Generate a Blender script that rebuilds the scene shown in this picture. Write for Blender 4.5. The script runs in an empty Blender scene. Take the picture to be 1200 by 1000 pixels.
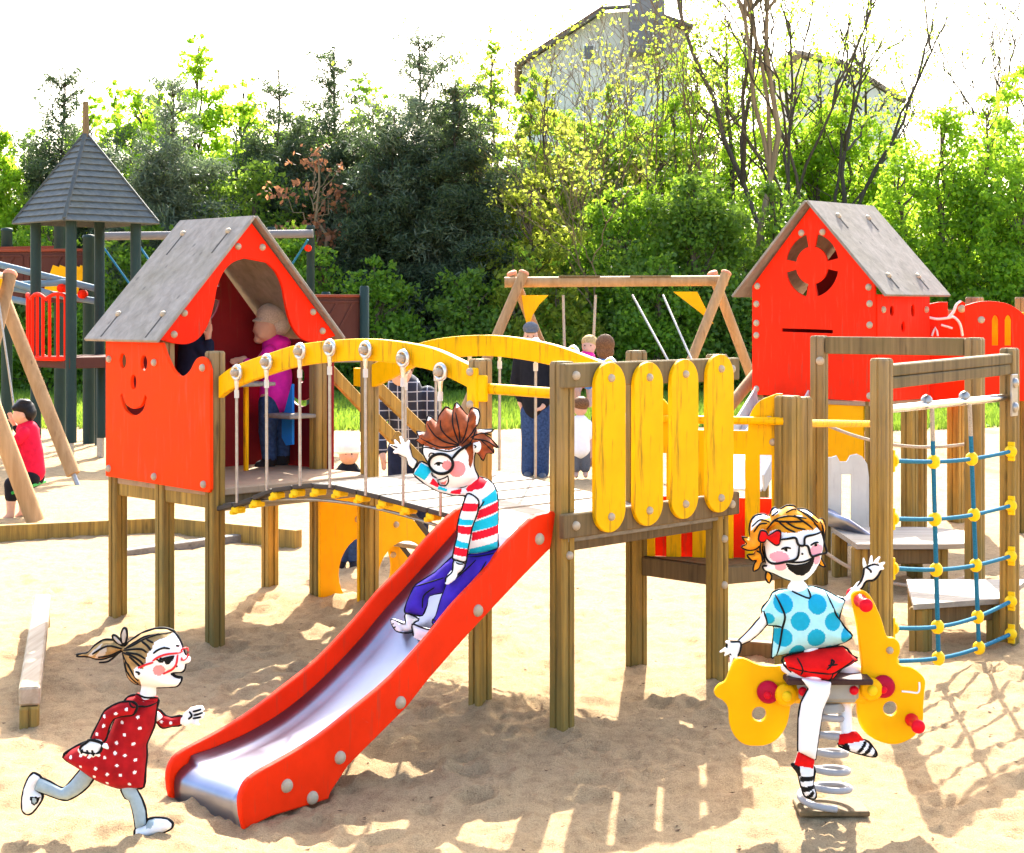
import bpy, math, random
import numpy as np
from mathutils import Vector, Matrix
from mathutils.bvhtree import BVHTree
R = math.radians
random.seed(7); rng = np.random.default_rng(11)
SC = bpy.context.scene
COL = SC.collection
F, HV, CZ = 1943.4, 363.0, 1.95            # lens in pixels, horizon row, eye height of the photograph

# ------------------------------------------------------------------ materials
def new_mat(name):
    m = bpy.data.materials.new(name); m.use_nodes = True
    nt = m.node_tree; b = nt.nodes['Principled BSDF']
    return m, nt, b
def N(nt, t, **kw):
    n = nt.nodes.new(t)
    for k, v in kw.items():
        if hasattr(n, k): setattr(n, k, v)
        else: n.inputs[k].default_value = v
    return n
def ramp(nt, fac, stops):
    r = nt.nodes.new('ShaderNodeValToRGB'); e = r.color_ramp.elements
    while len(e) < len(stops): e.new(0.5)
    for i, (p, c) in enumerate(stops):
        e[i].position = p; e[i].color = (c[0], c[1], c[2], 1)
    nt.links.new(fac, r.inputs[0]); return r
def coords(nt, scale=(1, 1, 1), kind='Object', rot=(0,0,0)):
    tc = nt.nodes.new('ShaderNodeTexCoord'); mp = nt.nodes.new('ShaderNodeMapping')
    mp.inputs['Scale'].default_value = scale; mp.inputs['Rotation'].default_value = rot
    nt.links.new(tc.outputs[kind], mp.inputs['Vector']); return mp.outputs[0]
def bump(nt, b, h, strength, dist=.01):
    n = N(nt, 'ShaderNodeBump'); n.inputs['Strength'].default_value = strength; n.inputs['Distance'].default_value = dist
    nt.links.new(h, n.inputs['Height']); nt.links.new(n.outputs[0], b.inputs['Normal'])
def mix(nt, fac, a, c, mode='MIX'):
    n = nt.nodes.new('ShaderNodeMix'); n.data_type = 'RGBA'; n.blend_type = mode
    for s, v in ((n.inputs[0], fac), (n.inputs[6], a), (n.inputs[7], c)):
        if hasattr(v, 'links'): nt.links.new(v, s)
        elif isinstance(v, (int, float)): s.default_value = v
        else: s.default_value = (v[0], v[1], v[2], 1)
    return n.outputs[2]

def paint(name, col, rough=.4, dirt=.35, scale=3.0, dirtcol=(.12, .09, .05), metal=0, spec=.1):
    """painted board: slight tone drift, grime specks and vertical runs"""
    m, nt, b = new_mat(name)
    v = coords(nt, (scale, scale, scale)); n1 = N(nt, 'ShaderNodeTexNoise', Scale=1.6, Detail=5.0, Roughness=.6); nt.links.new(v, n1.inputs['Vector'])
    v2 = coords(nt, (scale*9, scale*9, scale*.8)); n2 = N(nt, 'ShaderNodeTexNoise', Scale=1.3, Detail=4.0, Roughness=.65); nt.links.new(v2, n2.inputs['Vector'])
    r1 = ramp(nt, n1.outputs['Fac'], [(.3, [c*.86 for c in col]), (.7, [min(1, c*1.06) for c in col])])
    k = ramp(nt, n2.outputs['Fac'], [(.60-.08*min(1, dirt), (0, 0, 0)), (.76, (1, 1, 1))])
    mm = N(nt, 'ShaderNodeMath', operation='MULTIPLY'); nt.links.new(k.outputs[0], mm.inputs[0]); mm.inputs[1].default_value = dirt
    c = mix(nt, mm.outputs[0], r1.outputs[0], dirtcol)
    v4 = coords(nt, (scale*2, scale*2, scale*2), rot=(.5, .8, .4)); v5 = nt.nodes.new('ShaderNodeMapping'); v5.inputs['Scale'].default_value = (14, 1.6, 1.6); nt.links.new(v4, v5.inputs[0])
    n4 = N(nt, 'ShaderNodeTexNoise', Scale=1.5, Detail=5.0, Roughness=.7); nt.links.new(v5.outputs[0], n4.inputs['Vector'])
    k4 = ramp(nt, n4.outputs['Fac'], [(.66, (0, 0, 0)), (.74, (1, 1, 1))]); m4 = N(nt, 'ShaderNodeMath', operation='MULTIPLY'); nt.links.new(k4.outputs[0], m4.inputs[0]); m4.inputs[1].default_value = min(.18, dirt*.5)
    c = mix(nt, m4.outputs[0], c, [min(.8, q*.7+.16) for q in col])
    nt.links.new(c, b.inputs['Base Color'])
    rr = N(nt, 'ShaderNodeMapRange'); rr.inputs[3].default_value = rough-.08; rr.inputs[4].default_value = rough+.2
    nt.links.new(n1.outputs['Fac'], rr.inputs[0]); nt.links.new(rr.outputs[0], b.inputs['Roughness'])
    b.inputs['Metallic'].default_value = metal; b.inputs['Specular IOR Level'].default_value = spec
    n3 = N(nt, 'ShaderNodeTexNoise', Scale=60.0, Detail=3.0); nt.links.new(v, n3.inputs['Vector'])
    bump(nt, b, n3.outputs['Fac'], .08, .004)
    return m
def wood(name, light, dark, axis='Z', green=.25, rough=.75, sc=1.0, base=False):
    m, nt, b = new_mat(name)
    oi = nt.nodes.new('ShaderNodeObjectInfo'); mu = N(nt, 'ShaderNodeMath', operation='MULTIPLY'); mu.inputs[1].default_value = 37.0; nt.links.new(oi.outputs['Random'], mu.inputs[0])
    def shift(v):
        a = nt.nodes.new('ShaderNodeVectorMath'); a.operation = 'ADD'; nt.links.new(v, a.inputs[0]); nt.links.new(mu.outputs[0], a.inputs[1]); return a.outputs[0]
    s = {'Z': (30, 30, 1.4), 'X': (1.4, 30, 30), 'Y': (30, 1.4, 30)}[axis]
    v = shift(coords(nt, tuple(q*sc for q in s)))
    n1 = N(nt, 'ShaderNodeTexNoise', Scale=1.0, Detail=6.0, Roughness=.65, Distortion=.4); nt.links.new(v, n1.inputs['Vector'])
    r1 = ramp(nt, n1.outputs['Fac'], [(.28, dark), (.5, [(a+c)/2 for a, c in zip(light, dark)]), (.72, light)])
    v2 = shift(coords(nt, (1.3, 1.3, 1.3))); n2 = N(nt, 'ShaderNodeTexNoise', Scale=2.2, Detail=4.0); nt.links.new(v2, n2.inputs['Vector'])
    k = ramp(nt, n2.outputs['Fac'], [(.42, (0, 0, 0)), (.7, (1, 1, 1))])
    mm = N(nt, 'ShaderNodeMath', operation='MULTIPLY'); nt.links.new(k.outputs[0], mm.inputs[0]); mm.inputs[1].default_value = green
    c = mix(nt, mm.outputs[0], r1.outputs[0], (.13, .12, .045))
    ks = {'Z': (9, 9, 2.2), 'X': (2.2, 9, 9), 'Y': (9, 2.2, 9)}[axis]
    vo = N(nt, 'ShaderNodeTexVoronoi', Scale=1.0); nt.links.new(shift(coords(nt, ks)), vo.inputs['Vector'])
    kn = ramp(nt, vo.outputs['Distance'], [(.06, (1, 1, 1)), (.15, (0, 0, 0))]); km = N(nt, 'ShaderNodeMath', operation='MULTIPLY'); nt.links.new(kn.outputs[0], km.inputs[0]); km.inputs[1].default_value = .7
    c = mix(nt, km.outputs[0], c, [q*.55 for q in dark])
    mv = N(nt, 'ShaderNodeMapRange'); mv.inputs[3].default_value = .72; mv.inputs[4].default_value = 1.12; nt.links.new(oi.outputs['Random'], mv.inputs[0])
    hv = nt.nodes.new('ShaderNodeHueSaturation'); nt.links.new(c, hv.inputs['Color']); nt.links.new(mv.outputs[0], hv.inputs['Value']); c = hv.outputs[0]
    if base:                                                        # algae and damp near the sand, with a ragged upper edge; grey weathered top
        sp = nt.nodes.new('ShaderNodeSeparateXYZ'); tc = nt.nodes.new('ShaderNodeTexCoord'); nt.links.new(tc.outputs['Object'], sp.inputs[0])
        ad = N(nt, 'ShaderNodeMath', operation='MULTIPLY_ADD'); nt.links.new(n2.outputs['Fac'], ad.inputs[0]); ad.inputs[1].default_value = -1.1; nt.links.new(sp.outputs[2], ad.inputs[2])
        mr = N(nt, 'ShaderNodeMapRange'); mr.inputs[1].default_value = -.32; mr.inputs[2].default_value = .12; mr.inputs[3].default_value = .5; mr.inputs[4].default_value = 0; nt.links.new(ad.outputs[0], mr.inputs[0])
        c = mix(nt, mr.outputs[0], c, (.13, .115, .035))
        m2 = N(nt, 'ShaderNodeMapRange'); m2.inputs[1].default_value = .75; m2.inputs[2].default_value = 1.7; m2.inputs[3].default_value = 0; m2.inputs[4].default_value = .75; nt.links.new(ad.outputs[0], m2.inputs[0])
        c = mix(nt, m2.outputs[0], c, (.27, .215, .14))
    nt.links.new(c, b.inputs['Base Color']); b.inputs['Roughness'].default_value = rough
    b.inputs['Specular IOR Level'].default_value = .2
    bump(nt, b, n1.outputs['Fac'], .5, .006)
    return m
def metal(name, col, rough=.3, met=1.0, sc=20):
    m, nt, b = new_mat(name)
    v = coords(nt, (sc, sc, sc)); n1 = N(nt, 'ShaderNodeTexNoise', Scale=1.0, Detail=4.0); nt.links.new(v, n1.inputs['Vector'])
    r1 = ramp(nt, n1.outputs['Fac'], [(.3, [c*.75 for c in col]), (.7, col)])
    nt.links.new(r1.outputs[0], b.inputs['Base Color']); b.inputs['Metallic'].default_value = met
    rr = N(nt, 'ShaderNodeMapRange'); rr.inputs[3].default_value = rough*.8; rr.inputs[4].default_value = rough*1.4
    nt.links.new(n1.outputs['Fac'], rr.inputs[0]); nt.links.new(rr.outputs[0], b.inputs['Roughness'])
    return m
def cloth(name, col, rough=.9, var=.2, sc=60, bumpk=.25):
    m, nt, b = new_mat(name)
    v = coords(nt, (sc, sc, sc)); n1 = N(nt, 'ShaderNodeTexNoise', Scale=1.0, Detail=3.0); nt.links.new(v, n1.inputs['Vector'])
    r1 = ramp(nt, n1.outputs['Fac'], [(.3, [c*(1-var) for c in col]), (.7, [min(1, c*(1+var*.4)) for c in col])])
    nt.links.new(r1.outputs[0], b.inputs['Base Color']); b.inputs['Roughness'].default_value = rough
    b.inputs['Specular IOR Level'].default_value = .15
    bump(nt, b, n1.outputs['Fac'], bumpk, .003)
    return m

M = {}
M['orange'] = paint('painted board orange', (.92, .048, .0), .5, .5)
M['red'] = paint('painted board red', (.86, .022, .002), .5, .5)
M['red2'] = paint('slide side red', (.88, .030, .002), .45, .4)
M['redshade'] = paint('red board toned for shade', (.20, .012, .015), .5, .3)  # red boards of the hut interiors, with the indoor shade put into the colour
M['yellow'] = paint('painted board yellow', (.88, .46, .0), .45, .95, 3.0, (.14, .085, .015))
M['amber'] = paint('painted board amber', (.86, .42, .002), .42, .3)
M['blue'] = paint('painted board blue', (.02, .22, .72), .4, .2)
M['whiteboard'] = paint('weathered white board', (.62, .61, .56), .6, .5, 3, (.3, .28, .24))
M['roof'] = wood('weathered roof board', (.35, .31, .26), (.20, .175, .145), 'Z', .25, .85, .5)
M['post'] = wood('impregnated pine post', (.50, .30, .058), (.13, .08, .025), 'Z', .45, base=True)
M['post2'] = wood('pine beam', (.50, .30, .058), (.13, .08, .025), 'Z', .3)
M['beam'] = wood('weathered beam', (.30, .215, .10), (.11, .08, .04), 'Z', .4, .8, .7)
M['beamdark'] = wood('dark brown beam', (.20, .13, .06), (.08, .05, .025), 'Z', .3)  # darker brown than the other beams
M['plank'] = wood('grey walking plank', (.36, .33, .285), (.20, .175, .145), 'X', .15)
M['log'] = wood('round pine log', (.50, .31, .15), (.30, .17, .07), 'Z', .12, .7, .5)
M['deck'] = paint('sandy deck board', (.36, .26, .17), .8, .5, 8)
M['dark'] = paint('dark rubber edge', (.07, .06, .05), .6, .2)
M['steel'] = metal('stainless steel', (.78, .78, .8), .22)
M['slidebed'] = metal('stainless slide bed', (.30, .325, .42), .3, 1.0, 4)
M['galv'] = metal('galvanised steel', (.40, .39, .37), .38, .9, 40)
M['boltm'] = paint('zinc bolt cap', (.46, .38, .27), .5, .3, 30, (.1, .07, .05), .1)
M['ringm'] = metal('cast ring', (.72, .72, .72), .3, .85, 40)
M['greensteel'] = paint('dark green steel post', (.022, .045, .042), .4, .2)
M['slate'] = wood('blue grey roof board', (.105, .125, .125), (.05, .062, .066), 'X', .15, .7, .6)
M['brownwall'] = paint('dark brown panel', (.085, .03, .022), .55, .3)
M['brownrail'] = paint('red brown rail', (.22, .05, .025), .5, .3)
M['tubeblue'] = paint('blue grey tube', (.14, .22, .27), .3, .2)
M['pipe'] = paint('grey pipe', (.20, .19, .18), .35, .2)
M['ropeblue'] = cloth('blue net rope', (.02, .16, .26), .8, .3, 140)
M['rope'] = cloth('pale rope', (.46, .38, .28), .9, .3, 140)
M['knob'] = paint('yellow plastic joint', (.86, .55, .01), .35, .1)
M['redplastic'] = paint('red plastic', (.72, .006, .02), .25, .05, 6)
M['crimson'] = paint('crimson plastic disc', (.42, .004, .03), .25, .05, 6)
M['rideryellow'] = paint('rider yellow sheet', (.88, .44, .0), .35, .1)
M['greyplastic'] = paint('grey housing', (.36, .36, .33), .5, .2)
M['springm'] = paint('white coated spring', (.36, .36, .37), .35, .15)
M['seat'] = paint('dark brown seat', (.06, .03, .025), .5, .2)
M['white'] = cloth('white paint', (.85, .85, .85), .6, .05, 30, .05)
M['skinwhite'] = cloth('drawn white skin', (.88, .88, .87), .75, .02, 30, .02)
M['ink'] = cloth('black ink line', (.008, .008, .008), .7, .1, 40, .05)

# ------------------------------------------------------------------ objects
def wloc(o):
    v = Vector(o.location); p = o.parent
    while p: v = v + Vector(p.location); p = p.parent
    return v
def tag(o, label=None, cat=None, group=None, kind=None):
    if label: o['label'] = label
    if cat: o['category'] = cat
    if group: o['group'] = group
    if kind: o['kind'] = kind
    return o
def thing(name, label, cat, loc=(0, 0, 0), group=None):
    o = bpy.data.objects.new(name, None); COL.objects.link(o); o.location = loc; o.empty_display_size = .1
    return tag(o, label, cat, group)
def link(name, me, parent=None, loc=None, mats=None):
    """mesh given in world coordinates -> object whose origin is loc (default: the parent's base)"""
    o = bpy.data.objects.new(name, me); COL.objects.link(o)
    base = wloc(parent) if parent else Vector((0, 0, 0))
    L = Vector(loc) if loc is not None else base
    me.transform(Matrix.Translation(-L))
    o.parent = parent; o.location = L - base
    for m in (mats or []): me.materials.append(m)
    return o
class MB:
    def __init__(s): s.v = []; s.f = []; s.sm = []; s.mi = []
    def add(s, vs, fs, smooth=False, mi=0):
        n = len(s.v); s.v += [tuple(v) for v in vs]; s.f += [[i+n for i in f] for f in fs]
        s.sm += [smooth]*len(fs); s.mi += [mi]*len(fs); return s
    def box(s, c, ax, ay, az, hx, hy, hz, mi=0, ch=.006):
        """chamfered box: centre, three unit axes, half sizes"""
        c = Vector(c); ax, ay, az = Vector(ax), Vector(ay), Vector(az)
        ch = min(ch, hx*.45, hy*.45, hz*.45)
        vs = []; idx = {}
        for i in (-1, 1):
            for j in (-1, 1):
                for k in (-1, 1):
                    for w in range(3):
                        a = [hx, hy, hz]; a = [q-(0 if d == w else ch) for d, q in enumerate(a)]
                        idx[(i, j, k, w)] = len(vs); vs.append(c+ax*(i*a[0])+ay*(j*a[1])+az*(k*a[2]))
        fs = []
        for w in range(3):
            for sg in (-1, 1):
                o = [d for d in range(3) if d != w]; loop = []
                for p, q in ((-1, -1), (1, -1), (1, 1), (-1, 1)):
                    key = [0, 0, 0]; key[w] = sg; key[o[0]] = p; key[o[1]] = q; loop.append(idx[tuple(key)+(w,)])
                fs.append(loop if (sg > 0) == (w != 1) else loop[::-1])
        for w in range(3):
            o = [d for d in range(3) if d != w]
            for p in (-1, 1):
                for q in (-1, 1):
                    l = []
                    for sg, ww in ((-1, o[0]), (1, o[0]), (1, o[1]), (-1, o[1])):
                        key = [0, 0, 0]; key[w] = sg; key[o[0]] = p; key[o[1]] = q; l.append(idx[tuple(key)+(ww,)])
                    flip = (p*q > 0) == (w != 1)
                    fs.append(l[::-1] if flip else l)
        for i in (-1, 1):
            for j in (-1, 1):
                for k in (-1, 1):
                    l = [idx[(i, j, k, w)] for w in range(3)]
                    fs.append(l if i*j*k > 0 else l[::-1])
        return s.add(vs, fs, False, mi)
    def bar(s, p, q, w, h, up=(0, 0, 1), mi=0, ch=.006):
        p, q = Vector(p), Vector(q); d = (q-p); L = d.length; d.normalize()
        side = d.cross(Vector(up)).normalized(); u2 = side.cross(d)
        return s.box((p+q)/2, d, side, u2, L/2, w/2, h/2, mi, ch)
    def tube(s, pts, r, seg=8, caps=True, mi=0, closed=False):
        pts = [Vector(p) for p in pts]; n = len(pts); rr = r if hasattr(r, '__len__') else [r]*n
        vs = []; fs = []; prev = None
        for i, p in enumerate(pts):
            if closed: d = pts[(i+1) % n]-pts[i-1]
            else: d = pts[min(i+1, n-1)]-pts[max(i-1, 0)]
            d = d.normalized() if d.length > 1e-9 else Vector((0, 0, 1))
            if prev is None:
                a = d.orthogonal().normalized()
            else:
                a = prev-d*prev.dot(d); a = a.normalized() if a.length > 1e-6 else d.orthogonal().normalized()
            prev = a; b = d.cross(a)
            for k in range(seg):
                t = 2*math.pi*k/seg; vs.append(p+(a*math.cos(t)+b*math.sin(t))*rr[i])
        for i in range(n if closed else n-1):
            for k in range(seg):
                j = (i+1) % n
                fs.append([i*seg+k, i*seg+(k+1) % seg, j*seg+(k+1) % seg, j*seg+k])
        s.add(vs, fs, True, mi)
        if caps and not closed:
            s.add(vs[:seg], [list(range(seg))[::-1]], False, mi); s.add(vs[-seg:], [list(range(seg))], False, mi)
        return s
    def lathe(s, c, axis, prof, seg=16, mi=0, smooth=True):
        """prof: list of (radius, height along axis)"""
        c = Vector(c); ax = Vector(axis).normalized(); a = ax.orthogonal().normalized(); b = ax.cross(a)
        vs = []; fs = []
        for r, h in prof:
            for k in range(seg):
                t = 2*math.pi*k/seg; vs.append(c+ax*h+(a*math.cos(t)+b*math.sin(t))*r)
        for i in range(len(prof)-1):
            for k in range(seg): fs.append([i*seg+k, i*seg+(k+1) % seg, (i+1)*seg+(k+1) % seg, (i+1)*seg+k])
        s.add(vs, fs, smooth, mi)
        if prof[0][0] > 1e-5: s.add(vs[:seg], [list(range(seg))[::-1]], False, mi)
        if prof[-1][0] > 1e-5: s.add(vs[-seg:], [list(range(seg))], False, mi)
        return s
    def prism(s, poly, fr, d0, d1, mi=0):
        """convex-ish polygon in a frame (origin, x, z, normal) extruded from d0 to d1 along the normal"""
        o, ux, uz, nn = fr; n = len(poly)
        vs = [o+ux*x+uz*z+nn*d0 for x, z in poly]+[o+ux*x+uz*z+nn*d1 for x, z in poly]
        fs = [list(range(n))[::-1], list(range(n, 2*n))]+[[i, (i+1) % n, n+(i+1) % n, n+i] for i in range(n)]
        return s.add(vs, fs, False, mi)
    def mesh(s, name):
        me = bpy.data.meshes.new(name); me.from_pydata(s.v, [], s.f)
        me.polygons.foreach_set('use_smooth', s.sm); me.polygons.foreach_set('material_index', s.mi); me.update()
        return me
    def build(s, name, mat, parent=None, loc=None):
        return link(name, s.mesh(name), parent, loc, mat if isinstance(mat, list) else [mat])
def panel(name, mat, parent, fr, outline, holes=(), th=.022, off=0, bev=.004, loc=None):
    """flat board with holes cut in it: outlines in a frame (origin, x axis, z axis, normal)"""
    cu = bpy.data.curves.new(name, 'CURVE'); cu.dimensions = '2D'; cu.fill_mode = 'BOTH'
    for pl in [outline]+list(holes):
        sp = cu.splines.new('POLY'); sp.points.add(len(pl)-1); sp.use_cyclic_u = True
        for i, (x, z) in enumerate(pl): sp.points[i].co = (x, z, 0, 1)
    cu.extrude = th/2-bev; cu.bevel_depth = bev; cu.bevel_resolution = 1; cu.offset = -bev
    ob = bpy.data.objects.new('tmp', cu); COL.objects.link(ob)
    dg = bpy.context.evaluated_depsgraph_get(); dg.update()
    me = bpy.data.meshes.new_from_object(ob.evaluated_get(dg)); bpy.data.objects.remove(ob); bpy.data.curves.remove(cu)
    o, ux, uz, nn = fr
    mw = Matrix(((ux.x, uz.x, nn.x, o.x+nn.x*off), (ux.y, uz.y, nn.y, o.y+nn.y*off), (ux.z, uz.z, nn.z, o.z+nn.z*off), (0, 0, 0, 1)))
    me.transform(mw); me.name = name
    if mw.determinant() < 0: me.flip_normals()
    for p in me.polygons: p.use_smooth = False
    me.materials.clear()
    return link(name, me, parent, loc, [mat])
def circle(cx, cz, rx, rz=None, n=24, a0=0, a1=360):
    rz = rz or rx; k = n if a1-a0 >= 360 else n+1
    return [(cx+rx*math.cos(R(a0+(a1-a0)*i/n)), cz+rz*math.sin(R(a0+(a1-a0)*i/n))) for i in range(k)]
def spline(pts, n=6, closed=False):
    """Catmull-Rom through the points"""
    out = []; m = len(pts); P = [np.array(p, float) for p in pts]
    for i in range(m if closed else m-1):
        if closed: a, b, c, d = P[i-1], P[i], P[(i+1) % m], P[(i+2) % m]
        else: a, b, c, d = P[max(i-1, 0)], P[i], P[i+1], P[min(i+2, m-1)]
        for k in range(n):
            t = k/n
            out.append(tuple(.5*((2*b)+(c-a)*t+(2*a-5*b+4*c-d)*t*t+(3*b-a-3*c+d)*t**3)))
    if not closed: out.append(tuple(P[-1]))
    return out
def bolt(parent, p, n, r=.022, name='bolt', mat=None):
    b = MB(); b.lathe(p, n, [(r, -.004), (r, .005), (r*.86, .013), (r*.5, .019), (.0, .021)], 14)
    return b.build(name, mat or M['boltm'], parent)
def copy_tree(o, parent=None):
    c = o.copy(); COL.objects.link(c); c.parent = parent
    for ch in list(o.children): copy_tree(ch, c)
    return c
UP = Vector((0, 0, 1))
def ground_pt(u, v, z=0.0):
    """where the sight line through photo point (u, v) meets height z"""
    y = F*(CZ-z)/(v-HV); return Vector(((u-600)*y/F, y, z))
def at(u, v, y):
    """the point y metres out on the sight line through (u, v)"""
    return Vector(((u-600)*y/F, y, CZ-(v-HV)*y/F))

# ------------------------------------------------------------------ world, sun, camera
SUNV = Vector((.13, 1.2, 1.0)).normalized()
elev = math.asin(SUNV.z)
w = bpy.data.worlds.new('World'); SC.world = w; w.use_nodes = True
nt = w.node_tree; bg = nt.nodes['Background']
sky = nt.nodes.new('ShaderNodeTexSky'); sky.sky_type = 'NISHITA'; sky.sun_disc = False
sky.sun_elevation = elev; sky.sun_rotation = math.atan2(SUNV.x, SUNV.y)
sky.air_density = 1.0; sky.dust_density = 4.0; sky.ozone_density = 1.0; sky.altitude = 0
nt.links.new(sky.outputs[0], bg.inputs[0]); bg.inputs[1].default_value = .132
sl = bpy.data.lights.new('sun', 'SUN'); sl.energy = 3.7; sl.angle = R(.5); sl.color = (1, .93, .82)
so = bpy.data.objects.new('sun', sl); COL.objects.link(so)
so.rotation_euler = (-SUNV).to_track_quat('-Z', 'Y').to_euler(); so.location = (0, 0, 30)
cam = bpy.data.cameras.new('camera'); co = bpy.data.objects.new('camera', cam); COL.objects.link(co); SC.camera = co
co.location = (0, 0, CZ); co.rotation_euler = (R(90), 0, 0)
cam.sensor_width = 36; cam.lens = F/1200*36; cam.shift_y = -(500-HV)/1200; cam.clip_end = 2000; cam.clip_start = .1
SC.view_settings.view_transform = 'Standard'; SC.view_settings.look = 'None'; SC.view_settings.gamma = 1
SC.view_settings.exposure = 2.42
SC.render.engine = 'CYCLES'
SC.cycles.max_bounces = 8; SC.cycles.diffuse_bounces = 6; SC.cycles.transparent_max_bounces = 6; SC.cycles.transmission_bounces = 4
SC.cycles.use_denoising = True

# ------------------------------------------------------------------ ground
def vnoise(x, y, seed):
    xi = np.floor(x).astype(np.int64); yi = np.floor(y).astype(np.int64); fx = x-xi; fy = y-yi
    fx = fx*fx*(3-2*fx); fy = fy*fy*(3-2*fy)
    def h(a, b):
        n = (a*374761393+b*668265263+seed*1442695041) & 0x7fffffff
        n = ((n ^ (n >> 13))*1274126177) & 0x7fffffff
        return ((n ^ (n >> 16)) & 0xffff)/65535.0
    return (h(xi, yi)*(1-fx)+h(xi+1, yi)*fx)*(1-fy)+(h(xi, yi+1)*(1-fx)+h(xi+1, yi+1)*fx)*fy-.5
DIPS = [(-1.05, 6.45, -.085, .5), (.24, 7.79, -.02, .3), (1.07, 8.64, .02, .35), (-1.74, 9.72, -.035, .35), (-2.48, 10.44, -.02, .35),
        (-.9, 10.57, .04, .4), (-1.5, 11.0, .05, .5),(0.26, 7.83, .035, .13), (1.09, 8.66, .035, .13), (-0.15, 8.2, .035, .13), (0.7, 9.05, .035, .13), (-1.72, 9.75, .035, .13), (-2.46, 10.48, .035, .13), (-0.9, 10.6, .035, .13), (1.5, 8.9, .035, .13), (1.86, 8.3, .035, .13), (2.9, 9.6, .035, .13), (-1.63, 11.3, .035, .13),  (1.2, 6.5, -.02, .4)]
STEPS = [(random.uniform(-4, 4), random.uniform(4.6, 13), random.uniform(.028, .07), random.uniform(.006, .02)) for _ in range(1500)]
STEPS += [(random.uniform(-3.2, 3.2), random.uniform(4.6, 11), random.uniform(.06, .10), random.uniform(.016, .032)) for _ in range(230)]
def height(x, y):
    z = .055*vnoise(x*.55, y*.55, 1)+.03*vnoise(x*1.7, y*1.7, 2)+.02*vnoise(x*4.3, y*4.3, 3)+.014*vnoise(x*9, y*9, 4)+.010*vnoise(x*21, y*21, 5)+.009*vnoise(x*47, y*47, 6)+.007*vnoise(x*95, y*95, 7)
    z = z*np.clip(1.3-y/40, .25, 1)
    for a, b, d, r in DIPS: z += d*np.exp(-((x-a)**2+(y-b)**2)/(r*r))
    return z
for fx_, fy_, fr_ in ((-1.36, 6.15, .3), (1.235, 6.45, .3), (-4.6, 15.4, .8), (.28, 19.4, .8), (-.83, 13.2, .6), (-1.23, 12.6, .5), (.8, 19.2, .8), (1.4, 20.4, .6)):
    DIPS.append((fx_, fy_, -float(height(np.array([[fx_]]), np.array([[fy_]]))[0, 0]), fr_))
def footprints(x, y, z):
    for a, b, r, d in STEPS:
        s = np.abs(y[:, 0]-b) < r*3
        if not s.any(): continue
        xx, yy = x[s], y[s]; q = ((xx-a)**2+(yy-b)**2)/(r*r)
        z[s] += -d*np.exp(-q)+d*.55*np.exp(-((np.sqrt(q)-1.55)**2)*5)
    return z
ys = [2.2]
while ys[-1] < 30: ys.append(ys[-1]*1.0042+.002)
while ys[-1] < 900: ys.append(ys[-1]*1.12)
ys = np.array(ys); tx = np.linspace(-.62, .62, 760)
tx = np.sign(tx)*(np.abs(tx)/.62)**1.25*.8
GX = np.outer(ys, tx); GY = np.repeat(ys[:, None], len(tx), 1)
GZ = footprints(GX, GY, height(GX, GY)); GZ[GY > 45] *= .3
vs = np.stack([GX, GY, GZ], -1).reshape(-1, 3); nr, nc = GX.shape
ii = (np.arange(nr-1)[:, None]*nc+np.arange(nc-1)[None, :]).reshape(-1)
fs = np.stack([ii, ii+1, ii+1+nc, ii+nc], -1)
def np_mesh(name, vs, fs, smooth=True, mi=None):
    me = bpy.data.meshes.new(name); k = fs.shape[1]
    me.vertices.add(len(vs)); me.vertices.foreach_set('co', np.ascontiguousarray(vs, np.float32).ravel())
    me.loops.add(fs.size); me.loops.foreach_set('vertex_index', np.ascontiguousarray(fs, np.int32).ravel())
    me.polygons.add(len(fs)); me.polygons.foreach_set('loop_start', np.arange(0, fs.size, k, dtype=np.int32))
    try: me.polygons.foreach_set('loop_total', np.full(len(fs), k, np.int32))
    except Exception: pass
    me.polygons.foreach_set('use_smooth', np.full(len(fs), smooth))
    if mi is not None: me.polygons.foreach_set('material_index', np.ascontiguousarray(mi, np.int32))
    me.update(calc_edges=True); return me
m, nt, b = new_mat('dry play sand')
v = coords(nt, (1, 1, 1))
n1 = N(nt, 'ShaderNodeTexNoise', Scale=.9, Detail=6.0, Roughness=.6); n2 = N(nt, 'ShaderNodeTexNoise', Scale=14.0, Detail=6.0, Roughness=.7)
n3 = N(nt, 'ShaderNodeTexNoise', Scale=150.0, Detail=4.0, Roughness=.7)
for n in (n1, n2, n3): nt.links.new(v, n.inputs['Vector'])
c1 = ramp(nt, n1.outputs['Fac'], [(.3, (.48, .315, .155)), (.7, (.58, .40, .21))])
c2 = ramp(nt, n2.outputs['Fac'], [(.34, (.27, .165, .08)), (.56, (.64, .46, .255))])
c3 = ramp(nt, n3.outputs['Fac'], [(.36, (.22, .13, .06)), (.56, (.72, .52, .30))])
x = mix(nt, .55, c1.outputs[0], c2.outputs[0]); x = mix(nt, .35, x, c3.outputs[0])
vo = N(nt, 'ShaderNodeTexVoronoi', Scale=11.0, Randomness=1.0); nt.links.new(v, vo.inputs['Vector'])
k = ramp(nt, vo.outputs['Distance'], [(.035, (1, 1, 1)), (.06, (0, 0, 0))])
n4 = N(nt, 'ShaderNodeTexNoise', Scale=2.2, Detail=2.0); nt.links.new(v, n4.inputs['Vector'])
k4 = ramp(nt, n4.outputs['Fac'], [(.55, (0, 0, 0)), (.66, (1, 1, 1))])
kk = N(nt, 'ShaderNodeMath', operation='MULTIPLY'); nt.links.new(k.outputs[0], kk.inputs[0]); nt.links.new(k4.outputs[0], kk.inputs[1])
x = mix(nt, kk.outputs[0], x, (.10, .06, .035))
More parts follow.
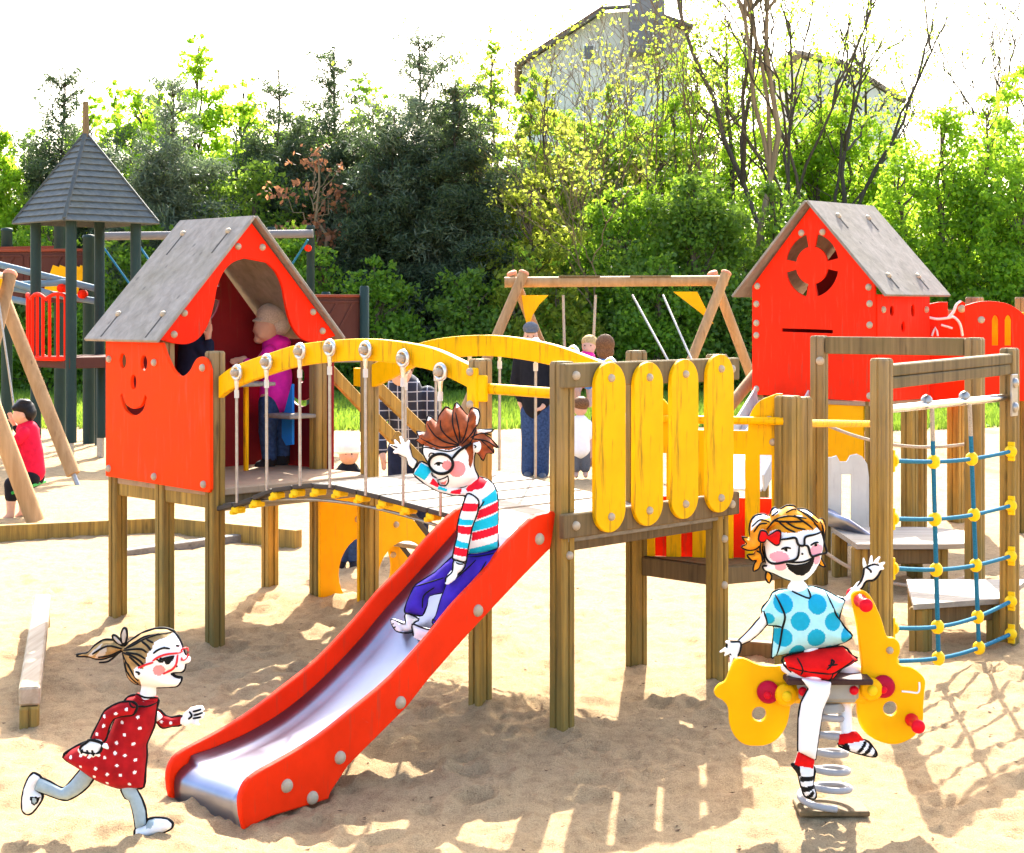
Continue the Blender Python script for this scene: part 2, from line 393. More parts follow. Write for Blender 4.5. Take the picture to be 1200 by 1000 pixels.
nt.links.new(x, b.inputs['Base Color']); b.inputs['Roughness'].default_value = .95; b.inputs['Specular IOR Level'].default_value = .1
ad = N(nt, 'ShaderNodeMath', operation='ADD'); nt.links.new(n2.outputs['Fac'], ad.inputs[0]); nt.links.new(n3.outputs['Fac'], ad.inputs[1])
bump(nt, b, ad.outputs[0], .9, .03)
M['sand'] = m
g = link('ground', np_mesh('ground', vs, fs), None, None, [M['sand']]); g['kind'] = 'structure'
back = MB(); back.add([(-900, -300, -.25), (900, -300, -.25), (900, 2.19, -.25), (-900, 2.19, -.25)], [[0, 1, 2, 3]])
back.add([(-900, -300, -.3), (900, -300, -.3), (900, 900, -.3), (-900, 900, -.3)], [[0, 1, 2, 3]])
o = back.build('terrain', M['sand']); o['kind'] = 'structure'

# litter on the sand: bits of bark, dry leaves and pebbles that nobody could count
n = 2600; lx_ = rng.normal(size=n)*2.6; ly_ = 4.6+rng.random(n)**1.4*10; lz_ = height(lx_[:, None], ly_[:, None])[:, 0]+.004
a_ = rng.random(n)*6.28; sz = .004+.011*rng.random(n)**2.5; el = .25+.6*rng.random(n); ca, sa = np.cos(a_), np.sin(a_)
qq = []
for cx_, cy_, cz_ in ((-1, 0, .1), (0, -1, -.1), (1, 0, .25), (0, 1, .0)):
    px_, py_ = cx_*sz, cy_*sz*el; qq.append(np.stack([lx_+px_*ca-py_*sa, ly_+px_*sa+py_*ca, lz_+cz_*sz], 1))
me = np_mesh('litter', np.stack(qq, 1).reshape(-1, 3), np.arange(4*n).reshape(-1, 4), False)
lt = link('litter', me, None, None, [paint('bark and leaf litter', (.13, .08, .045), .9, .5, 40)]); tag(lt, 'small dark bits of bark and leaves on the sand', 'litter', kind='stuff')
# ------------------------------------------------------------------ the climbing frame: its own grid (s, t) at 45 degrees to the view
TH = .7969
A = Vector((math.cos(TH), math.sin(TH), 0)); B = Vector((-math.sin(TH), math.cos(TH), 0)); OR = Vector((.2351, 7.7884, 0))
W, D, L, W2, HP = .5477, 1.1921, 2.2148, 1.0368, 1.707
def S(s, t, z=0): return OR+A*s+B*t+UP*z
def fr_t(t): return (S(0, t), A, UP, -B)       # board facing front right
def fr_s(s): return (S(s, 0), B, UP, -A)       # board facing front left
T1, T2, TM, DZ = W+L, W+L+W2, 3.28, .90
play = thing('play_structure', 'wooden play structure with smiling hut, arched yellow bridge, yellow pickets and red slide', 'play structure', S(0, 0))

def grooved(half=.045, g=.007, dp=.009):
    """square post section with a routed groove in each face"""
    q = []
    for k in range(4):
        c, s_ = [(1, 0), (0, 1), (-1, 0), (0, -1)][k]
        loc = [(half, -half+.008), (half, -g), (half-dp, -g*.6), (half-dp, g*.6), (half, g), (half, half-.008)]
        q += [(x*c-y*s_, x*s_+y*c) for x, y in loc]
    return q
def post(parent, base, z0, z1, half=.045, ax=A, name='post', mat=None, ay=None):
    ay = ay or UP.cross(ax); q = grooved(half); n = len(q); vs = []; fs = []
    rings = [(z0, 1), (z1-.012, 1), (z1, .86)]
    for z, k in rings: vs += [Vector((base.x, base.y, 0))+ax*(x*k)+ay*(y*k)+UP*z for x, y in q]
    for r in range(2):
        for i in range(n): fs.append([r*n+i, r*n+(i+1) % n, (r+1)*n+(i+1) % n, (r+1)*n+i])
    fs.append(list(range(2*n, 3*n)))
    m = MB(); m.add(vs, fs)
    return m.build(name, mat or M['post'], parent, (base.x, base.y, z0))
for (s, t, z1) in [(0, 0, HP), (D, 0, HP+.01), (0, W, HP), (D, W, HP+.02), (0, T1, HP), (0, T2, HP-.02), (D, T1, HP-.07), (D, T2, .86),
                   (0, TM, 1.76), (D, TM, 1.72)]:
    post(play, S(s, t), -.2, z1)
post(play, Vector((1.475, 8.86, 0)), -.2, 1.49, .055); 
post(play, Vector((1.545, 8.93, 0)), -.2, 1.48, .055)

# decks
m = MB(); m.box(S(D/2, W/2, DZ-.02), A, B, UP, D/2+.03, W/2+.04, .022); m.build('platform_deck', M['plank'], play)
m = MB(); m.box(S(D/2, (T1+T2)/2, DZ-.02), A, B, UP, D/2+.03, W2/2+.03, .022); m.build('hut_deck', M['deck'], play)
def plank(name, p, q, w, h, mat=None, parent=play, up=UP):
    m = MB(); m.bar(p, q, w, h, up); return m.build(name, mat or M['beam'], parent, (Vector(p)+Vector(q))/2)
plank('deck_beam', S(-.005, T1+.05, .835), S(-.005, T2-.05, .835), .04, .10, M['post2'])
plank('deck_beam', S(D, T1+.05, .835), S(D, T2-.05, .835), .04, .10, M['post2'])
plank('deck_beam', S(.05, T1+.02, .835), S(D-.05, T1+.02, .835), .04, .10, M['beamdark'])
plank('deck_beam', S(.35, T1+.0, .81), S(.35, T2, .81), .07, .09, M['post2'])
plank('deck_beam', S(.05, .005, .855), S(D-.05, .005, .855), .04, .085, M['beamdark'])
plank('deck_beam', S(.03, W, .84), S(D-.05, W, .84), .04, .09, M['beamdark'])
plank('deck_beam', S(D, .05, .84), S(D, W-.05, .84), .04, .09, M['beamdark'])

# picket side: two rails on the front faces of the posts and four rounded pickets
for z0, z1 in ((1.585, 1.70), (.885, 1.0)):
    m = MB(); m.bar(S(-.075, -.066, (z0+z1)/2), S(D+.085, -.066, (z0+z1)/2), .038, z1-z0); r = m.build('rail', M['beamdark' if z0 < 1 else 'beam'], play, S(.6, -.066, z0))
    for s in (.0, D+.01): bolt(r, S(s, -.086, (z0+z1)/2), -B, .022)
for s, z0, z1, hw in ((.221, .892, 1.700, .110), (.505, .897, 1.695, .110), (.787, .905, 1.703, .108), (1.078, .912, 1.722, .112)):
    out = [(s+x, z1-hw+z) for x, z in circle(0, 0, hw, hw, 18, 0, 180)]+[(s+x, z0+hw+z) for x, z in circle(0, 0, hw, hw, 18, 180, 360)]
    p = panel('picket', M['yellow'], play, fr_t(-.099), out, th=.024, loc=S(s, -.1, z0))
    for z in (z1-.075, z0+.075): bolt(p, S(s, -.111, z), -B, .0195)
for z in (.80,): 
    bolt(play, S(0, -.045, z-.0), -B, .02); bolt(play, S(D, -.045, .76), -B, .02); bolt(play, S(D, -.045, .52), -B, .02)
# bar over the slide with its bracket
m = MB(); m.tube([S(0, W-.04, 1.563), S(0, .04, 1.555)], .026, 14); tb = m.build('slide_bar', M['yellow'], play, S(0, W/2, 1.56))
m = MB(); m.box(S(-.05, W+.0, 1.565), A, B, UP, .012, .035, .10); m.box(S(-.04, W-.055, 1.565), A, B, UP, .014, .03, .065); k = m.build('bracket', M['yellow'], tb, S(0, W, 1.565))
for z in (1.645, 1.485): bolt(k, S(-.062, W+.005, z), -A, .02)
plank('rail', S(D, .04, 1.62), S(D, W-.04, 1.62), .04, .1, M['beam'])

# ---- the slide
def zs(pts, s):
    pts = sorted(pts)
    return float(np.interp(s, [p[0] for p in pts], [p[1] for p in pts]))
up_edge = [(-.03, 1.005), (-.1, 1.003), (-.20, .985), (-.393, .866), (-.524, .762), (-.698, .65), (-.836, .54), (-1.053, .395), (-1.256, .298), (-1.451, .213), (-1.639, .157), (-1.748, .13), (-1.815, .10), (-1.845, .042), (-1.84, -.03)]
lo_edge = [(-1.825, -.085), (-1.694, -.062), (-1.5, -.058), (-1.402, -.055), (-1.393, -.032), (-1.298, .061), (-1.134, .155), (-.97, .249), (-.846, .346), (-.619, .5), (-.443, .61), (-.26, .723), (-.07, .835)]
bed = spline([(-.02, .905), (-.16, .885), (-.3, .795), (-.524, .635), (-.698, .512), (-.836, .405), (-1.053, .265), (-1.256, .165), (-1.451, .105), (-1.62, .075), (-1.74, .062), (-1.80, .035), (-1.822, -.01), (-1.815, -.12)], 6)
sl_ = thing('slide', None, None)
bpy.data.objects.remove(sl_)
m = MB(); hw0, hw1 = .045, W-.055
vs = []; fs = []
for s, z in bed:
    for t in np.linspace(hw0, hw1, 9):
        e = abs((t-(hw0+hw1)/2)/((hw1-hw0)/2)); vs.append(S(s, t, z+.035*max(0, e-.72)/.28*(1 if s > -1.75 else .3)))
n = 9
for i in range(len(bed)-1):
    for j in range(n-1): fs.append([i*n+j, i*n+j+1, (i+1)*n+j+1, (i+1)*n+j])
m.add(vs, fs, True); slide = m.build('slide', M['slidebed'], play, S(-.9, W/2, .4)); slide['label'] = 'shiny steel slide with red sides leading down to the sand'
sm = slide.modifiers.new('thickness', 'SOLIDIFY'); sm.thickness = .004; sm.offset = -1
for t in (.022, W-.032):
    p = panel('side_panel', M['red2'], slide, fr_t(t), spline(up_edge, 3)+lo_edge, th=.032, bev=.009, loc=S(-.9, t, .4))
    for s, z in ((-.15, .887), (-.549, .607), (-1.012, .275), (-1.345, .105), (-1.62, .045), (-1.49, -.03)):
        if t < .1: bolt(p, S(s, t-.014, z), -B, .028)

# ---- hut
hx = D/2-.01; ov = .70
def gable_arch():
    left = [(.312, 2.019), (.285, 1.92), (.255, 1.83), (.2, 1.765), (.12, 1.735)]
    top = [(.331, 2.10), (.38, 2.19), (.46, 2.245), (.56, 2.275)]
    l = [(hx-x, z) for x, z in [(.0, 0)]][:0]
    cl = [(.56, 2.275), (.46, 2.248), (.385, 2.19), (.335, 2.10), (.312, 2.0), (.285, 1.91), (.25, 1.835), (.19, 1.77), (.11, 1.74), (.02, 1.745), (-.06, 1.765)]
    c2 = [(2*hx-x, z) for x, z in cl][1:]
    return cl, c2
cl, c2 = gable_arch()
out = [(-.105, 1.778)]+[(hx, 2.505)]+[(2*hx+.105, 1.778)]+spline(c2[::-1], 4)+spline(cl, 4)[1:]
gab = panel('gable_panel', M['red'], play, fr_t(TM-.066), out, th=.024, loc=S(hx, TM-.06, 2))
gab['label'] = 'red gable board with a wavy arched opening'
for s, z in ((.486, 2.345), (.675, 2.345), (.086, 1.929), (.012, 1.80), (1.084, 1.935), (1.163, 1.81)): bolt(gab, S(s, TM-.078, z), -B, .022)
ring = []
for k in range(4): ring.append(circle(hx, 2.06, .235, .235, 10, 12+90*k, 78+90*k)+circle(hx, 2.06, .135, .135, 10, 12+90*k, 78+90*k)[::-1])
bk = panel('back_wall', M['redshade'], play, fr_t(T2+.06), [(-.02, .88), (2*hx+.02, .88), (2*hx+.02, 1.82), (hx, 2.5), (-.02, 1.82)], ring, th=.022, loc=S(hx, T2+.06, .9))
bk['label'] = 'red back wall toned dark for shade, with a ring shaped window'
# face boards: the near one runs the full depth with a dip cut in its top edge
def face(ts):
    h = [circle(ts(.166), 1.632, .035, .046, 16), circle(ts(.40), 1.625, .035, .046, 16), circle(ts(.285), 1.424, .035, .05, 16)]
    sm_ = [(ts(.145), 1.50-.19+.112), ]
    o_ = [(.165, 1.425-.03)]
    up_ = spline([(.158, 1.43), (.20, 1.365), (.285, 1.34), (.37, 1.365), (.412, 1.43)], 5)
    dn_ = spline([(.43, 1.415), (.385, 1.335), (.285, 1.30), (.185, 1.335), (.14, 1.415)], 5)
    return h[:2]+[circle(ts(.285), 1.505, .03, .046, 16)]+[[(ts(x), z) for x, z in up_+dn_]]
out = [(3.83, .905), (3.83, 1.752), (3.21, 1.752)]+spline([(3.20, 1.74), (3.15, 1.66), (3.08, 1.585), (3.0, 1.555), (2.92, 1.59), (2.86, 1.655), (2.80, 1.675), (2.745, 1.655), (2.715, 1.60)], 5)+[(2.712, .905), (2.73, .885)]
fp = panel('face_panel', M['orange'], play, fr_s(-.058), out, face(lambda x: 3.80-x), th=.024, loc=S(-.06, 3.3, .9))
fp['label'] = 'orange wall board with a smiling face cut through it'
for t, z in ((3.785, 1.64), (3.285, 1.63), (2.785, 1.61), (3.79, .955), (3.285, .94), (2.775, .93)): bolt(fp, S(-.07, t, z), -A, .0225)
fw = panel('face_panel', M['redshade'], play, fr_s(D+.058), [(3.83, .885), (3.83, 1.75), (3.2, 1.75), (3.2, .885)], face(lambda x: 3.80-x), th=.024, loc=S(D+.06, 3.5, .9))  # far red wall coloured darker so the inside of the hut looks shaded
for sg in (-1, 1):                                                   # two roof boards
    e = Vector((0, 0, 0)); xe = hx+sg*(hx+.135); ze = 1.752
    a0 = S(hx, TM-.12, 2.53); m = MB(); t0, t1 = TM-.13, T2+.16
    mid = (S(hx, (t0+t1)/2, 2.53)+S(xe, (t0+t1)/2, ze))/2; dr = (S(xe, 0, ze)-S(hx, 0, 2.53)); ln = dr.length; dr.normalize()
    nn = dr.cross(B); nn = nn if nn.z > 0 else -nn
    m.box(mid+nn*.008, dr, B, nn, ln/2, (t1-t0)/2, .011, ch=.004)
    rf = m.build('roof', M['roof'], play, mid)
    rf['label'] = 'weathered grey roof board' if sg < 0 else None or 'grey roof board on the far slope'
    for fx in (.13, .80):
        for ft in (.17, .78):
            p = S(hx, t0+ft*(t1-t0), 2.53)+dr*(fx*ln)+nn*.018; mm = MB(); mm.lathe(p, nn, [(.02, 0), (.02, .012), (.012, .02), (0, .022)], 10)
            b_ = mm.build('roof_bolt', M['boltm'], rf); mm = MB(); mm.box(p+dr*.10+nn*.0015, dr, dr.cross(nn), nn, .09, .007, .0012, ch=.0005); mm.build('stain', M['dark'], rf)
# counter inside the hut
m = MB(); m.box(S(.70, 3.42, 1.47), A, B, UP, .16, .12, .012); ct = m.build('counter', M['plank'], play, S(.7, 3.42, 1.47))
m = MB(); m.bar(S(.77, 3.5, .90), S(.77, 3.5, 1.46), .03, .03, A); m.build('counter_leg', M['yellow'], ct)
m = MB(); m.box(S(1.02, 3.36, 1.255), A, B, UP, .11, .14, .013); s2 = m.build('counter', M['plank'], play, S(1.0, 3.36, 1.25))
panel('bracket', M['blue'], s2, (S(1.08, 3.43), B, UP, -A), [(-.03, 1.06), (.04, 1.05), (.085, 1.10), (.085, 1.24), (.06, 1.27), (-.02, 1.46), (-.03, 1.46)], th=.02)

# ---- suspension bridge: two arched rails, hanger rods, planks on a cable
def arch(s, mat, flip):
    if not flip:
        up_ = [(2.70, 1.56), (2.55, 1.625), (2.2, 1.71), (1.9, 1.765), (1.40, 1.797), (.936, 1.765), (.68, 1.70), (.575, 1.665)]
        dn_ = [(.575, 1.545), (.68, 1.585), (.936, 1.65), (1.40, 1.68), (1.9, 1.645), (2.2, 1.59), (2.55, 1.50), (2.70, 1.435)]
    else:
        up_ = [(2.90, 1.575), (2.80, 1.58), (2.65, 1.625), (2.227, 1.755), (1.706, 1.80), (1.22, 1.762), (.83, 1.672), (.60, 1.60)]
        dn_ = [(.60, 1.48), (.83, 1.56), (1.22, 1.64), (1.706, 1.675), (2.227, 1.625), (2.62, 1.49), (2.75, 1.455), (2.90, 1.46)]
    a_ = panel('arch_rail', M['yellow'], play, fr_s(s), spline(up_, 6)+spline(dn_, 6), th=.045, bev=.007, loc=S(s, 1.6, 1.7))
    return a_
def deckz(t): return float(np.interp(t, [.56, .76, 1.06, 1.35, 1.65, 1.9, 2.2, 2.48, 2.72], [.905, .928, .957, .985, 1.005, .995, .947, .855, .80]))
near = arch(-.0, M['yellow'], False); far = arch(D, M['yellow'], True)
near['label'] = 'arched yellow handrail on the near side of the bridge'; far['label'] = 'arched yellow handrail on the far side of the bridge'
ht = [(2.48, 1.59), (2.201, 1.657), (1.903, 1.722), (1.647, 1.745), (1.353, 1.739), (1.059, 1.70), (.78, 1.638)]
for s, sd in ((0, -1), (D, 1)):
    for t, z in ht:
        z = z if s == 0 else z
        m = MB(); p = S(s+sd*.052, t, z); zb = deckz(t)-.01
        m.tube([p-UP*.14, S(s+sd*.05, t, zb)], .0085, 8); h_ = m.build('hanger_rod', M['galv'], play, p)
        m = MB(); m.tube([p+B*(.037*math.cos(q))+UP*(.037*math.sin(q))-A*(0) for q in np.linspace(0, 2*math.pi, 21)[:-1]], .0115, 8, closed=True)
        m.tube([p-UP*.045, p-UP*.10], [.015, .009], 8); m.build('ring', M['ringm'], h_)
        m = MB(); m.lathe(p-A*(-sd*.02)*1-A*0, A*sd, [(.021, -.03), (.021, .01), (.013, .018), (0, .02)], 12); m.build('bolt', M['boltm'], h_)
        m = MB(); m.tube([p-UP*.10, p-UP*.145], .0135, 8); m.build('ferrule', M['whiteboard'], h_)
ts_ = np.linspace(W+.09, T1-.1, 12)
for i, t in enumerate(ts_):
    z = deckz(t); dz = (deckz(t+.05)-deckz(t-.05))/.1; d_ = (B+UP*dz).normalized(); nn = A.cross(d_); nn = nn if nn.z > 0 else -nn
    m = MB(); m.box(S(D/2, t, z-.014), A, d_, nn, D/2-.03, .082, .014, ch=.004); pl = m.build('bridge_plank', M['plank'], play, S(D/2, t, z))
    m = MB(); m.box(S(.01, t, z-.012), A, d_, nn, .03, .088, .013, ch=.004); m.build('edge_strip', M['dark'], pl)
    if i < 11:
        t2 = t+.083; m = MB(); m.box(S(.02, t2, deckz(t2)-.043), A, B, UP, .035, .03, .02, ch=.008); m.box(S(.0, t2+.02, deckz(t2)-.06), A, B, UP, .02, .016, .012, ch=.005); m.build('joint', M['knob'], pl)
for s in (.03, D-.03):
    m = MB(); m.tube([S(s, t, .80+.11*math.sin(math.pi*(t-W)/L)) for t in np.linspace(W, T1, 24)], .009, 6); m.build('cable', M['galv'], play, S(s, 1.6, .9))

# ---- stairs on the far side of the hut, with tunnel boards under them
sx0, sx1 = D-.045, 2.02
tun = [(sx0, -.08), (sx0, .80), (1.36, .80), (1.475, .72), (1.80, .37), (2.0, .16), (2.0, -.08), (1.79, -.08)]
for t, lab in ((2.825, 'near tunnel board'), (3.215, 'far tunnel board')):
    holes = [circle(1.54, .20, .235, .235, 28)]
    p = panel('tunnel_panel', M['amber'], play, fr_t(t), tun, holes, th=.024, loc=S(1.4, t, 0))
    for s, z in ((1.46, .55), (1.78, .28)): bolt(p, S(s, t-.012, z), -B, .021)
    m = MB(); m.bar(S(1.50, t, .735), S(2.02, t, .165), .034, .012, B); m.build('edge_strip', M['dark'], p)
for k in range(4): plank('stair_tread', S(1.50+k*.16, 2.84, .72-k*.18), S(1.50+k*.16, 3.2, .72-k*.18), .15, .03, M['plank'])
plank('stair_rail', S(D, T1+.05, 1.53), S(2.02, T1+.05, .90), .035, .085, M['post2'], up=B.cross(A))
plank('stair_rail', S(D, TM+.05, 1.66), S(2.05, TM+.05, .93), .035, .085, M['post2'], up=B.cross(A))
plank('stair_rail', S(1.45, T1+.05, 1.13), S(2.02, T1+.05, .66), .035, .08, M['post2'], up=B.cross(A))

# ---- lower step platform at the right
q0, q1, q2 = S(D, W), S(D, 0), Vector((1.475, 8.86, 0))
m = MB(); n_ = 3
tri = [q0+Vector((0, .0, 0)), q1, q2, Vector((1.545, 8.93, 0))]
m.prism([((p-q0).dot(Vector((1, 0, 0))), (p-q0).dot(Vector((0, 1, 0)))) for p in tri], (Vector((q0.x, q0.y, .61)), Vector((1, 0, 0)), Vector((0, 1, 0)), UP), -.03, .0)
m.build('step_platform', M['beamdark'], play, (1.1, 8.8, .6))
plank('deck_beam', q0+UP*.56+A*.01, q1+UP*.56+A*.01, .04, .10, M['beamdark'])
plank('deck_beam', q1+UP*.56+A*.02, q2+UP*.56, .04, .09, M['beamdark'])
ux = (q2-q0); ux.z = 0; ln = ux.length; ux.normalize(); nn = Vector((ux.y, -ux.x, 0))
out = [(.05, .57), (.05, 1.5)]+spline([(.09, 1.5), (.15, 1.46), (.20, 1.39), (.215, 1.3)], 4)+spline([(ln-.215, 1.3), (ln-.2, 1.39), (ln-.15, 1.46), (ln-.06, 1.5)], 4)+[(ln-.03, 1.5), (ln-.03, .57)]
sl2 = [[(x, .60), (x+.062, .60), (x+.062, 1.17), (x, 1.17)] for x in np.linspace(.10, ln-.15, 5)]
yp = panel('slatted_panel', M['yellow'], play, (q0.copy(), ux, UP, nn), out, sl2, th=.022, off=-.02, loc=q0+ux*.4+UP*.6)
for x, z in ((.10, 1.36), (ln-.10, 1.36), (ln-.08, 1.24)): bolt(yp, q0+ux*x+UP*z+nn*-.009, nn, .02)
m = MB(); m.tube([q0+UP*1.36+nn*.03, q2+UP*1.355+nn*.03], .022, 12); m.build('rail', M['yellow'], play, q0+UP*1.36)
m = MB(); m.tube([q2+Vector((.06, .05, 1.34)), at(1036, 497, 11.3)], .022, 12); m.build('rail', M['yellow'], play, q2+UP*1.34)

panel('low_panel', M['red'], play, (q0.copy(), ux, UP, nn), [(.03, .60), (ln-.03, .60), (ln-.03, .93), (.03, .93)], th=.02, off=-.09, loc=q0+ux*.4+UP*.6)
# ------------------------------------------------------------------ other equipment
def V2(x, y, z=0): return Vector((x, y, z))
# climbing net in its own wooden frame
n1, n2 = V2(1.843, 8.27), V2(2.874, 9.58)
nf = thing('climbing_net', 'wooden frame with blue rope climbing net and yellow joints at the right edge', 'climbing net', n1)
nx = (n2-n1); nl = nx.length; nx.normalize(); ny = UP.cross(nx)
post(nf, n1, -.2, 1.707, .045, nx); post(nf, n2, -.2, 1.728, .045, nx)
def NP(f, z, off=0): return n1+nx*(nl*f)+UP*z+ny*off
m = MB(); m.bar(NP(.03, 1.645), NP(.97, 1.668), .075, .058); m.bar(NP(.03, 1.583), NP(.955, 1.607), .075, .058); m.build('beam', M['beam'], nf, NP(.5, 1.65))
m = MB(); m.tube([NP(.03, 1.45, -.0), NP(.97, 1.445)], .021, 12); m.build('steel_bar', M['steel'], nf, NP(.5, 1.45))
m = MB(); m.box(NP(.965, 1.46, -.05), nx, ny, UP, .045, .006, .12, ch=.003); bp = m.build('bracket', M['galv'], nf, NP(.965, 1.46))
for z in (1.53, 1.39): bolt(bp, NP(.965, z, -.055), -ny, .03, mat=M['galv'])
rows = [(1.20, 1.137), (.911, .826), (.665, .535), (.367, .279), (.20, .09)]
def rowz(i, f): a, c = rows[i]; return a+(c-a)*f-[.03, .035, .04, .06, .05][i]*math.sin(math.pi*f)
for i in range(5):
    m = MB(); m.tube([NP(f, rowz(i, f), -.03+.0*f) for f in np.linspace(.03, .97, 16)], .0115, 8); m.build('rope', M['ropeblue'], nf, NP(.5, rowz(i, .5)))
    for f in (.035, .965):
        m = MB(); m.lathe(NP(f, rowz(i, f), -.03), nx*(1 if f < .5 else -1), [(.034, -.012), (.036, .004), (.026, .022), (.012, .03)], 12)
        m.box(NP(f, rowz(i, f), -.03)-nx*(.012 if f > .5 else -.012)*-1, nx, ny, UP, .008, .02, .055, ch=.006); m.build('rope_clamp', M['knob'], nf, NP(f, rowz(i, f)))
for f0, f1 in ((.319, .375), (.613, .70)):
    zt = 1.45
    pts = [NP(f0+(f1-f0)*k/8*.9, zt-.02+(rowz(4, f1)-zt)*k/8, -.03) for k in range(9)]
    m = MB(); m.tube(pts[:2], .012, 8); m.build('rope_end', M['rope'], nf, pts[0])
    m = MB(); m.tube(pts[1:], .0125, 8); m.build('rope', M['ropeblue'], nf, pts[4])
    m = MB(); m.lathe(NP(f0, 1.465), UP, [(.03, 0), (.03, .02), (.018, .035), (0, .04)], 12); m.build('rope_anchor', M['galv'], nf, NP(f0, 1.47))
    for i in range(5):
        ff = f0+(f1-f0)*(1.45-rowz(i, f0))/1.4*.9; m = MB()
        m.lathe(NP(ff, rowz(i, ff), -.03), -ny, [(.0, -.032), (.026, -.026), (.038, -.01), (.038, .01), (.026, .026), (0, .032)], 14); m.build('rope_joint', M['knob'], nf, NP(ff, rowz(i, ff), -.03))

# rear gate frame with ropes
r1, r2 = V2(2.167, 11.7), V2(3.097, 11.1)
gf = thing('wooden_gate', 'tall wooden gate frame behind the climbing net with slack ropes', 'wooden frame', r1)
gx = (r2-r1); gl = gx.length; gx.normalize(); gy = UP.cross(gx)
post(gf, r1, -.2, 1.765, .05, gx); post(gf, r2, -.2, 1.762, .055, gx)
m = MB(); m.bar(r1+gx*.06+UP*1.70, r2-gx*.06+UP*1.70, .085, .12); m.build('beam', M['beam'], gf, (r1+r2)/2+UP*1.7)
bolt(gf, r1+UP*1.59-gy*.055+gx*.03, -gy, .03)
def sag(p, q, d, n=14): return [p.lerp(q, k/n)-UP*(d*4*(k/n)*(1-k/n)) for k in range(n+1)]
m = MB(); m.tube(sag(r1+UP*1.16, r2+UP*1.06, .09), .011, 8); m.build('rope', M['rope'], gf, r1+UP*1.1)
m = MB(); m.tube(sag(r1+UP*.27, r2+UP*.18, .16), .013, 8); m.build('rope', M['rope'], gf, r1+UP*.2)
sp_ = thing('wooden_post', 'grey topped wooden post rising behind the round step board', 'wooden post', V2(3.02, 12.6))
post(sp_, V2(3.02, 12.6), -.2, 1.23, .05, A)

# round ended step board, low bench
sb = thing('step_board', 'low step board with a rounded right end seen through the climbing net', 'step board', V2(2.5, 11.8))
out = [(2.36, 11.35), (2.98, 11.35)]+[(2.98+.36*math.sin(R(a)), 11.80-.45*math.cos(R(a))) for a in range(15, 180, 15)]+[(2.98, 12.25), (2.36, 12.25)]
m = MB(); m.prism([(x, y) for x, y in out], (Vector((0, 0, .345)), Vector((1, 0, 0)), Vector((0, 1, 0)), UP), -.035, 0); m.build('board', M['plank'], sb, (2.6, 11.8, .34))
for x, y in ((2.40, 11.45), (2.95, 11.45), (2.40, 12.15), (2.95, 12.15)): post(sb, V2(x, y), -.15, .31, .05, Vector((1, 0, 0)), 'leg')
m = MB(); m.bar((2.42, 11.42, .25), (2.95, 11.42, .25), .03, .10); m.build('apron', M['beamdark'], sb, (2.6, 11.42, .25))
lb = thing('low_bench', 'low wooden bench standing behind the lower part of the climbing net', 'bench', V2(2.6, 9.8))
m = MB(); m.prism([(2.28, 9.42), (2.86, 9.62), (3.2, 10.3), (2.45, 10.3)], (Vector((0, 0, .275)), Vector((1, 0, 0)), Vector((0, 1, 0)), UP), -.03, 0); m.build('board', M['plank'], lb, (2.6, 9.9, .27))
for x, y in ((2.345, 9.52), (2.5, 10.2), (3.05, 10.2), (2.84, 9.70)): post(lb, V2(x, y), -.15, .243, .05, A, 'leg')
m = MB(); m.bar((2.39, 9.54, .19), (2.80, 9.68, .19), .03, .10); m.build('apron', M['beamdark'], lb, (2.6, 9.6, .2))

# white board with a crown top, and the chute beside it
wp = thing('crown_panel', 'weathered white play board with a battlement top behind the wooden gate', 'play panel', at(980, 660, 12.6)*1)
P_ = lambda u, v, y: ((u-600)*y/F, CZ-(v-HV)*y/F)
out = [P_(*q, 12.6) for q in [(936, 640), (936, 552), (942, 543), (950, 538), (958, 541), (966, 536), (974, 536), (980, 534), (984, 541), (992, 541), (996, 534), (1004, 532), (1010, 535), (1016, 544), (1018, 560), (1018, 640)]]
panel('board', M['whiteboard'], wp, (Vector((0, 12.6, 0)), Vector((1, 0, 0)), UP, Vector((0, -1, 0))), out, [[P_(*q, 12.6) for q in [(986, 556), (997, 556), (997, 625), (986, 625)]]], th=.03)
for u in (942, 1012): post(wp, V2((u-600)*12.68/F, 12.68), -.2, .62, .045, Vector((1, 0, 0)))
ch = thing('chute', 'short shiny metal chute below the white play board', 'slide', at(1000, 640, 12.1))
m = MB(); vs = []; fs = []
for i, (x, y, z) in enumerate([(2.30, 12.35, .42), (2.42, 12.2, .38), (2.62, 12.0, .24), (2.8, 11.95, .2)]):
    for k in range(9): a = math.pi*(k/8); vs.append((x, y-.26*math.cos(a), z-.12*math.sin(a)+.06))
for i in range(3):
    for k in range(8): fs.append([i*9+k, i*9+k+1, (i+1)*9+k+1, (i+1)*9+k])
m.add(vs, fs, True); c_ = m.build('chute_bed', M['slidebed'], ch); sm = c_.modifiers.new('t', 'SOLIDIFY'); sm.thickness = .012
for x, y in ((2.36, 12.5), (2.7, 12.22)): post(ch, V2(x, y), -.2, .36, .035, A, 'leg')

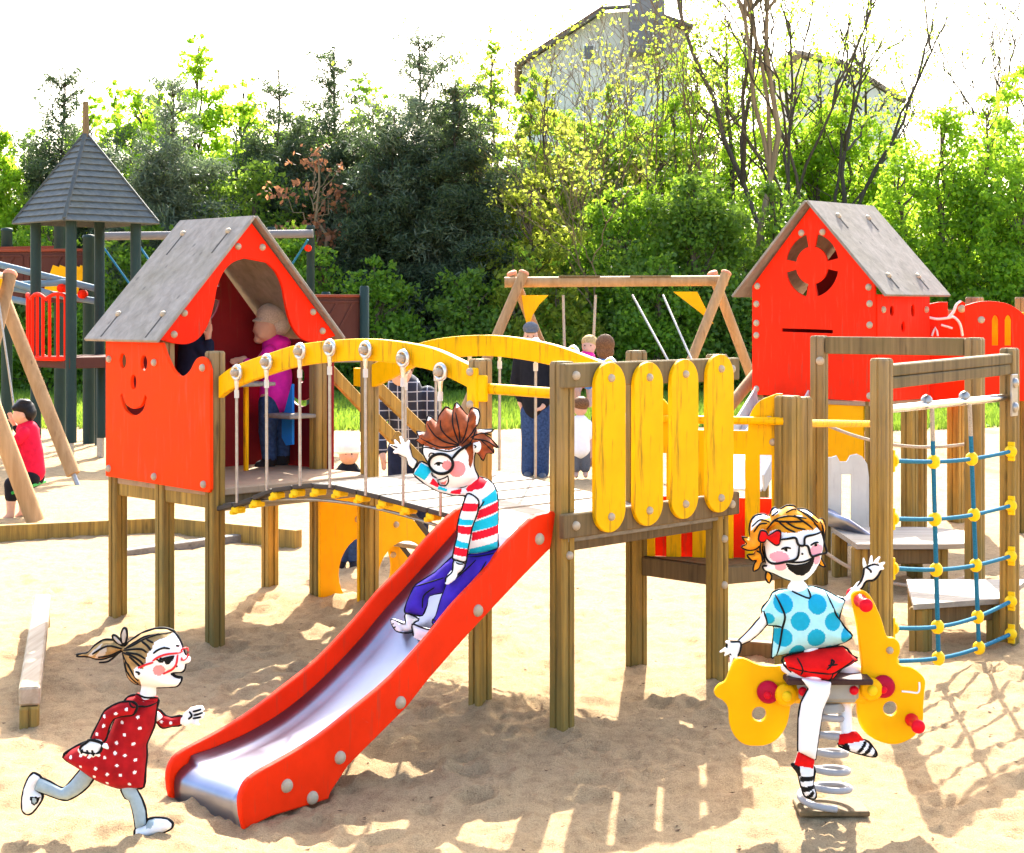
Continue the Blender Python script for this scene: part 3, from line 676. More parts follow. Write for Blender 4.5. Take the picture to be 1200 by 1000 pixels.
# ---- red house tower at the back right, with the train boards beside it
k1 = V2(3.07, 14.0); a_, b_ = A, B
kd, kw = .86, 1.27
rt = thing('red_tower', 'tall red play house with ring window and grey roof at the back right', 'play house', k1)
def KS(s, t, z=0): return k1+a_*s+b_*t+UP*z
fk = (k1.copy(), b_, UP, -a_)
ring = [circle(kw/2, 2.335, .275, .275, 10, 12+90*k, 78+90*k)+circle(kw/2, 2.335, .165, .165, 10, 12+90*k, 78+90*k)[::-1] for k in range(4)]
ring.append([(.42, 1.745), (.95, 1.755), (.95, 1.785), (.42, 1.775)])
w_ = panel('front_wall', M['red'], rt, fk, [(0, 1.17), (kw, 1.19), (kw, 2.16), (kw/2, 2.86), (0, 2.16)], ring, th=.024, off=0)
for t, z in ((.06, 2.14), (kw-.06, 2.16), (.05, 2.0), (kw-.05, 2.0), (.05, 1.82), (kw-.05, 1.83), (kw-.05, 1.72), (.05, 1.22), (kw-.05, 1.24), (.52, 2.62), (.74, 2.62)): bolt(w_, KS(-.012, t, z), -a_, .03)
hl = [circle(.24, 1.94, .03, .045, 14), circle(.58, 1.94, .03, .055, 14), circle(.42, 1.80, .028, .05, 14)]
w_ = panel('side_wall', M['red'], rt, (k1.copy(), a_, UP, -b_), [(.01, 1.17), (kd, 1.17), (kd, 2.08), (.01, 2.08)], hl, th=.024, off=0)
for s in (.1, kd-.06): bolt(w_, KS(s, -.012, 1.95), -b_, .03)
panel('side_wall', M['redshade'], rt, (KS(0, kw), a_, UP, b_*-1), [(.01, 1.17), (kd, 1.17), (kd, 2.08), (.01, 2.08)], th=.024)
panel('back_wall', M['redshade'], rt, (KS(kd, 0), b_, UP, -a_), [(0, 1.17), (kw, 1.17), (kw, 2.16), (kw/2, 2.84), (0, 2.16)], [circle(kw/2, 2.2, .3, .3)], th=.024)
m = MB(); m.box(KS(kd/2, kw/2, 1.15), a_, b_, UP, kd/2, kw/2, .02); m.build('deck', M['deck'], rt, KS(kd/2, kw/2, 1.15))
for sg in (-1, 1):
    p0, p1 = KS(0, kw/2, 2.885), KS(0, kw/2+sg*(kw/2+.15), 2.06)
    dr = p1-p0; ln = dr.length; dr.normalize(); nn = dr.cross(a_); nn = nn if nn.z > 0 else -nn
    mid = (p0+p1)/2+a_*(kd/2)
    m = MB(); m.box(mid+nn*.01, dr, a_, nn, ln/2, kd/2+.1, .012, ch=.004); rf = m.build('roof', M['roof'], rt, mid)
    for fx in (.16, .8):
        for ft in (.12, .68):
            p = p0+dr*(fx*ln)+a_*(ft*kd+.08)+nn*.022; mm = MB(); mm.lathe(p, nn, [(.028, 0), (.028, .014), (0, .024)], 10); mm.build('roof_bolt', M['boltm'], rf)
            mm = MB(); mm.box(p+dr*.08+nn*.002, dr, dr.cross(nn), nn, .07, .009, .0015, ch=.0005); mm.build('stain', M['dark'], rf)
for s, t in ((.05, .06), (.05, kw-.06), (kd-.05, .06), (kd-.05, kw-.06)): post(rt, KS(s, t), -.2, 1.6, .05, a_)
panel('under_panel', M['amber'], rt, (KS(.03, .08), b_, UP, -a_), [(.05, .55), (.5, .55), (.5, 1.16), (.05, 1.16)], th=.02)
pz = KS(-.03, kw-.35, 1.14); q_ = V2(1.72, 12.9, .55)
m = MB(); m.bar(pz, q_, .45, .02); c_ = m.build('ramp', M['whiteboard'], rt, pz)
for sg in (-1, 1):
    d_ = (q_-pz).normalized(); sd = d_.cross(UP).normalized(); m = MB(); m.bar(pz+sd*.24*sg+UP*.06, q_+sd*.24*sg+UP*.06, .02, .14); m.build('side_board', M['whiteboard'], c_)
m = MB(); m.tube([at(888, 436, 15.3), at(836, 500, 14.9)], .055, 12); m.build('brace', M['log'], rt)

tr = thing('train_panel', 'red play boards shaped like a train cab with yellow slotted window at right edge', 'play panel', V2(4.1, 14.2))
YX = Vector((1, 0, 0)); YN = Vector((0, -1, 0))
o1 = [P_(*q, 14.7) for q in [(1060, 470), (1060, 362), (1085, 357), (1100, 354), (1110, 354), (1111, 372), (1114, 373), (1119, 366), (1123, 356), (1127, 353), (1132, 356), (1134, 366), (1134, 470)]]
t1 = panel('cab_board', M['red'], tr, (Vector((0, 14.7, 0)), YX, UP, YN), o1, th=.03)
def stroke(parent, uv, y, r, mat, name='stroke'):
    m = MB(); m.tube([at(u, v, y) for u, v in uv], r, 6); return m.build(name, mat, parent)
stroke(t1, spline([(1088, 372), (1098, 374), (1110, 373), (1118, 372), (1125, 380), (1128, 394)], 5), 14.68, .012, M['white'], 'painted_mark')
stroke(t1, spline([(1110, 373), (1117, 366), (1121, 357), (1126, 353)], 5), 14.68, .012, M['white'], 'painted_mark')
stroke(t1, [(1092, 394), (1094, 388), (1096, 384), (1098, 388), (1099, 394)], 14.68, .009, M['white'], 'painted_mark')
stroke(t1, [(1103, 381), (1110, 383), (1116, 385)], 14.68, .01, M['white'], 'painted_mark')
stroke(t1, [(1083, 408), (1083, 416)], 14.68, .03, M['whiteboard'], 'painted_mark')
bolt(t1, at(1082, 456, 14.68), YN, .03, mat=M['white']); bolt(t1, at(1127, 362, 14.68), YN, .035)
o2 = [P_(*q, 14.0) for q in [(1131, 470), (1131, 358)]]+[P_(*q, 14.0) for q in spline([(1131, 358), (1145, 354), (1160, 353), (1180, 356), (1194, 364), (1202, 372), (1206, 380)], 4)]+[P_(1206, 470, 14.0)]
h2 = [[P_(*q, 14.0) for q in [(u-4, 405)]+[(u-4, 375), (u-2.5, 371), (u, 369), (u+2.5, 371), (u+4, 375)]+[(u+4, 405)]] for u in (1166, 1181)]
t2 = panel('window_board', M['red'], tr, (Vector((0, 14.0, 0)), YX, UP, YN), o2, h2, th=.03)
bolt(t2, at(1150, 375, 13.98), YN, .03)
o3 = [P_(*q, 14.25) for q in [(1152, 465), (1152, 366), (1205, 366), (1205, 465)]]
panel('inner_board', M['yellow'], tr, (Vector((0, 14.25, 0)), YX, UP, YN), o3, th=.02)
o4 = [P_(*q, 14.5) for q in [(1198, 470), (1198, 357), (1245, 357), (1245, 470)]]
panel('end_board', M['amber'], tr, (Vector((0, 14.5, 0)), YX, UP, YN), o4, th=.02)
for u, y in ((1068, 14.9), (1120, 15.2), (1142, 14.4), (1200, 14.5)): post(tr, V2((u-600)*y/F, y), -.2, 2.06 if u > 1140 else 1.95, .06, A)

# ---- swing frame in the middle distance
sw = thing('log_swing', 'log swing frame with yellow corner boards beyond the arched bridge', 'swing frame', V2(1.25, 20))
bl, br = V2(-.09, 20, 2.28), V2(2.60, 20, 2.30)
m = MB(); m.tube([bl, br], .064, 14); m.build('beam', M['log'], sw, (bl+br)/2)
for u0, u1 in ((655, 703), (738, 786)):
    m = MB(); m.bar(V2((u0-600)*20/F, 20, 2.352), V2((u1-600)*20/F, 20, 2.352), .12, .022); m.build('cover_board', M['beam'], sw)
for x, sgn in ((.07, 1), (2.50, 1)):
    for fx, fy in ((-1.0, -.75), (.95, .75)):
        top = V2(x+(.06 if fx < 0 else -.06), 20+(.1 if fy < 0 else -.1)*-1, 2.36); ft = V2(x+fx, 20+fy, -.1)
        m = MB(); m.tube([top+(top-ft).normalized()*.04, ft], .062, 12); lg = m.build('leg', M['log'], sw, ft)
        m = MB(); d_ = (top-ft).normalized(); m.lathe(top+d_*.04, d_, [(.066, -.02), (.066, .0), (.05, .015), (0, .02)], 12); m.build('cap', paint('pinkish log end', (.62, .26, .14), .6, .2) if 'pinkish log end' not in bpy.data.materials else bpy.data.materials['pinkish log end'], lg)
for pts in ([(611, 346), (643, 346), (632, 357), (624, 370), (618, 387)], [(789, 342), (817, 342), (826, 360), (836, 380), (820, 366)]):
    yy = 19.9; panel('corner_board', M['amber'], sw, (Vector((0, yy, 0)), YX, UP, YN), [P_(u, v, yy) for u, v in pts], th=.03)
s1 = thing('swing', 'hanging bucket swing on straight ropes holding the toddler in pink', 'swing', at(678, 440, 19.9), 'swings on the log frame')
for (a1, a2) in (((660, 346), (662, 432)), ((698, 346), (694, 432))):
    m = MB(); m.tube([at(*a1, 20), at(*a2, 19.9)], .016, 6); m.build('rope', M['rope'], s1)
m = MB(); m.lathe(at(678, 444, 19.9), UP, [(.10, -.1), (.17, -.06), (.19, .08), (.175, .08), (.15, -.04), (.0, -.06)], 16); m.build('seat', M['dark'], s1)
s2_ = thing('swing', 'swung out swing on slanting ropes at the right of the log frame', 'swing', at(800, 420, 19.2), 'swings on the log frame')
for (a1, a2) in (((741, 346), (787, 430)), ((777, 346), (812, 425))):
    m = MB(); m.tube([at(*a1, 20), at(*a2, 18.9)], .014, 6); m.build('rope', M['galv'], s2_)
m = MB(); m.bar(at(785, 431, 18.9), at(814, 426, 18.9), .16, .03); m.build('seat', M['dark'], s2_)

# ---- left swing frame of round poles
ls = thing('pole_swing', 'natural round pole swing frame at the left edge beside the grey roofed tower', 'swing frame', V2(-5.3, 17))
ap1 = at(11, 320, 18.8); ap0 = V2(-5.35, 15.2, 2.36)
m = MB(); m.tube([ap1-Vector((.1, -.25, .06)), ap0], .06, 12); m.build('beam', M['log'], ls)
def pole(p, q, r, tip=False):
    m = MB(); m.tube([p, q], r, 14); lg = m.build('leg', M['log'], ls, q)
    if tip:
        d_ = (q-p).normalized(); m = MB(); m.tube([q-d_*.02, q+d_*.22], .03, 8); m.build('ground_foot', M['galv'], lg)
    return lg
f1 = ground_pt(86, 556, .12)
pole(at(-2, 335, 18.9), f1, .078, True)
lg = pole(at(12, 321, 18.6), at(-46, 560, 17.4), .075); m = MB(); d_ = (at(12, 321, 18.6)-at(-46, 560, 17.4)).normalized(); m.lathe(at(12, 321, 18.6), d_, [(.08, -.03), (.08, .01), (.06, .03), (0, .035)], 12); m.build('cap', bpy.data.materials['pinkish log end'], lg)
pole(at(-62, 338, 15.2), ground_pt(42, 612, -.0), .085); pole(at(-55, 330, 15.2), at(-150, 600, 14.4), .085)
panel('corner_board', M['yellow'], ls, (Vector((0, 18.3, 0)), YX, UP, YN), [P_(u, v, 18.3) for u, v in [(-30, 322), (3, 327), (-2, 345), (-14, 362)]], th=.03)

# ---- grey roofed tower
tb = V2(-5.53, 20.8); tq = .92; ta = R(43.6); TA = V2(math.cos(ta), math.sin(ta)); TB = V2(-math.sin(ta), math.cos(ta))
tw = thing('climbing_tower', 'dark green steel tower with slate grey pyramid roof and red balustrade', 'play tower', tb)
def TS(s, t, z=0): return tb+TA*s+TB*t+UP*z
for s, t in ((0, 0), (tq, 0), (0, tq), (tq, tq)):
    m = MB(); m.lathe(TS(s, t, .28), UP, [(.068, 0), (.068, 2.86)], 12); p_ = m.build('post', M['greensteel'], tw, TS(s, t))
    m = MB(); m.tube([TS(s, t, -.1), TS(s, t, .3)], .036, 8); m.build('ground_foot', M['galv'], p_)
apx = TS(tq/2, tq/2, 4.22); e0, e1 = -.21, tq+.21; ze = 3.05
cs = [TS(e0, e0, ze), TS(e1, e0, ze), TS(e1, e1, ze), TS(e0, e1, ze)]
for i in range(4):                                                    # each roof face: overlapping boards
    p, q = cs[i], cs[(i+1) % 4]; m = MB(); nb = 14; nn = ((q-p).cross(apx-p)).normalized(); nn = nn if nn.z > 0 else -nn
    for k in range(nb):
        a0, a1 = k/nb, (k+1.12)/nb; a1 = min(a1, .998); l0, l1 = p.lerp(apx, a0), q.lerp(apx, a0); u0, u1 = p.lerp(apx, a1), q.lerp(apx, a1)
        o = nn*.028; m.add([l0+o, l1+o, u1+nn*.006, u0+nn*.006, l0, l1, u1-nn*.01, u0-nn*.01], [[0, 1, 2, 3], [7, 6, 5, 4], [0, 4, 5, 1], [1, 5, 6, 2], [3, 2, 6, 7], [0, 3, 7, 4]])
    m.build('roof', M['slate'], tw, (p+q)/2)
m = MB()
for c in cs: m.bar(c+UP*.03, apx+UP*.03, .05, .03)
m.build('roof_trim', M['slate'], tw, apx); m = MB(); m.tube([apx-UP*.1, apx+UP*.42], [.045, .038], 8); m.build('finial', M['beam'], tw, apx)
m = MB(); m.box(TS(tq/2, tq/2, 1.28), TA, TB, UP, tq/2+.05, tq/2+.05, .07); m.build('deck', M['brownwall'], tw, TS(tq/2, tq/2, 1.28))
# red balustrade, bowed outwards to the left
cb = [TS(-.05, t, 0) for t in (0.05, .3)]
bal = MB(); base_pts = spline([tuple(TS(-.02, .05)[:2]), tuple(TS(-.13, .40)[:2]), tuple(TS(-.13, .8)[:2]), tuple(TS(.0, 1.12)[:2]), tuple(TS(.3, 1.25)[:2])], 6)
bal.tube([Vector((x, y, 1.33)) for x, y in base_pts], .03, 8); bal.build('balcony_edge', M['red'], tw, TS(0, .5, 1.3))
n_ = len(base_pts)
for i in range(1, n_-1, 2):
    x, y = base_pts[i]; m = MB(); top = 2.08+.07*abs(math.sin(i*.52)); m.tube([Vector((x, y, 1.33)), Vector((x, y, top))], .021, 8); m.build('baluster', M['red'], tw, (x, y, 1.33))
m = MB(); m.tube([Vector((x, y, 2.08+.07*abs(math.sin(i*.52)))) for i, (x, y) in enumerate(base_pts)][1:-1], .024, 8); m.build('balcony_rail', M['red'], tw, TS(0, .5, 2.1))

# walkway and rear deck walls behind it
wk = thing('rope_walkway', 'dark brown panelled walkway on posts running behind the smiling hut', 'walkway', V2(-4.3, 22.5))
def wall(parent, p, q, z0, z1, mat, rail):
    m = MB(); m.bar(p+UP*(z0+z1)/2, q+UP*(z0+z1)/2, .05, z1-z0); o = m.build('wall_panel', mat, parent)
    m = MB(); m.bar(p+UP*(z1+.02), q+UP*(z1+.02), .11, .04); m.build('handrail', rail, o)
    d_ = (q-p).normalized(); nn = Vector((d_.y, -d_.x, 0))
    k = int((q-p).length/.9)
    for i in range(k):                                                # raised diagonal boards and frames
        c = p.lerp(q, (i+.5)/k)+UP*((z0+z1)/2)+nn*.03; hw = (q-p).length/k/2-.05; hh = (z1-z0)/2-.06; m = MB()
        for a1, a2 in (((-hw, -hh), (hw, -hh)), ((hw, -hh), (hw, hh)), ((hw, hh), (-hw, hh)), ((-hw, hh), (-hw, -hh)), ((-hw*.6, -hh), (hw*.2, hh)), ((-hw*.1, -hh), (hw*.7, hh))):
            m.bar(c+d_*a1[0]+UP*a1[1], c+d_*a2[0]+UP*a2[1], .035, .02, nn)
        m.build('trim', mat, o)
w0 = TS(tq+.02, -.03); w1 = V2(-2.05, 23.2)
wall(wk, w0, w1, 1.32, 2.12, M['brownwall'], M['brownrail'])
m = MB(); m.bar(w0+UP*1.27, w1+UP*1.27, .5, .09); m.build('deck', M['plank'], wk)
for u, y, z1 in ((105, 25, 1.3), (119, 22, 1.3), (71.5, 25.6, 1.3), (200, 22.4, 1.3), (427, 23.1, 2.28), (382, 23.3, 2.2)):
    x = (u-600)*y/F; m = MB(); m.lathe((x, y, .25), UP, [(.066, 0), (.066, z1-.27), (.05, z1-.25)], 12); p_ = m.build('post', M['greensteel'], wk, (x, y, 0)); m = MB(); m.tube([Vector((x, y, -.1)), Vector((x, y, .28))], .036, 8); m.build('ground_foot', M['galv'], p_)
rw = thing('rear_deck', 'red brown panelled deck with orange slats at the left edge behind the tower', 'play deck', V2(-6.5, 24.5))
wall(rw, at(-40, 363, 24.6)-UP*CZ, at(103, 363, 24.2)-UP*CZ, 2.05, 2.8, M['brownwall'], M['brownrail'])
m = MB()
for k in range(5): m.bar(at(54+k*8, 345, 24.1), at(66+k*8, 312, 24.1), .1, .02, Vector((0, -1, 0)))
m.build('slat', M['amber'], rw, at(70, 330, 24.1))
m = MB(); m.bar(at(-40, 292, 25.5), at(75, 290, 25.5), .1, .05); m.build('handrail', M['brownrail'], rw)
for u, y, v0 in ((8, 25.6, 270), (70, 25.2, 260), (104, 24, 278)):
    p = at(u, v0, y); m = MB(); m.lathe((p.x, y, -.1), UP, [(.085, 0), (.085, p.z+.08), (.095, p.z+.09), (.08, p.z+.13), (0, p.z+.14)], 12); m.build('post', M['greensteel'], rw, (p.x, y, 0))
ts2 = thing('tube_rails', 'sloping blue grey tube rails passing behind the red balustrade', 'slide rails', at(40, 350, 22.5))
for p, q in (((-30, 303), (115, 339)), ((-30, 318), (60, 345)), ((10, 334), (82, 331)), ((-30, 331), (112, 353)), ((-30, 342), (40, 356))):
    m = MB(); m.tube([at(*p, 22.6), at(*q, 22.2)], .045, 10); m.build('tube', M['tubeblue'], ts2)
for u, v in ((73, 338), (97, 345)): 
    m = MB(); m.lathe(at(u, v, 22.2), (0, -1, 0), [(.06, -.05), (.06, .06), (0, .07)], 10); m.build('clamp', M['red'], ts2)
pf = thing('climbing_pipe', 'grey horizontal pipe on dark posts with blue ropes behind the hut roof', 'rope frame', V2(-3, 23.6))
m = MB(); m.tube([at(122, 277, 23.6), at(367, 274, 23.6)], .06, 12); m.build('pipe', M['pipe'], pf)
for u, v0 in ((364, 264), (318, 266), (116, 262)):
    p = at(u, v0, 23.7); m = MB(); m.lathe((p.x, 23.7, -.1), UP, [(.06, 0), (.06, p.z+.05), (.07, p.z+.06), (.05, p.z+.1)], 12); m.build('post', M['greensteel'], pf, (p.x, 23.7, 0))
for p, q in (((122, 291), (152, 333)), ((164, 289), (178, 310)), ((341, 312), (361, 281)), ((300, 270), (330, 320))):
    m = MB(); m.tube([at(*p, 23.5), at(*q, 23.3)], .016, 6); m.build('rope', M['ropeblue'], pf)
m = MB(); m.lathe(at(361, 291, 23.5), (0, -1, 0), [(.05, -.03), (.05, .03)], 10); m.build('clamp', M['red'], pf)

# ---- sand edging, balance beam
te = thing('sand_edging', 'low timber edging board across the sand at the left, below the swing', 'timber edging', ground_pt(100, 625))
c0, c1, c2_ = ground_pt(-40, 637), ground_pt(199, 625), ground_pt(350, 641)
for p, q in ((c0, c1), (c1, c2_)):
    m = MB(); m.bar(p+UP*.06, q+UP*.06, .09, .16); m.build('board', M['post2'], te, (p+q)/2)
te2 = thing('sand_edging', 'thin half buried board in the sand behind the hut stilts', 'timber edging', ground_pt(230, 645))
p, q = ground_pt(132, 655), ground_pt(303, 631); m = MB(); m.bar(p+UP*.02, q+UP*.02, .09, .08); m.build('board', M['plank'], te2, (p+q)/2)
te3 = thing('sand_edging', 'dark low timber board lying behind the girl on the spring rider', 'timber edging', ground_pt(890, 772))
p, q = ground_pt(850, 768), ground_pt(945, 776); m = MB(); m.bar(p+UP*.04, q+UP*.04, .08, .11); m.build('board', M['beamdark'], te3, (p+q)/2)
bb = thing('balance_beam', 'sun bleached square balance beam lying on the sand at lower left', 'balance beam', V2(-2.5, 9))
p, q = V2(-2.27, 7.80, .13), V2(-2.93, 10.35, .13)
m = MB(); m.bar(p, q, .098, .088, ch=.01); m.build('beam', wood('bleached beam', (.50, .42, .31), (.27, .20, .12), 'Y', .1, .8, .6), bb, (p+q)/2)
for f in (.012, .97):
    c = p.lerp(q, f); post(bb, V2(c.x, c.y), -.2, .082, .045, (q-p).normalized(), 'leg')

# ---- spring rider
RY = 6.45; mp = RY/F
def RP(x, y): return ((830+x/3.571-600)*mp, CZ-(680+y/3.571-HV)*mp)      # board outlines measured on the boards
def RV(x, y, d=0): a, z = RP(x, y); return Vector((a, RY+d, z))
sr = thing('spring_rider', 'yellow motorbike shaped spring rider with red knobs on a white coil spring', 'spring rider', V2(RP(490, 0)[0], RY))
fR = (Vector((0, RY, 0)), YX, UP, YN)
rear = spline([(100, 350), (112, 330), (135, 323), (165, 332), (210, 352), (270, 357), (312, 355), (330, 380), (345, 430), (345, 500), (338, 560), (325, 610), (295, 655), (255, 683), (205, 692), (150, 685), (110, 652), (88, 600), (82, 535), (60, 502), (32, 485), (24, 462), (42, 436), (70, 420), (85, 385)], 4, True)
front = spline([(598, 85), (602, 55), (628, 41), (662, 50), (690, 88), (722, 160), (745, 232), (775, 240), (797, 262), (800, 300), (788, 335), (805, 355), (845, 362), (885, 388), (906, 420), (902, 470), (898, 530), (895, 590), (862, 648), (805, 680), (750, 683), (690, 662), (642, 620), (622, 560), (622, 500), (636, 440), (640, 380), (634, 310), (618, 180)], 4, True)
p1 = panel('rear_board', M['rideryellow'], sr, fR, [RP(*q) for q in rear], [[RP(212+30*math.cos(a), 558+30*math.sin(a)) for a in np.linspace(0, 2*math.pi, 25)[:-1]]], th=.026, bev=.006)
p2 = panel('front_board', M['rideryellow'], sr, fR, [RP(*q) for q in front], [[RP(760+30*math.cos(a), 535+30*math.sin(a)) for a in np.linspace(0, 2*math.pi, 25)[:-1]]], th=.026, bev=.006)
pk = mp/3.571
def disc(c, r, d0, d1, mat, name, par, dome=.012):
    m = MB(); m.lathe(RV(*c, 0), (0, -1, 0), [(r*pk, d0), (r*pk, d1), (r*pk*.86, d1+dome*.6), (r*pk*.5, d1+dome), (0, d1+dome*1.05)], 24); return m.build(name, mat, par)
for (c1_, c2b, pb) in (((247, 463), (318, 470), p1), ((728, 440), (672, 446), p2)):
    disc(c1_, 47, .013, .03, M['crimson'], 'knob', pb); disc((c1_[0]-6, c1_[1]+8), 16, .042, .046, M['redplastic'], 'knob', pb)
    disc(c2b, 46, .03, .05, M['rideryellow'], 'knob', pb); disc(c2b, 21, .06, .068, M['knob'], 'knob', pb)
m = MB(); m.box(RV(495, 452), YX, Vector((0, 1, 0)), UP, 130*pk, .055, 52*pk, ch=.02); hs = m.build('housing', M['greyplastic'], sr)
m = MB(); m.box(RV(495, 470), YX, Vector((0, 1, 0)), UP, 175*pk, .04, 40*pk, ch=.02); m.build('cross_bar', M['rideryellow'], sr)
m = MB(); m.box(RV(488, 402), YX, Vector((0, 1, 0)), UP, 178*pk, .11, .011, ch=.006); m.build('seat', M['seat'], sr)
for c in ((597, 447), (385, 452)): disc(c, 19, .055, .062, M['redplastic'], 'knob', hs)
def peg(c, par):
    for sg in (-1, 1):
        m = MB(); m.lathe(RV(*c), (0, sg, 0), [(.024, .0), (.026, .025), (.019, .04), (.018, .105), (.024, .112), (.027, .122), (.024, .134), (0, .137)], 18); m.build('handle_peg', M['redplastic'], par)
peg((632, 82), p2); peg((846, 580), p2)
bolt(p2, RV(756, 291, -.013), (0, -1, 0), .014, 'eye')
m = MB(); m.tube([RV(x, y, -.014) for x, y in spline([(806, 462), (840, 465), (872, 468), (880, 450), (879, 424)], 4)], .004, 6); m.build('painted_mark', M['white'], p2)
# coil spring
cx, zt, zb = RP(489, 0)[0], RP(0, 520)[1], .036
pts = []; turns = 5.6
for k in range(220):
    f = k/219; a = 2*math.pi*turns*f+1.2; r_ = .060+.040*f; pts.append(Vector((cx+r_*math.cos(a), RY+r_*math.sin(a), zt+(zb-zt)*f)))
m = MB(); m.tube(pts, .013, 10); m.build('spring', M['springm'], sr)
m = MB(); m.lathe((cx, RY, zt-.02), UP, [(.075, 0), (.075, .012), (.06, .03)], 18); m.build('spring_plate', M['greyplastic'], sr)
m = MB(); m.box((cx+.02, RY-.01, .016), YX, Vector((0, 1, 0)), UP, .135, .085, .010, ch=.004); m.build('base_plate', M['beamdark'], sr)

# ---- house behind the trees
HYd = 62
hs = thing('house', 'pale rendered house with dark gable edge and tall chimney behind the trees', 'house', V2(at(800, 0, HYd).x, HYd))
m_wall = paint('pale render', (.70, .655, .62), .8, .2, .4)
gp = [P_(u, v, HYd) for u, v in [(612, 500), (612, 78), (708, 15), (740, 13), (806, 38), (806, 500)]]
m = MB(); m.prism(gp, (Vector((0, HYd, 0)), YX, UP, Vector((0, 1, 0))), 0, 9); m.build('wall', m_wall, hs)
m = MB()
for p, q in (((606, 79), (708, 15)), ((708, 13), (742, 11)), ((742, 11), (812, 35))):
    m.bar(at(*p, HYd-.3)+UP*.1, at(*q, HYd-.3)+UP*.1, .4, .09, Vector((0, 1, 0)).cross((at(*q, HYd)-at(*p, HYd)).normalized()))
m.build('roof_edge', paint('dark roof edge', (.14, .13, .13), .7, .2, .5), hs)
m = MB()
dY = Vector((0, 4.3, .1)); p, q = at(742, 12, HYd)+dY, at(812, 36, HYd)+dY; m.bar(p, q, 9, .2); p, q = at(604, 80, HYd)+dY, at(708, 13, HYd)+dY; m.bar(p, q, 9, .2)
m.build('roof', paint('brown roof tiles', (.20, .13, .10), .8, .3, 2), hs)
cc = at(758, 20, HYd-.6); m = MB(); m.box(cc+UP*.2, YX, Vector((0, 1, 0)), UP, .62, .5, 1.6, ch=.02); ch_ = m.build('chimney', wood('grey brick', (.24, .23, .26), (.14, .135, .16), 'X', .1, .8, .5), hs)
m = MB(); m.box(cc+UP*1.85, YX, Vector((0, 1, 0)), UP, .7, .58, .06); m.build('chimney_cap', M['pipe'], ch_)
for u, v in ((690, 62),):
    c = at(u, v, HYd-.05); m = MB(); m.box(c, YX, Vector((0, 1, 0)), UP, .22, .06, .3); f_ = m.build('window', M['white'], hs); m = MB(); m.box(c-Vector((0, .07, 0)), YX, Vector((0, 1, 0)), UP, .17, .01, .25); m.build('pane', metal('window glass', (.1, .12, .15), .1, .0) if 'window glass' not in bpy.data.materials else bpy.data.materials['window glass'], f_)

ah = thing('house', 'pale gable end of a lower house far right behind the forked trees', 'house', V2(at(1000, 0, 66).x, 66))
m = MB(); m.prism([P_(u, v, 66) for u, v in [(940, 500), (940, 70), (985, 78), (1055, 120), (1055, 500)]], (Vector((0, 66, 0)), YX, UP, Vector((0, 1, 0))), 0, 7); m.build('wall', m_wall, ah)
m = MB(); p, q = at(930, 64, 66)+Vector((0, 3.3, .1)), at(986, 76, 66)+Vector((0, 3.3, .1)); m.bar(p, q, 7, .15); p, q = q, at(1061, 122, 66)+Vector((0, 3.3, .1)); m.bar(p, q, 7, .15); m.build('roof', paint('pale brown roof tiles', (.36, .27, .23), .8, .3, 2), ah)
# ------------------------------------------------------------------ trees, hedge, grass
def leafmat(name, c, tr, rough=.5, var=.35, tw=.5):
    m, nt, b = new_mat(name)
    ge = nt.nodes.new('ShaderNodeNewGeometry')
    r = ramp(nt, ge.outputs['Random Per Island'], [(0, [q*(1-var) for q in c]), (.5, c), (1, [min(1, c[0]*(1+var*1.3)), min(1, c[1]*(1+var)), c[2]*(1+var*.3)])])
    r2 = ramp(nt, ge.outputs['Random Per Island'], [(0, [q*(1-var) for q in tr]), (1, [min(1, q*(1+var*.5)) for q in tr])])
    nt.links.new(r.outputs[0], b.inputs['Base Color']); b.inputs['Roughness'].default_value = rough; b.inputs['Specular IOR Level'].default_value = .3
    t = nt.nodes.new('ShaderNodeBsdfTranslucent'); nt.links.new(r2.outputs[0], t.inputs[0])
    mx = nt.nodes.new('ShaderNodeMixShader'); mx.inputs[0].default_value = tw
    nt.links.new(b.outputs[0], mx.inputs[1]); nt.links.new(t.outputs[0], mx.inputs[2])
    nt.links.new(mx.outputs[0], nt.nodes['Material Output'].inputs[0]); return m
LM = {'lime': leafmat('spring lime leaves', (.15, .28, .025), (.55, .79, .05), tw=.62),
      'mid': leafmat('mid green leaves', (.11, .215, .028), (.40, .64, .045), tw=.58),
      'dark': leafmat('dark green leaves', (.095, .175, .034), (.34, .52, .05), tw=.52),
      'olive': leafmat('yellow olive leaves', (.18, .23, .035), (.56, .64, .07), tw=.6),
      'pine': leafmat('dark pine needles', (.055, .085, .045), (.10, .16, .05), .55, .4, .35),
      'bluepine': leafmat('grey green pine needles', (.115, .15, .10), (.16, .23, .10), .5, .4, .35),
      'copper': leafmat('copper young leaves', (.34, .15, .08), (.5, .22, .10)),
      'grass': leafmat('lawn grass blades', (.10, .19, .02), (.30, .44, .04), .6, .3, .4)}
bark = wood('grey brown bark', (.15, .115, .085), (.06, .046, .034), 'Z', .3, .9, .5)
barktan = wood('tan bark', (.30, .22, .13), (.16, .11, .065), 'Z', .2, .9, .5)
barkdark = wood('dark bark', (.12, .095, .075), (.05, .04, .03), 'Z', .2, .9, .5)

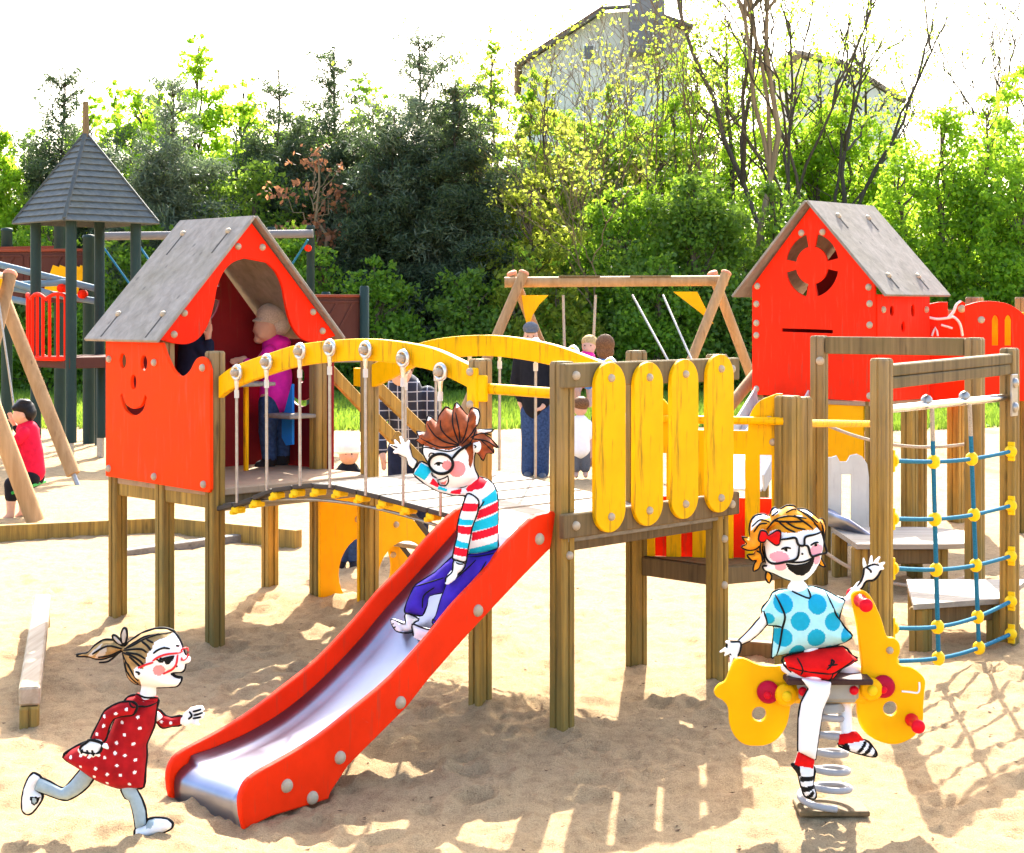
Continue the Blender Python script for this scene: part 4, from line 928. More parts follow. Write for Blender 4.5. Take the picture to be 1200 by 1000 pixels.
def leaves(cent, rad, n, size, asp=.62, flat=0.0, rg=rng, droop=0., pw=2.):
    """n leaf quads spread over blobs (cent k x 3, rad k)"""
    k = len(cent); pr = rad**pw; pr = pr/pr.sum(); ix = rg.choice(k, n, p=pr)
    d = rg.normal(size=(n, 3)); d /= np.linalg.norm(d, axis=1)[:, None]
    rr = rg.random(n)**.42*np.where(rg.random(n) < .16, 1.15+.55*rg.random(n), 1)
    p = cent[ix]+d*(rad[ix]*rr)[:, None]*np.array([1, 1, .8])
    nn = rg.normal(size=(n, 3))+d*.6+np.array([0, 0, flat]); nn /= np.linalg.norm(nn, axis=1)[:, None]
    a = np.cross(nn, rg.normal(size=(n, 3))); a /= np.linalg.norm(a, axis=1)[:, None]
    a[:, 2] -= droop; b = np.cross(nn, a)
    s = size*(.6+.8*rg.random(n)); w_ = s*asp
    q = np.stack([p-a*s[:, None]*.5, p+b*w_[:, None]*.5, p+a*s[:, None]*.5, p-b*w_[:, None]*.5], 1).reshape(-1, 3)
    return q
def leaf_obj(name, q, mat, parent, kind=None):
    fs = np.arange(len(q)).reshape(-1, 4); me = np_mesh(name, q, fs, False)
    o = link(name, me, parent, None, mat if isinstance(mat, list) else [mat])
    if kind: o['kind'] = kind
    return o
def limb(m, p, q, r0, r1, wob=.05, n=5, rg=rng, seg=5):
    p, q = np.array(p, float), np.array(q, float); ln = np.linalg.norm(q-p)
    pts = [p+(q-p)*i/n+(rg.normal(size=3)*wob*ln*math.sin(math.pi*i/n)) for i in range(n+1)]
    m.tube([Vector(x) for x in pts], [r0+(r1-r0)*i/n for i in range(n+1)], seg, False); return pts
def px_h(v, y): return CZ+(HV-v)*y/F
def prof(kind, f):
    if kind == 'column': return (np.sin(np.pi*np.clip(f*.86+.12, 0, 1))**.55)*np.where(f > .75, 1-(f-.75)*2.4, 1)
    if kind == 'cone': return np.clip(1.05-f, .05, 1)**.8
    if kind == 'dome': return np.sqrt(np.clip(1-(f*1.0)**2.2, 0.02, 1))
    return np.sin(np.pi*np.clip(f*.88+.1, 0, 1))**.6
def leafy(name, label, u, vtop, wpx, y, mat, kind='round', n=11000, size=.125, z0=.2, group=None, clumps=70, cr=.42, mat2=None, gap=1.0, bk=None, cat='tree', dep=.36):
    x = (u-600)*y/F; h = px_h(vtop, y); hw = wpx*y/F/2
    t = thing(name, label, cat, V2(x, y), group)
    m = MB(); rg = np.random.default_rng(int(abs(u*7+vtop*3+wpx)))
    f = rg.random(clumps)**.85; ang = rg.random(clumps)*2*math.pi; pr = prof(kind, f)*hw
    rr = pr*np.sqrt(rg.random(clumps))*1.0
    rad = hw*cr*(.55+.6*rg.random(clumps))*(.45+.55*prof(kind, f))*(1-.55*f*f)
    rr = np.maximum(rr-rad*.35, 0)
    cz = z0+f*(h-z0); cz = np.minimum(cz, h-rad*.55)
    cen = np.stack([x+rr*np.cos(ang), y+rr*np.sin(ang)*dep, cz], 1)
    top = np.array([x+rg.normal()*.1, y, h*.93]); limb(m, (x, y, -.1), top, .05+hw*.05, .015, .02, 8, rg, 6)
    for i in range(0, clumps, 3):
        zz = max(.3, cen[i][2]-rad[i]-.3-rr[i]*.5); limb(m, (x, y, zz), cen[i], .012+.01*hw, .006, .08, 4, rg, 4)
    m.build('trunk', bk or bark, t)
    n = int(n*1.35) if n > 1000 else n; q = leaves(cen, rad, n, size, rg=rg); leaf_obj('crown', q, mat, t)
    if mat2: leaf_obj('crown_accent', leaves(cen[::2]+rg.normal(size=(len(cen[::2]), 3))*.15, rad[::2]*1.05, n//5, size, rg=rg), mat2, t)
    return t
def pine(label, u, vtop, wpx, y, mat, dens=1.0, z0=.4, spike=1.2, group=None, lowcut=0):
    x = (u-600)*y/F; h = px_h(vtop, y); hw = wpx*y/F/2
    t = thing('pine_tree', label, 'pine', V2(x, y), group); m = MB(); rg = np.random.default_rng(int(abs(u*5+vtop)))
    limb(m, (x, y, -.1), (x+rg.normal()*.08, y, h-.1), .05+.02*h/3, .018, .008, 8, rg, 6)
    cen, rad = [], []
    z = z0
    tipq = []
    while z < h-.3:
        f = (z-z0)/(h-z0); nb = int(rg.integers(4, 8)) if f < .7 else int(rg.integers(3, 5))
        a0 = rg.random()*6
        for k in range(nb):
            a = a0+k*2*math.pi/nb+rg.normal()*.3; l = (hw*(1-f)**.6*(.45+.75*rg.random())+.2)*(1 if f < .7 else .9)
            up_ = .2+.75*f*f+rg.normal()*.12; e = np.array([x+l*math.cos(a), y+l*math.sin(a)*.8, z+l*up_]); pts = limb(m, (x, y, z), e, .016+.008*l, .006, .05, 5, rg, 4)
            for i in range(1 if f < .55 else 2, 6):
                for _ in range((3 if l > .9 else 2) if f < .7 else 1):
                    cen.append(pts[i]+rg.normal(size=3)*.14*l*np.array([1, 1, .6])); rad.append((.13+.13*l*(1-.06*i))*(1 if f < .7 else .8)+.05*rg.random())
        z += (.30+.12*rg.random())*(1+spike*.5*max(0, f-.55)*2)
    for k in range(12): cen.append(np.array([x, y, h-.08-.12*k])); rad.append(.075+.012*k)
    cen, rad = np.array(cen), np.array(rad); m.build('trunk', barkdark, t)
    n = int(len(cen)*62*dens); q = leaves(cen, rad, n, .17, .17, rg=rg, pw=1.3); leaf_obj('crown', q, mat, t); return t
def bare(label, u, vtop, y, spread, nmain, r0, mat, leafm, nl=900, lean=0, name='bare_tree', ls=.10, v0=None, seed=None, depth=4, cat='tree', up=.9, tl=.33):
    x = (u-600)*y/F; h = px_h(vtop, y); rg = np.random.default_rng(seed or int(abs(u*3+vtop+spread*10))); t = thing(name, label, cat, V2(x, y)); m = MB(); tips = []
    def grow(p, d, ln, r, dep):
        e = p+d*ln; pts = limb(m, p, e, r, r*.62, .03, 4, rg, 5 if dep > 1 else 4)
        if dep <= 1: tips.extend(pts[1:])
        if dep == 0: return
        nb = 2 if rg.random() < .5 else 3
        for k in range(nb):
            nd = d+rg.normal(size=3)*spread*(.55 if k == 0 else 1.0); nd[2] = abs(nd[2])*.7+up*.45; nd /= np.linalg.norm(nd)
            grow(np.array(e), nd, ln*(.62+.25*rg.random()), r*(.62 if k else .74), dep-1)
    for k in range(nmain):
        d = np.array([rg.normal()*spread*.7+lean, rg.normal()*spread*.5, 1.0]); d /= np.linalg.norm(d)
        grow(np.array([x+rg.normal()*.07*nmain, y+rg.normal()*.1, -.1]), d, h*tl, r0*(1 if k == 0 else .75), depth)
    m.build('trunk', mat, t)
    if leafm:
        tp = np.array(tips); leaf_obj('crown', leaves(tp, np.full(len(tp), .16), nl, ls, rg=rg), leafm, t)
    return t

# back row, left to right
leafy('leafy_tree', 'bright lime bush tree at the far left edge behind the swing poles', 2, 138, 110, 41, LM['lime'], 'round', 9000)
pine('dark pine with a forked top rising left of the grey tower roof', 72, 78, 190, 42, LM['pine'], 1.0)
leafy('leafy_tree', 'thin lime tree between the grey tower roof and the tall poplar', 135, 95, 120, 44, LM['lime'], 'round', 6500, clumps=110, cr=.22)
leafy('poplar', 'tallest lime green poplar behind the smiling hut', 232, 40, 165, 46, LM['lime'], 'column', 17000, clumps=170, cr=.24)
pine('broad dark pine standing in front of the lime poplar', 202, 92, 200, 41, LM['bluepine'], 1.0)
pine('nearly bare pine spire between the poplar and the shaggy pine', 326, 78, 150, 43, LM['pine'], .8, .6, 2.2)
pine('shaggy dark pine left of the blue grey spruce', 391, 52, 175, 42, LM['pine'], 1.0, .6, 1.6)
leafy('dark_tree', 'dense dark green tree behind the roof of the smiling hut', 300, 190, 210, 41, LM['dark'], 'dome', 14000, z0=.1)
leafy('copper_tree', 'small tree with pinkish copper young leaves over the hut gable', 368, 160, 125, 39.5, LM['copper'], 'round', 420, clumps=40, z0=2.6, size=.17, cr=.3, bk=barktan)
pine('wide blue grey pine with a thin bare spike in the middle', 497, 40, 250, 41, LM['bluepine'], 1.25, .3, 1.5)
pine('dark lower pine in front of the blue grey spruce', 535, 95, 170, 40, LM['pine'], 1.3, .2)
pine('dense dark pine with drooping boughs right of the hut gable', 455, 130, 140, 40, LM['pine'], 1.2, .2)
leafy('poplar', 'slender lime green poplar beside the house gable', 577, 34, 78, 45, LM['lime'], 'column', 7000, clumps=110, cr=.34)
leafy('leafy_tree', 'yellow olive bush tree with loose leaves left of the bare twigs', 640, 92, 150, 43, LM['olive'], 'round', 6500, clumps=70, cr=.3)
leafy('leafy_tree', 'open olive tree with drooping twigs above the log swing frame', 620, 200, 190, 39.5, LM['olive'], 'dome', 5200, clumps=80, cr=.25, size=.13)
bare('tangled bare shrub with arching brown twigs in front of the house', 735, 30, 43, .55, 7, .05, barktan, LM['olive'], 1500, -.18, depth=5)
bare('bare brown shrub leaning right below the chimney', 762, 5, 44, .5, 6, .05, barktan, LM['lime'], 900, .02, depth=5)
bare('small tangled bare shrub above the swing beam', 690, 130, 40.5, .6, 5, .035, barktan, LM['olive'], 1300, .1, depth=5)
leafy('leafy_tree', 'fresh green tree with lit edges right of the swing frame', 735, 215, 170, 40, LM['mid'], 'dome', 11000, mat2=LM['lime'])
leafy('leafy_tree', 'tall loose lime tree behind the straight tan trunk', 850, 25, 190, 47, LM['lime'], 'column', 7500, clumps=90, cr=.24)
bare('straight tan trunked tree rising behind the swing beam', 864, -60, 41, .34, 1, .11, barktan, LM['lime'], 900, 0, depth=4, tl=.5)
bare('dark straight trunk with high branches left of the forked tree', 919, -50, 42, .36, 1, .10, barkdark, LM['lime'], 800, .01, depth=4, tl=.52)
bare('thin leaning dark trunk between the tan trunk and the straight dark one', 900, 20, 43, .4, 1, .08, barkdark, LM['lime'], 500, -.08, depth=4, tl=.45)
bare('dark forked tree with spreading limbs above the red house roof', 978, -70, 42, .42, 2, .10, barkdark, LM['lime'], 900, .03, depth=4, up=.7)
bare('slim dark tree with long limbs reaching right above the lime bush', 1005, -40, 43, .45, 2, .08, barkdark, LM['lime'], 600, .12, depth=5)
bare('bare dark tree with upright twigs at the upper right', 1112, -30, 46, .42, 2, .075, barkdark, LM['lime'], 350, .02, depth=5)
bare('bare slender tree at the top right corner', 1168, -30, 47, .4, 2, .07, barkdark, LM['lime'], 300, 0, depth=5)
leafy('leafy_tree', 'green tree filling the space behind the dark trunks', 950, 120, 190, 46, LM['mid'], 'round', 9000, mat2=LM['lime'])
leafy('leafy_tree', 'lime tree behind the ridge of the red house roof', 1030, 130, 150, 45, LM['lime'], 'round', 7000)
leafy('leafy_tree', 'dark glossy bush tree left of the red house', 815, 205, 240, 39.5, LM['dark'], 'dome', 17000, z0=.1, mat2=LM['mid'])
leafy('leafy_tree', 'dark green bush behind the red house gable', 905, 215, 170, 40, LM['dark'], 'dome', 11000, z0=.1, mat2=LM['mid'])
leafy('leafy_tree', 'large bright lime bush right of the red house roof', 1105, 122, 230, 40.5, LM['lime'], 'dome', 16000, z0=.1, clumps=110, mat2=LM['mid'], dep=.25)
leafy('leafy_tree', 'bright lime bush tree at the right edge of the view', 1205, 78, 190, 42, LM['lime'], 'dome', 15000, z0=.1)
leafy('leafy_tree', 'lime bush tree beyond the right edge bush', 1330, 90, 190, 41, LM['lime'], 'dome', 6000, z0=.1)
leafy('dark_tree', 'dark tree beyond the left edge of the view', -110, 120, 200, 42, LM['dark'], 'dome', 7000, z0=.1)
leafy('bush', 'mid green bush low behind the grey tower posts', 60, 240, 170, 39, LM['mid'], 'dome', 9000, z0=.05, cat='bush')
leafy('bush', 'dark green bush between the tower and the smiling hut', 165, 255, 150, 39, LM['dark'], 'dome', 8000, z0=.05, mat2=LM['mid'], cat='bush')
leafy('bush', 'low yellow green bush under the log swing beam', 655, 330, 110, 38.5, LM['olive'], 'dome', 4500, z0=.05, mat2=LM['mid'], cat='bush')

# more foliage that fills the wood
leafy('leafy_tree', 'full lime tree at the left behind the grey tower roof', 165, 98, 150, 43.5, LM['lime'], 'round', 9000, cr=.36)
leafy('leafy_tree', 'loose lime crown right of the tall poplar above the hut ridge', 285, 120, 130, 44, LM['lime'], 'round', 7500, cr=.36)
leafy('leafy_tree', 'pale green crown between the two pines over the hut gable', 425, 150, 150, 44, LM['mid'], 'round', 8000, mat2=LM['lime'])
leafy('leafy_tree', 'sunlit lime crown behind the slender poplar and the spike topped pine', 545, 90, 150, 46, LM['lime'], 'round', 8000)
leafy('leafy_tree', 'broad lime crown in front of the left half of the house', 665, 130, 180, 45, LM['mid'], 'round', 11000, cr=.36, mat2=LM['lime'])
leafy('leafy_tree', 'leafy olive crown in front of the right half of the house below the chimney', 745, 140, 150, 45.5, LM['olive'], 'round', 9000, cr=.36)
leafy('leafy_tree', 'feathery tall lime crown around the tan trunk', 845, -10, 170, 45, LM['lime'], 'round', 6500, cr=.22, clumps=120, size=.10, z0=2.0)
leafy('leafy_tree', 'feathery tall lime crown around the dark straight trunk', 925, 0, 150, 45.5, LM['lime'], 'round', 6000, cr=.22, clumps=120, size=.10, z0=2.0)
leafy('leafy_tree', 'light lime crown low behind the forked tree', 990, 100, 170, 45, LM['lime'], 'round', 7000, cr=.3)
leafy('leafy_tree', 'lime green crown right of the tangled bare shrubs', 790, 120, 150, 44, LM['lime'], 'round', 7500, cr=.34)
leafy('bush', 'lit mid green bush behind the hut gable and the grey pipe', 340, 265, 160, 38.4, LM['mid'], 'dome', 7500, z0=.05, cat='bush', mat2=LM['lime'])
leafy('bush', 'mid green bush under the spike topped pine', 445, 300, 130, 38.2, LM['mid'], 'dome', 5500, z0=.05, cat='bush', mat2=LM['dark'])
leafy('bush', 'dark green bush left of the log swing frame', 550, 315, 130, 38.2, LM['dark'], 'dome', 6000, z0=.05, cat='bush', mat2=LM['mid'])
leafy('bush', 'yellow green bush at the left corner of the log swing frame', 610, 290, 90, 38.3, LM['olive'], 'dome', 3800, z0=.05, cat='bush', mat2=LM['mid'])
leafy('bush', 'sunny green bush under the right part of the swing beam', 770, 300, 130, 38.4, LM['mid'], 'dome', 6000, z0=.05, cat='bush', mat2=LM['dark'])

leafy('leafy_tree', 'lime crown filling the gap left of the tall poplar', 195, 95, 130, 45.5, LM['lime'], 'round', 8000, cr=.24, clumps=120)
leafy('leafy_tree', 'lime crown between the poplar and the bare spire pine', 285, 92, 140, 46, LM['lime'], 'round', 8500, cr=.24, clumps=120)
leafy('leafy_tree', 'mid green crown behind the copper leaved tree', 350, 128, 150, 45.5, LM['mid'], 'round', 9000, cr=.28, clumps=110, mat2=LM['lime'])
leafy('leafy_tree', 'pale green crown left of the spike topped pine', 432, 92, 130, 45.8, LM['mid'], 'round', 8000, cr=.26, clumps=110, mat2=LM['lime'])
leafy('leafy_tree', 'light green crown between the grey tower roof and its left pine', 105, 112, 120, 45, LM['lime'], 'round', 6500, cr=.26, clumps=110)
leafy('leafy_tree', 'small lime crown at the top left behind the forked pine', 38, 150, 120, 45.4, LM['mid'], 'round', 7000, cr=.26, clumps=110, mat2=LM['lime'])
leafy('leafy_tree', 'thin crown with fresh leaves in front of the tall chimney', 770, 55, 150, 44.5, LM['lime'], 'round', 3600, cr=.2, clumps=120, size=.10, z0=2.5)
leafy('leafy_tree', 'light crown of small leaves above the ridge of the red house', 1010, 40, 190, 46.5, LM['lime'], 'round', 4200, cr=.2, clumps=130, size=.10, z0=2.5)
leafy('leafy_tree', 'lime bush tree between the red house roof and the large right bush', 1055, 178, 150, 40.2, LM['lime'], 'dome', 9500, z0=.1, clumps=120, cr=.3)
leafy('leafy_tree', 'lime bush tree between the two large bushes at the right', 1158, 112, 150, 40.8, LM['lime'], 'dome', 10000, z0=.1, clumps=130, cr=.3, mat2=LM['mid'])
leafy('leafy_tree', 'lime crown behind the train cab boards at the right edge', 1195, 190, 170, 39.6, LM['lime'], 'dome', 9000, z0=.1, clumps=120, cr=.3, mat2=LM['mid'])
leafy('leafy_tree', 'light lime crown around the dark forked trunks', 960, 60, 150, 45.2, LM['lime'], 'round', 5200, cr=.2, clumps=140, size=.10, z0=2.0)
leafy('leafy_tree', 'small leaved lime crown beside the chimney of the house', 815, 40, 130, 45.6, LM['lime'], 'round', 5000, cr=.2, clumps=140, size=.10, z0=2.0)
leafy('leafy_tree', 'fresh lime crown hiding the left corner of the house', 622, 82, 105, 44.2, LM['lime'], 'round', 7500, cr=.26, clumps=120, mat2=LM['mid'])
leafy('leafy_tree', 'green crown in front of the house wall under the chimney', 715, 100, 150, 44.8, LM['mid'], 'round', 7500, cr=.24, clumps=120, mat2=LM['lime'])
# dense dark hedge that closes the bottom of the wood
hx_ = np.arange(-21, 22, .55); rg = np.random.default_rng(5)
cen = np.concatenate([np.stack([hx_+rg.normal(size=len(hx_))*.3, 39.0+k*1.0+rg.normal(size=len(hx_))*.4, np.full(len(hx_), .5+k*.75)+rg.random(len(hx_))*.5], 1) for k in range(4)])
rad = .62+.35*rg.random(len(cen))
q1_ = leaves(cen, rad, 60000, .16, rg=rg); hd = leaf_obj('hedge', q1_, LM['dark'], None, 'stuff')
tag(hd, 'dense dark hedge and undergrowth along the foot of the trees', 'hedge')
# second, farther belt so that no bare horizon shows
hx_ = np.arange(-30, 31, .9); cen = np.concatenate([np.stack([hx_+rg.normal(size=len(hx_))*.4, 49+rg.normal(size=len(hx_))*.6, np.full(len(hx_), .8+k*1.1)+rg.random(len(hx_))*.8], 1) for k in range(4)])
q2_ = leaves(cen, 1.0+.5*rg.random(len(cen)), 42000, .24, rg=rg); hd2 = leaf_obj('undergrowth', q2_, LM['mid'], None, 'stuff')
tag(hd2, 'green thicket deep behind the trunks of the trees', 'thicket')
# lawn between the sand and the hedge
n = 90000; gx_ = (rng.random(n)-.5)*44; gy_ = 27.2+rng.random(n)**1.3*12.5+.5*np.sin(gx_*.9)
gz_ = height(gx_[:, None], gy_[:, None])[:, 0]; hgt = .07+.09*rng.random(n); aa = rng.random(n)*6.28; wd = .018
dx, dy = np.cos(aa)*wd, np.sin(aa)*wd; lx, ly = rng.normal(size=n)*.03, rng.normal(size=n)*.03
q = np.stack([np.stack([gx_-dx, gy_-dy, gz_-.01], 1), np.stack([gx_+dx, gy_+dy, gz_-.01], 1), np.stack([gx_+dx*.3+lx, gy_+dy*.3+ly, gz_+hgt], 1), np.stack([gx_-dx*.3+lx, gy_-dy*.3+ly, gz_+hgt], 1)], 1).reshape(-1, 3)
fs = np.arange(len(q)).reshape(-1, 4)
yy = np.linspace(0, 1, 40); xx = np.linspace(-40, 40, 120); PX, PT = np.meshgrid(xx, yy)
PY = 27.5+.5*np.sin(PX*.9)+.3*np.sin(PX*2.3)+PT*60; PZ = height(PX, PY)+.012
sv = np.stack([PX, PY, PZ], -1).reshape(-1, 3); i0 = (np.arange(39)[:, None]*120+np.arange(119)[None]).ravel()+len(q)
sf = np.stack([i0, i0+1, i0+121, i0+120], -1)
me = np_mesh('grass', np.concatenate([q, sv]), np.concatenate([fs, sf]), False, np.concatenate([np.zeros(len(fs), int), np.ones(len(sf), int)]))
lawn = paint('lawn soil and moss', (.085, .15, .02), .9, .2, 1.5, (.10, .08, .03))
gr = link('grass', me, None, None, [LM['grass'], lawn]); tag(gr, 'strip of short bright grass between the sand and the hedge', 'grass', kind='stuff')
# ------------------------------------------------------------------ people: implicit surfaces turned into one mesh each
def poly_d(px_, pz_, poly):
    """signed distance of grid points to a polygon, positive inside"""
    P = np.array(poly, float); Q = np.roll(P, -1, 0); best = np.full(px_.shape, 1e9); ins = np.zeros(px_.shape, bool)
    for (x0, z0), (x1, z1) in zip(P, Q):
        ex, ez = x1-x0, z1-z0; l2 = ex*ex+ez*ez+1e-12
        t = np.clip(((px_-x0)*ex+(pz_-z0)*ez)/l2, 0, 1); best = np.minimum(best, (px_-x0-t*ex)**2+(pz_-z0-t*ez)**2)
        c = (z0 > pz_) != (z1 > pz_); xi = x0+(pz_-z0)*ex/(ez if abs(ez) > 1e-12 else 1e-12); ins ^= c & (px_ < xi)
    d = np.sqrt(best); return np.where(ins, d, -d)
def blur(a, n):
    for _ in range(n):
        b = a.copy(); b[1:-1] = (a[:-2]+2*a[1:-1]+a[2:])/4; a = b.copy(); a[:, 1:-1] = (b[:, :-2]+2*b[:, 1:-1]+b[:, 2:])/4
    return a
def surface(items, vox, name, k=.006):
    """items: ('poly', pts, R, y0[, gx, gz]) puffed outline | ('cap', p, q, r0, r1) | ('ell', c, (rx, ry, rz)[, matrix]) -> mesh (surface nets)"""
    lo, hi = np.full(3, 1e9), np.full(3, -1e9)
    for it in items:
        if it[0] == 'poly':
            p = np.array(it[1]); l = [p[:, 0].min(), it[3]-it[2]-.03, p[:, 1].min()]; h = [p[:, 0].max(), it[3]+it[2]+.03, p[:, 1].max()]
            if len(it) > 4:
                e = abs(it[4])*(h[2]-l[2]); l[1] -= e; h[1] += e
        elif it[0] == 'cap':
            p, q = np.array(it[1]), np.array(it[2]); r = max(it[3], it[4]); l = np.minimum(p, q)-r; h = np.maximum(p, q)+r
        else: c = np.array(it[1]); r = max(it[2]); l, h = c-r, c+r
        lo, hi = np.minimum(lo, l), np.maximum(hi, h)
    lo -= 3*vox+k; hi += 3*vox+k
    n = np.ceil((hi-lo)/vox).astype(int)+1
    gx = lo[0]+np.arange(n[0])*vox; gy = lo[1]+np.arange(n[1])*vox; gz = lo[2]+np.arange(n[2])*vox
    X2, Z2 = np.meshgrid(gx, gz, indexing='ij'); Fd = np.full(n, -1.0, np.float32)
    X, Y, Z = gx[:, None, None], gy[None, :, None], gz[None, None, :]
    for it in items:
        if it[0] == 'poly':
            d = poly_d(X2, Z2, it[1]); d = np.where(d > 0, np.maximum(blur(d, 2), vox*.3), d); r = it[2]; y0 = it[3]
            yc = y0+(it[4]*(Z2-np.mean([q[1] for q in it[1]])) if len(it) > 4 else 0*Z2)
            f = r-np.sqrt(np.maximum(r-d, 0)[:, None, :]**2+(Y-yc[:, None, :])**2)
        elif it[0] == 'cap':
            p, q = np.array(it[1], float), np.array(it[2], float); e = q-p; l2 = (e**2).sum()+1e-12
            t = np.clip(((X-p[0])*e[0]+(Y-p[1])*e[1]+(Z-p[2])*e[2])/l2, 0, 1)
            f = it[3]+(it[4]-it[3])*t-np.sqrt((X-p[0]-t*e[0])**2+(Y-p[1]-t*e[1])**2+(Z-p[2]-t*e[2])**2)
        else:
            c, r = it[1], it[2]; q = np.sqrt(((X-c[0])/r[0])**2+((Y-c[1])/r[1])**2+((Z-c[2])/r[2])**2); f = (1-q)*min(r)
        f = f.astype(np.float32)
        h = np.clip(k-np.abs(Fd-f), 0, None); Fd = np.maximum(Fd, f)+h*h/(4*k)
    S_ = Fd > 0
    c8 = [Fd[i:n[0]-1+i, j:n[1]-1+j, l:n[2]-1+l] for i in (0, 1) for j in (0, 1) for l in (0, 1)]
    cnt = sum((c > 0).astype(np.int8) for c in c8); act = (cnt > 0) & (cnt < 8); idx = np.full(act.shape, -1, np.int64); ai = np.argwhere(act); idx[act] = np.arange(len(ai))
    vals = np.stack([c[act] for c in c8], 1); offs = np.array([(i, j, l) for i in (0, 1) for j in (0, 1) for l in (0, 1)], float)
    acc = np.zeros((len(ai), 3)); w_ = np.zeros(len(ai))
    for a in range(8):
        for b in range(a+1, 8):
            if np.abs(offs[a]-offs[b]).sum() != 1: continue
            va, vb = vals[:, a], vals[:, b]; m = (va > 0) != (vb > 0); t = np.where(m, va/np.where(m, va-vb, 1), 0)
            acc += np.where(m[:, None], offs[a]+(offs[b]-offs[a])*t[:, None], 0); w_ += m
    V = lo+(ai+acc/w_[:, None])*vox; faces = []
    for ax in range(3):
        sl0 = [slice(None)]*3; sl1 = [slice(None)]*3; sl0[ax] = slice(0, -1); sl1[ax] = slice(1, None)
        a, b = S_[tuple(sl0)], S_[tuple(sl1)]; e = np.argwhere(a != b); o = [d for d in range(3) if d != ax]
        e = e[(e[:, o[0]] > 0) & (e[:, o[1]] > 0) & (e[:, o[0]] < n[o[0]]-1) & (e[:, o[1]] < n[o[1]]-1)]
        qs = []
        for p, q in ((0, 0), (1, 0), (1, 1), (0, 1)):
            g_ = e.copy(); g_[:, o[0]] -= 1-p; g_[:, o[1]] -= 1-q; qs.append(idx[g_[:, 0], g_[:, 1], g_[:, 2]])
        f = np.stack(qs, 1); fl = a[e[:, 0], e[:, 1], e[:, 2]]
        if ax == 1: fl = ~fl
        f[~fl] = f[~fl][:, ::-1]; faces.append(f)
    fcs = np.concatenate(faces); fcs = fcs[(fcs >= 0).all(1)]
    # light smoothing
    for _ in range(2):
        s = np.zeros_like(V); cn = np.zeros(len(V))
        for a, b in ((0, 1), (1, 2), (2, 3), (3, 0)):
            np.add.at(s, fcs[:, a], V[fcs[:, b]]); np.add.at(cn, fcs[:, a], 1)
        V = V*.5+.5*s/np.maximum(cn, 1)[:, None]
    return V, fcs
def mark(V, fcs, rules, default=0, front_only=True):
    """material index per face from outlines on the front of the cloth: ('poly', pts, i) | ('ell', (x, z), rx, rz, i)"""
    c = V[fcs].mean(1); mi = np.full(len(fcs), default)
    nrm = np.cross(V[fcs[:, 2]]-V[fcs[:, 0]], V[fcs[:, 3]]-V[fcs[:, 1]])
    fr = nrm[:, 1] < 0 if front_only else np.ones(len(fcs), bool)
    for r in rules:
        if r[0] == 'poly': s = poly_d(c[:, 0], c[:, 2], r[1]) > 0
        else: s = ((c[:, 0]-r[1][0])/r[2])**2+((c[:, 2]-r[1][1])/r[3])**2 < 1
        mi[s & (fr | (len(r) > 5))] = r[2] if r[0] == 'poly' else r[4]
    return mi
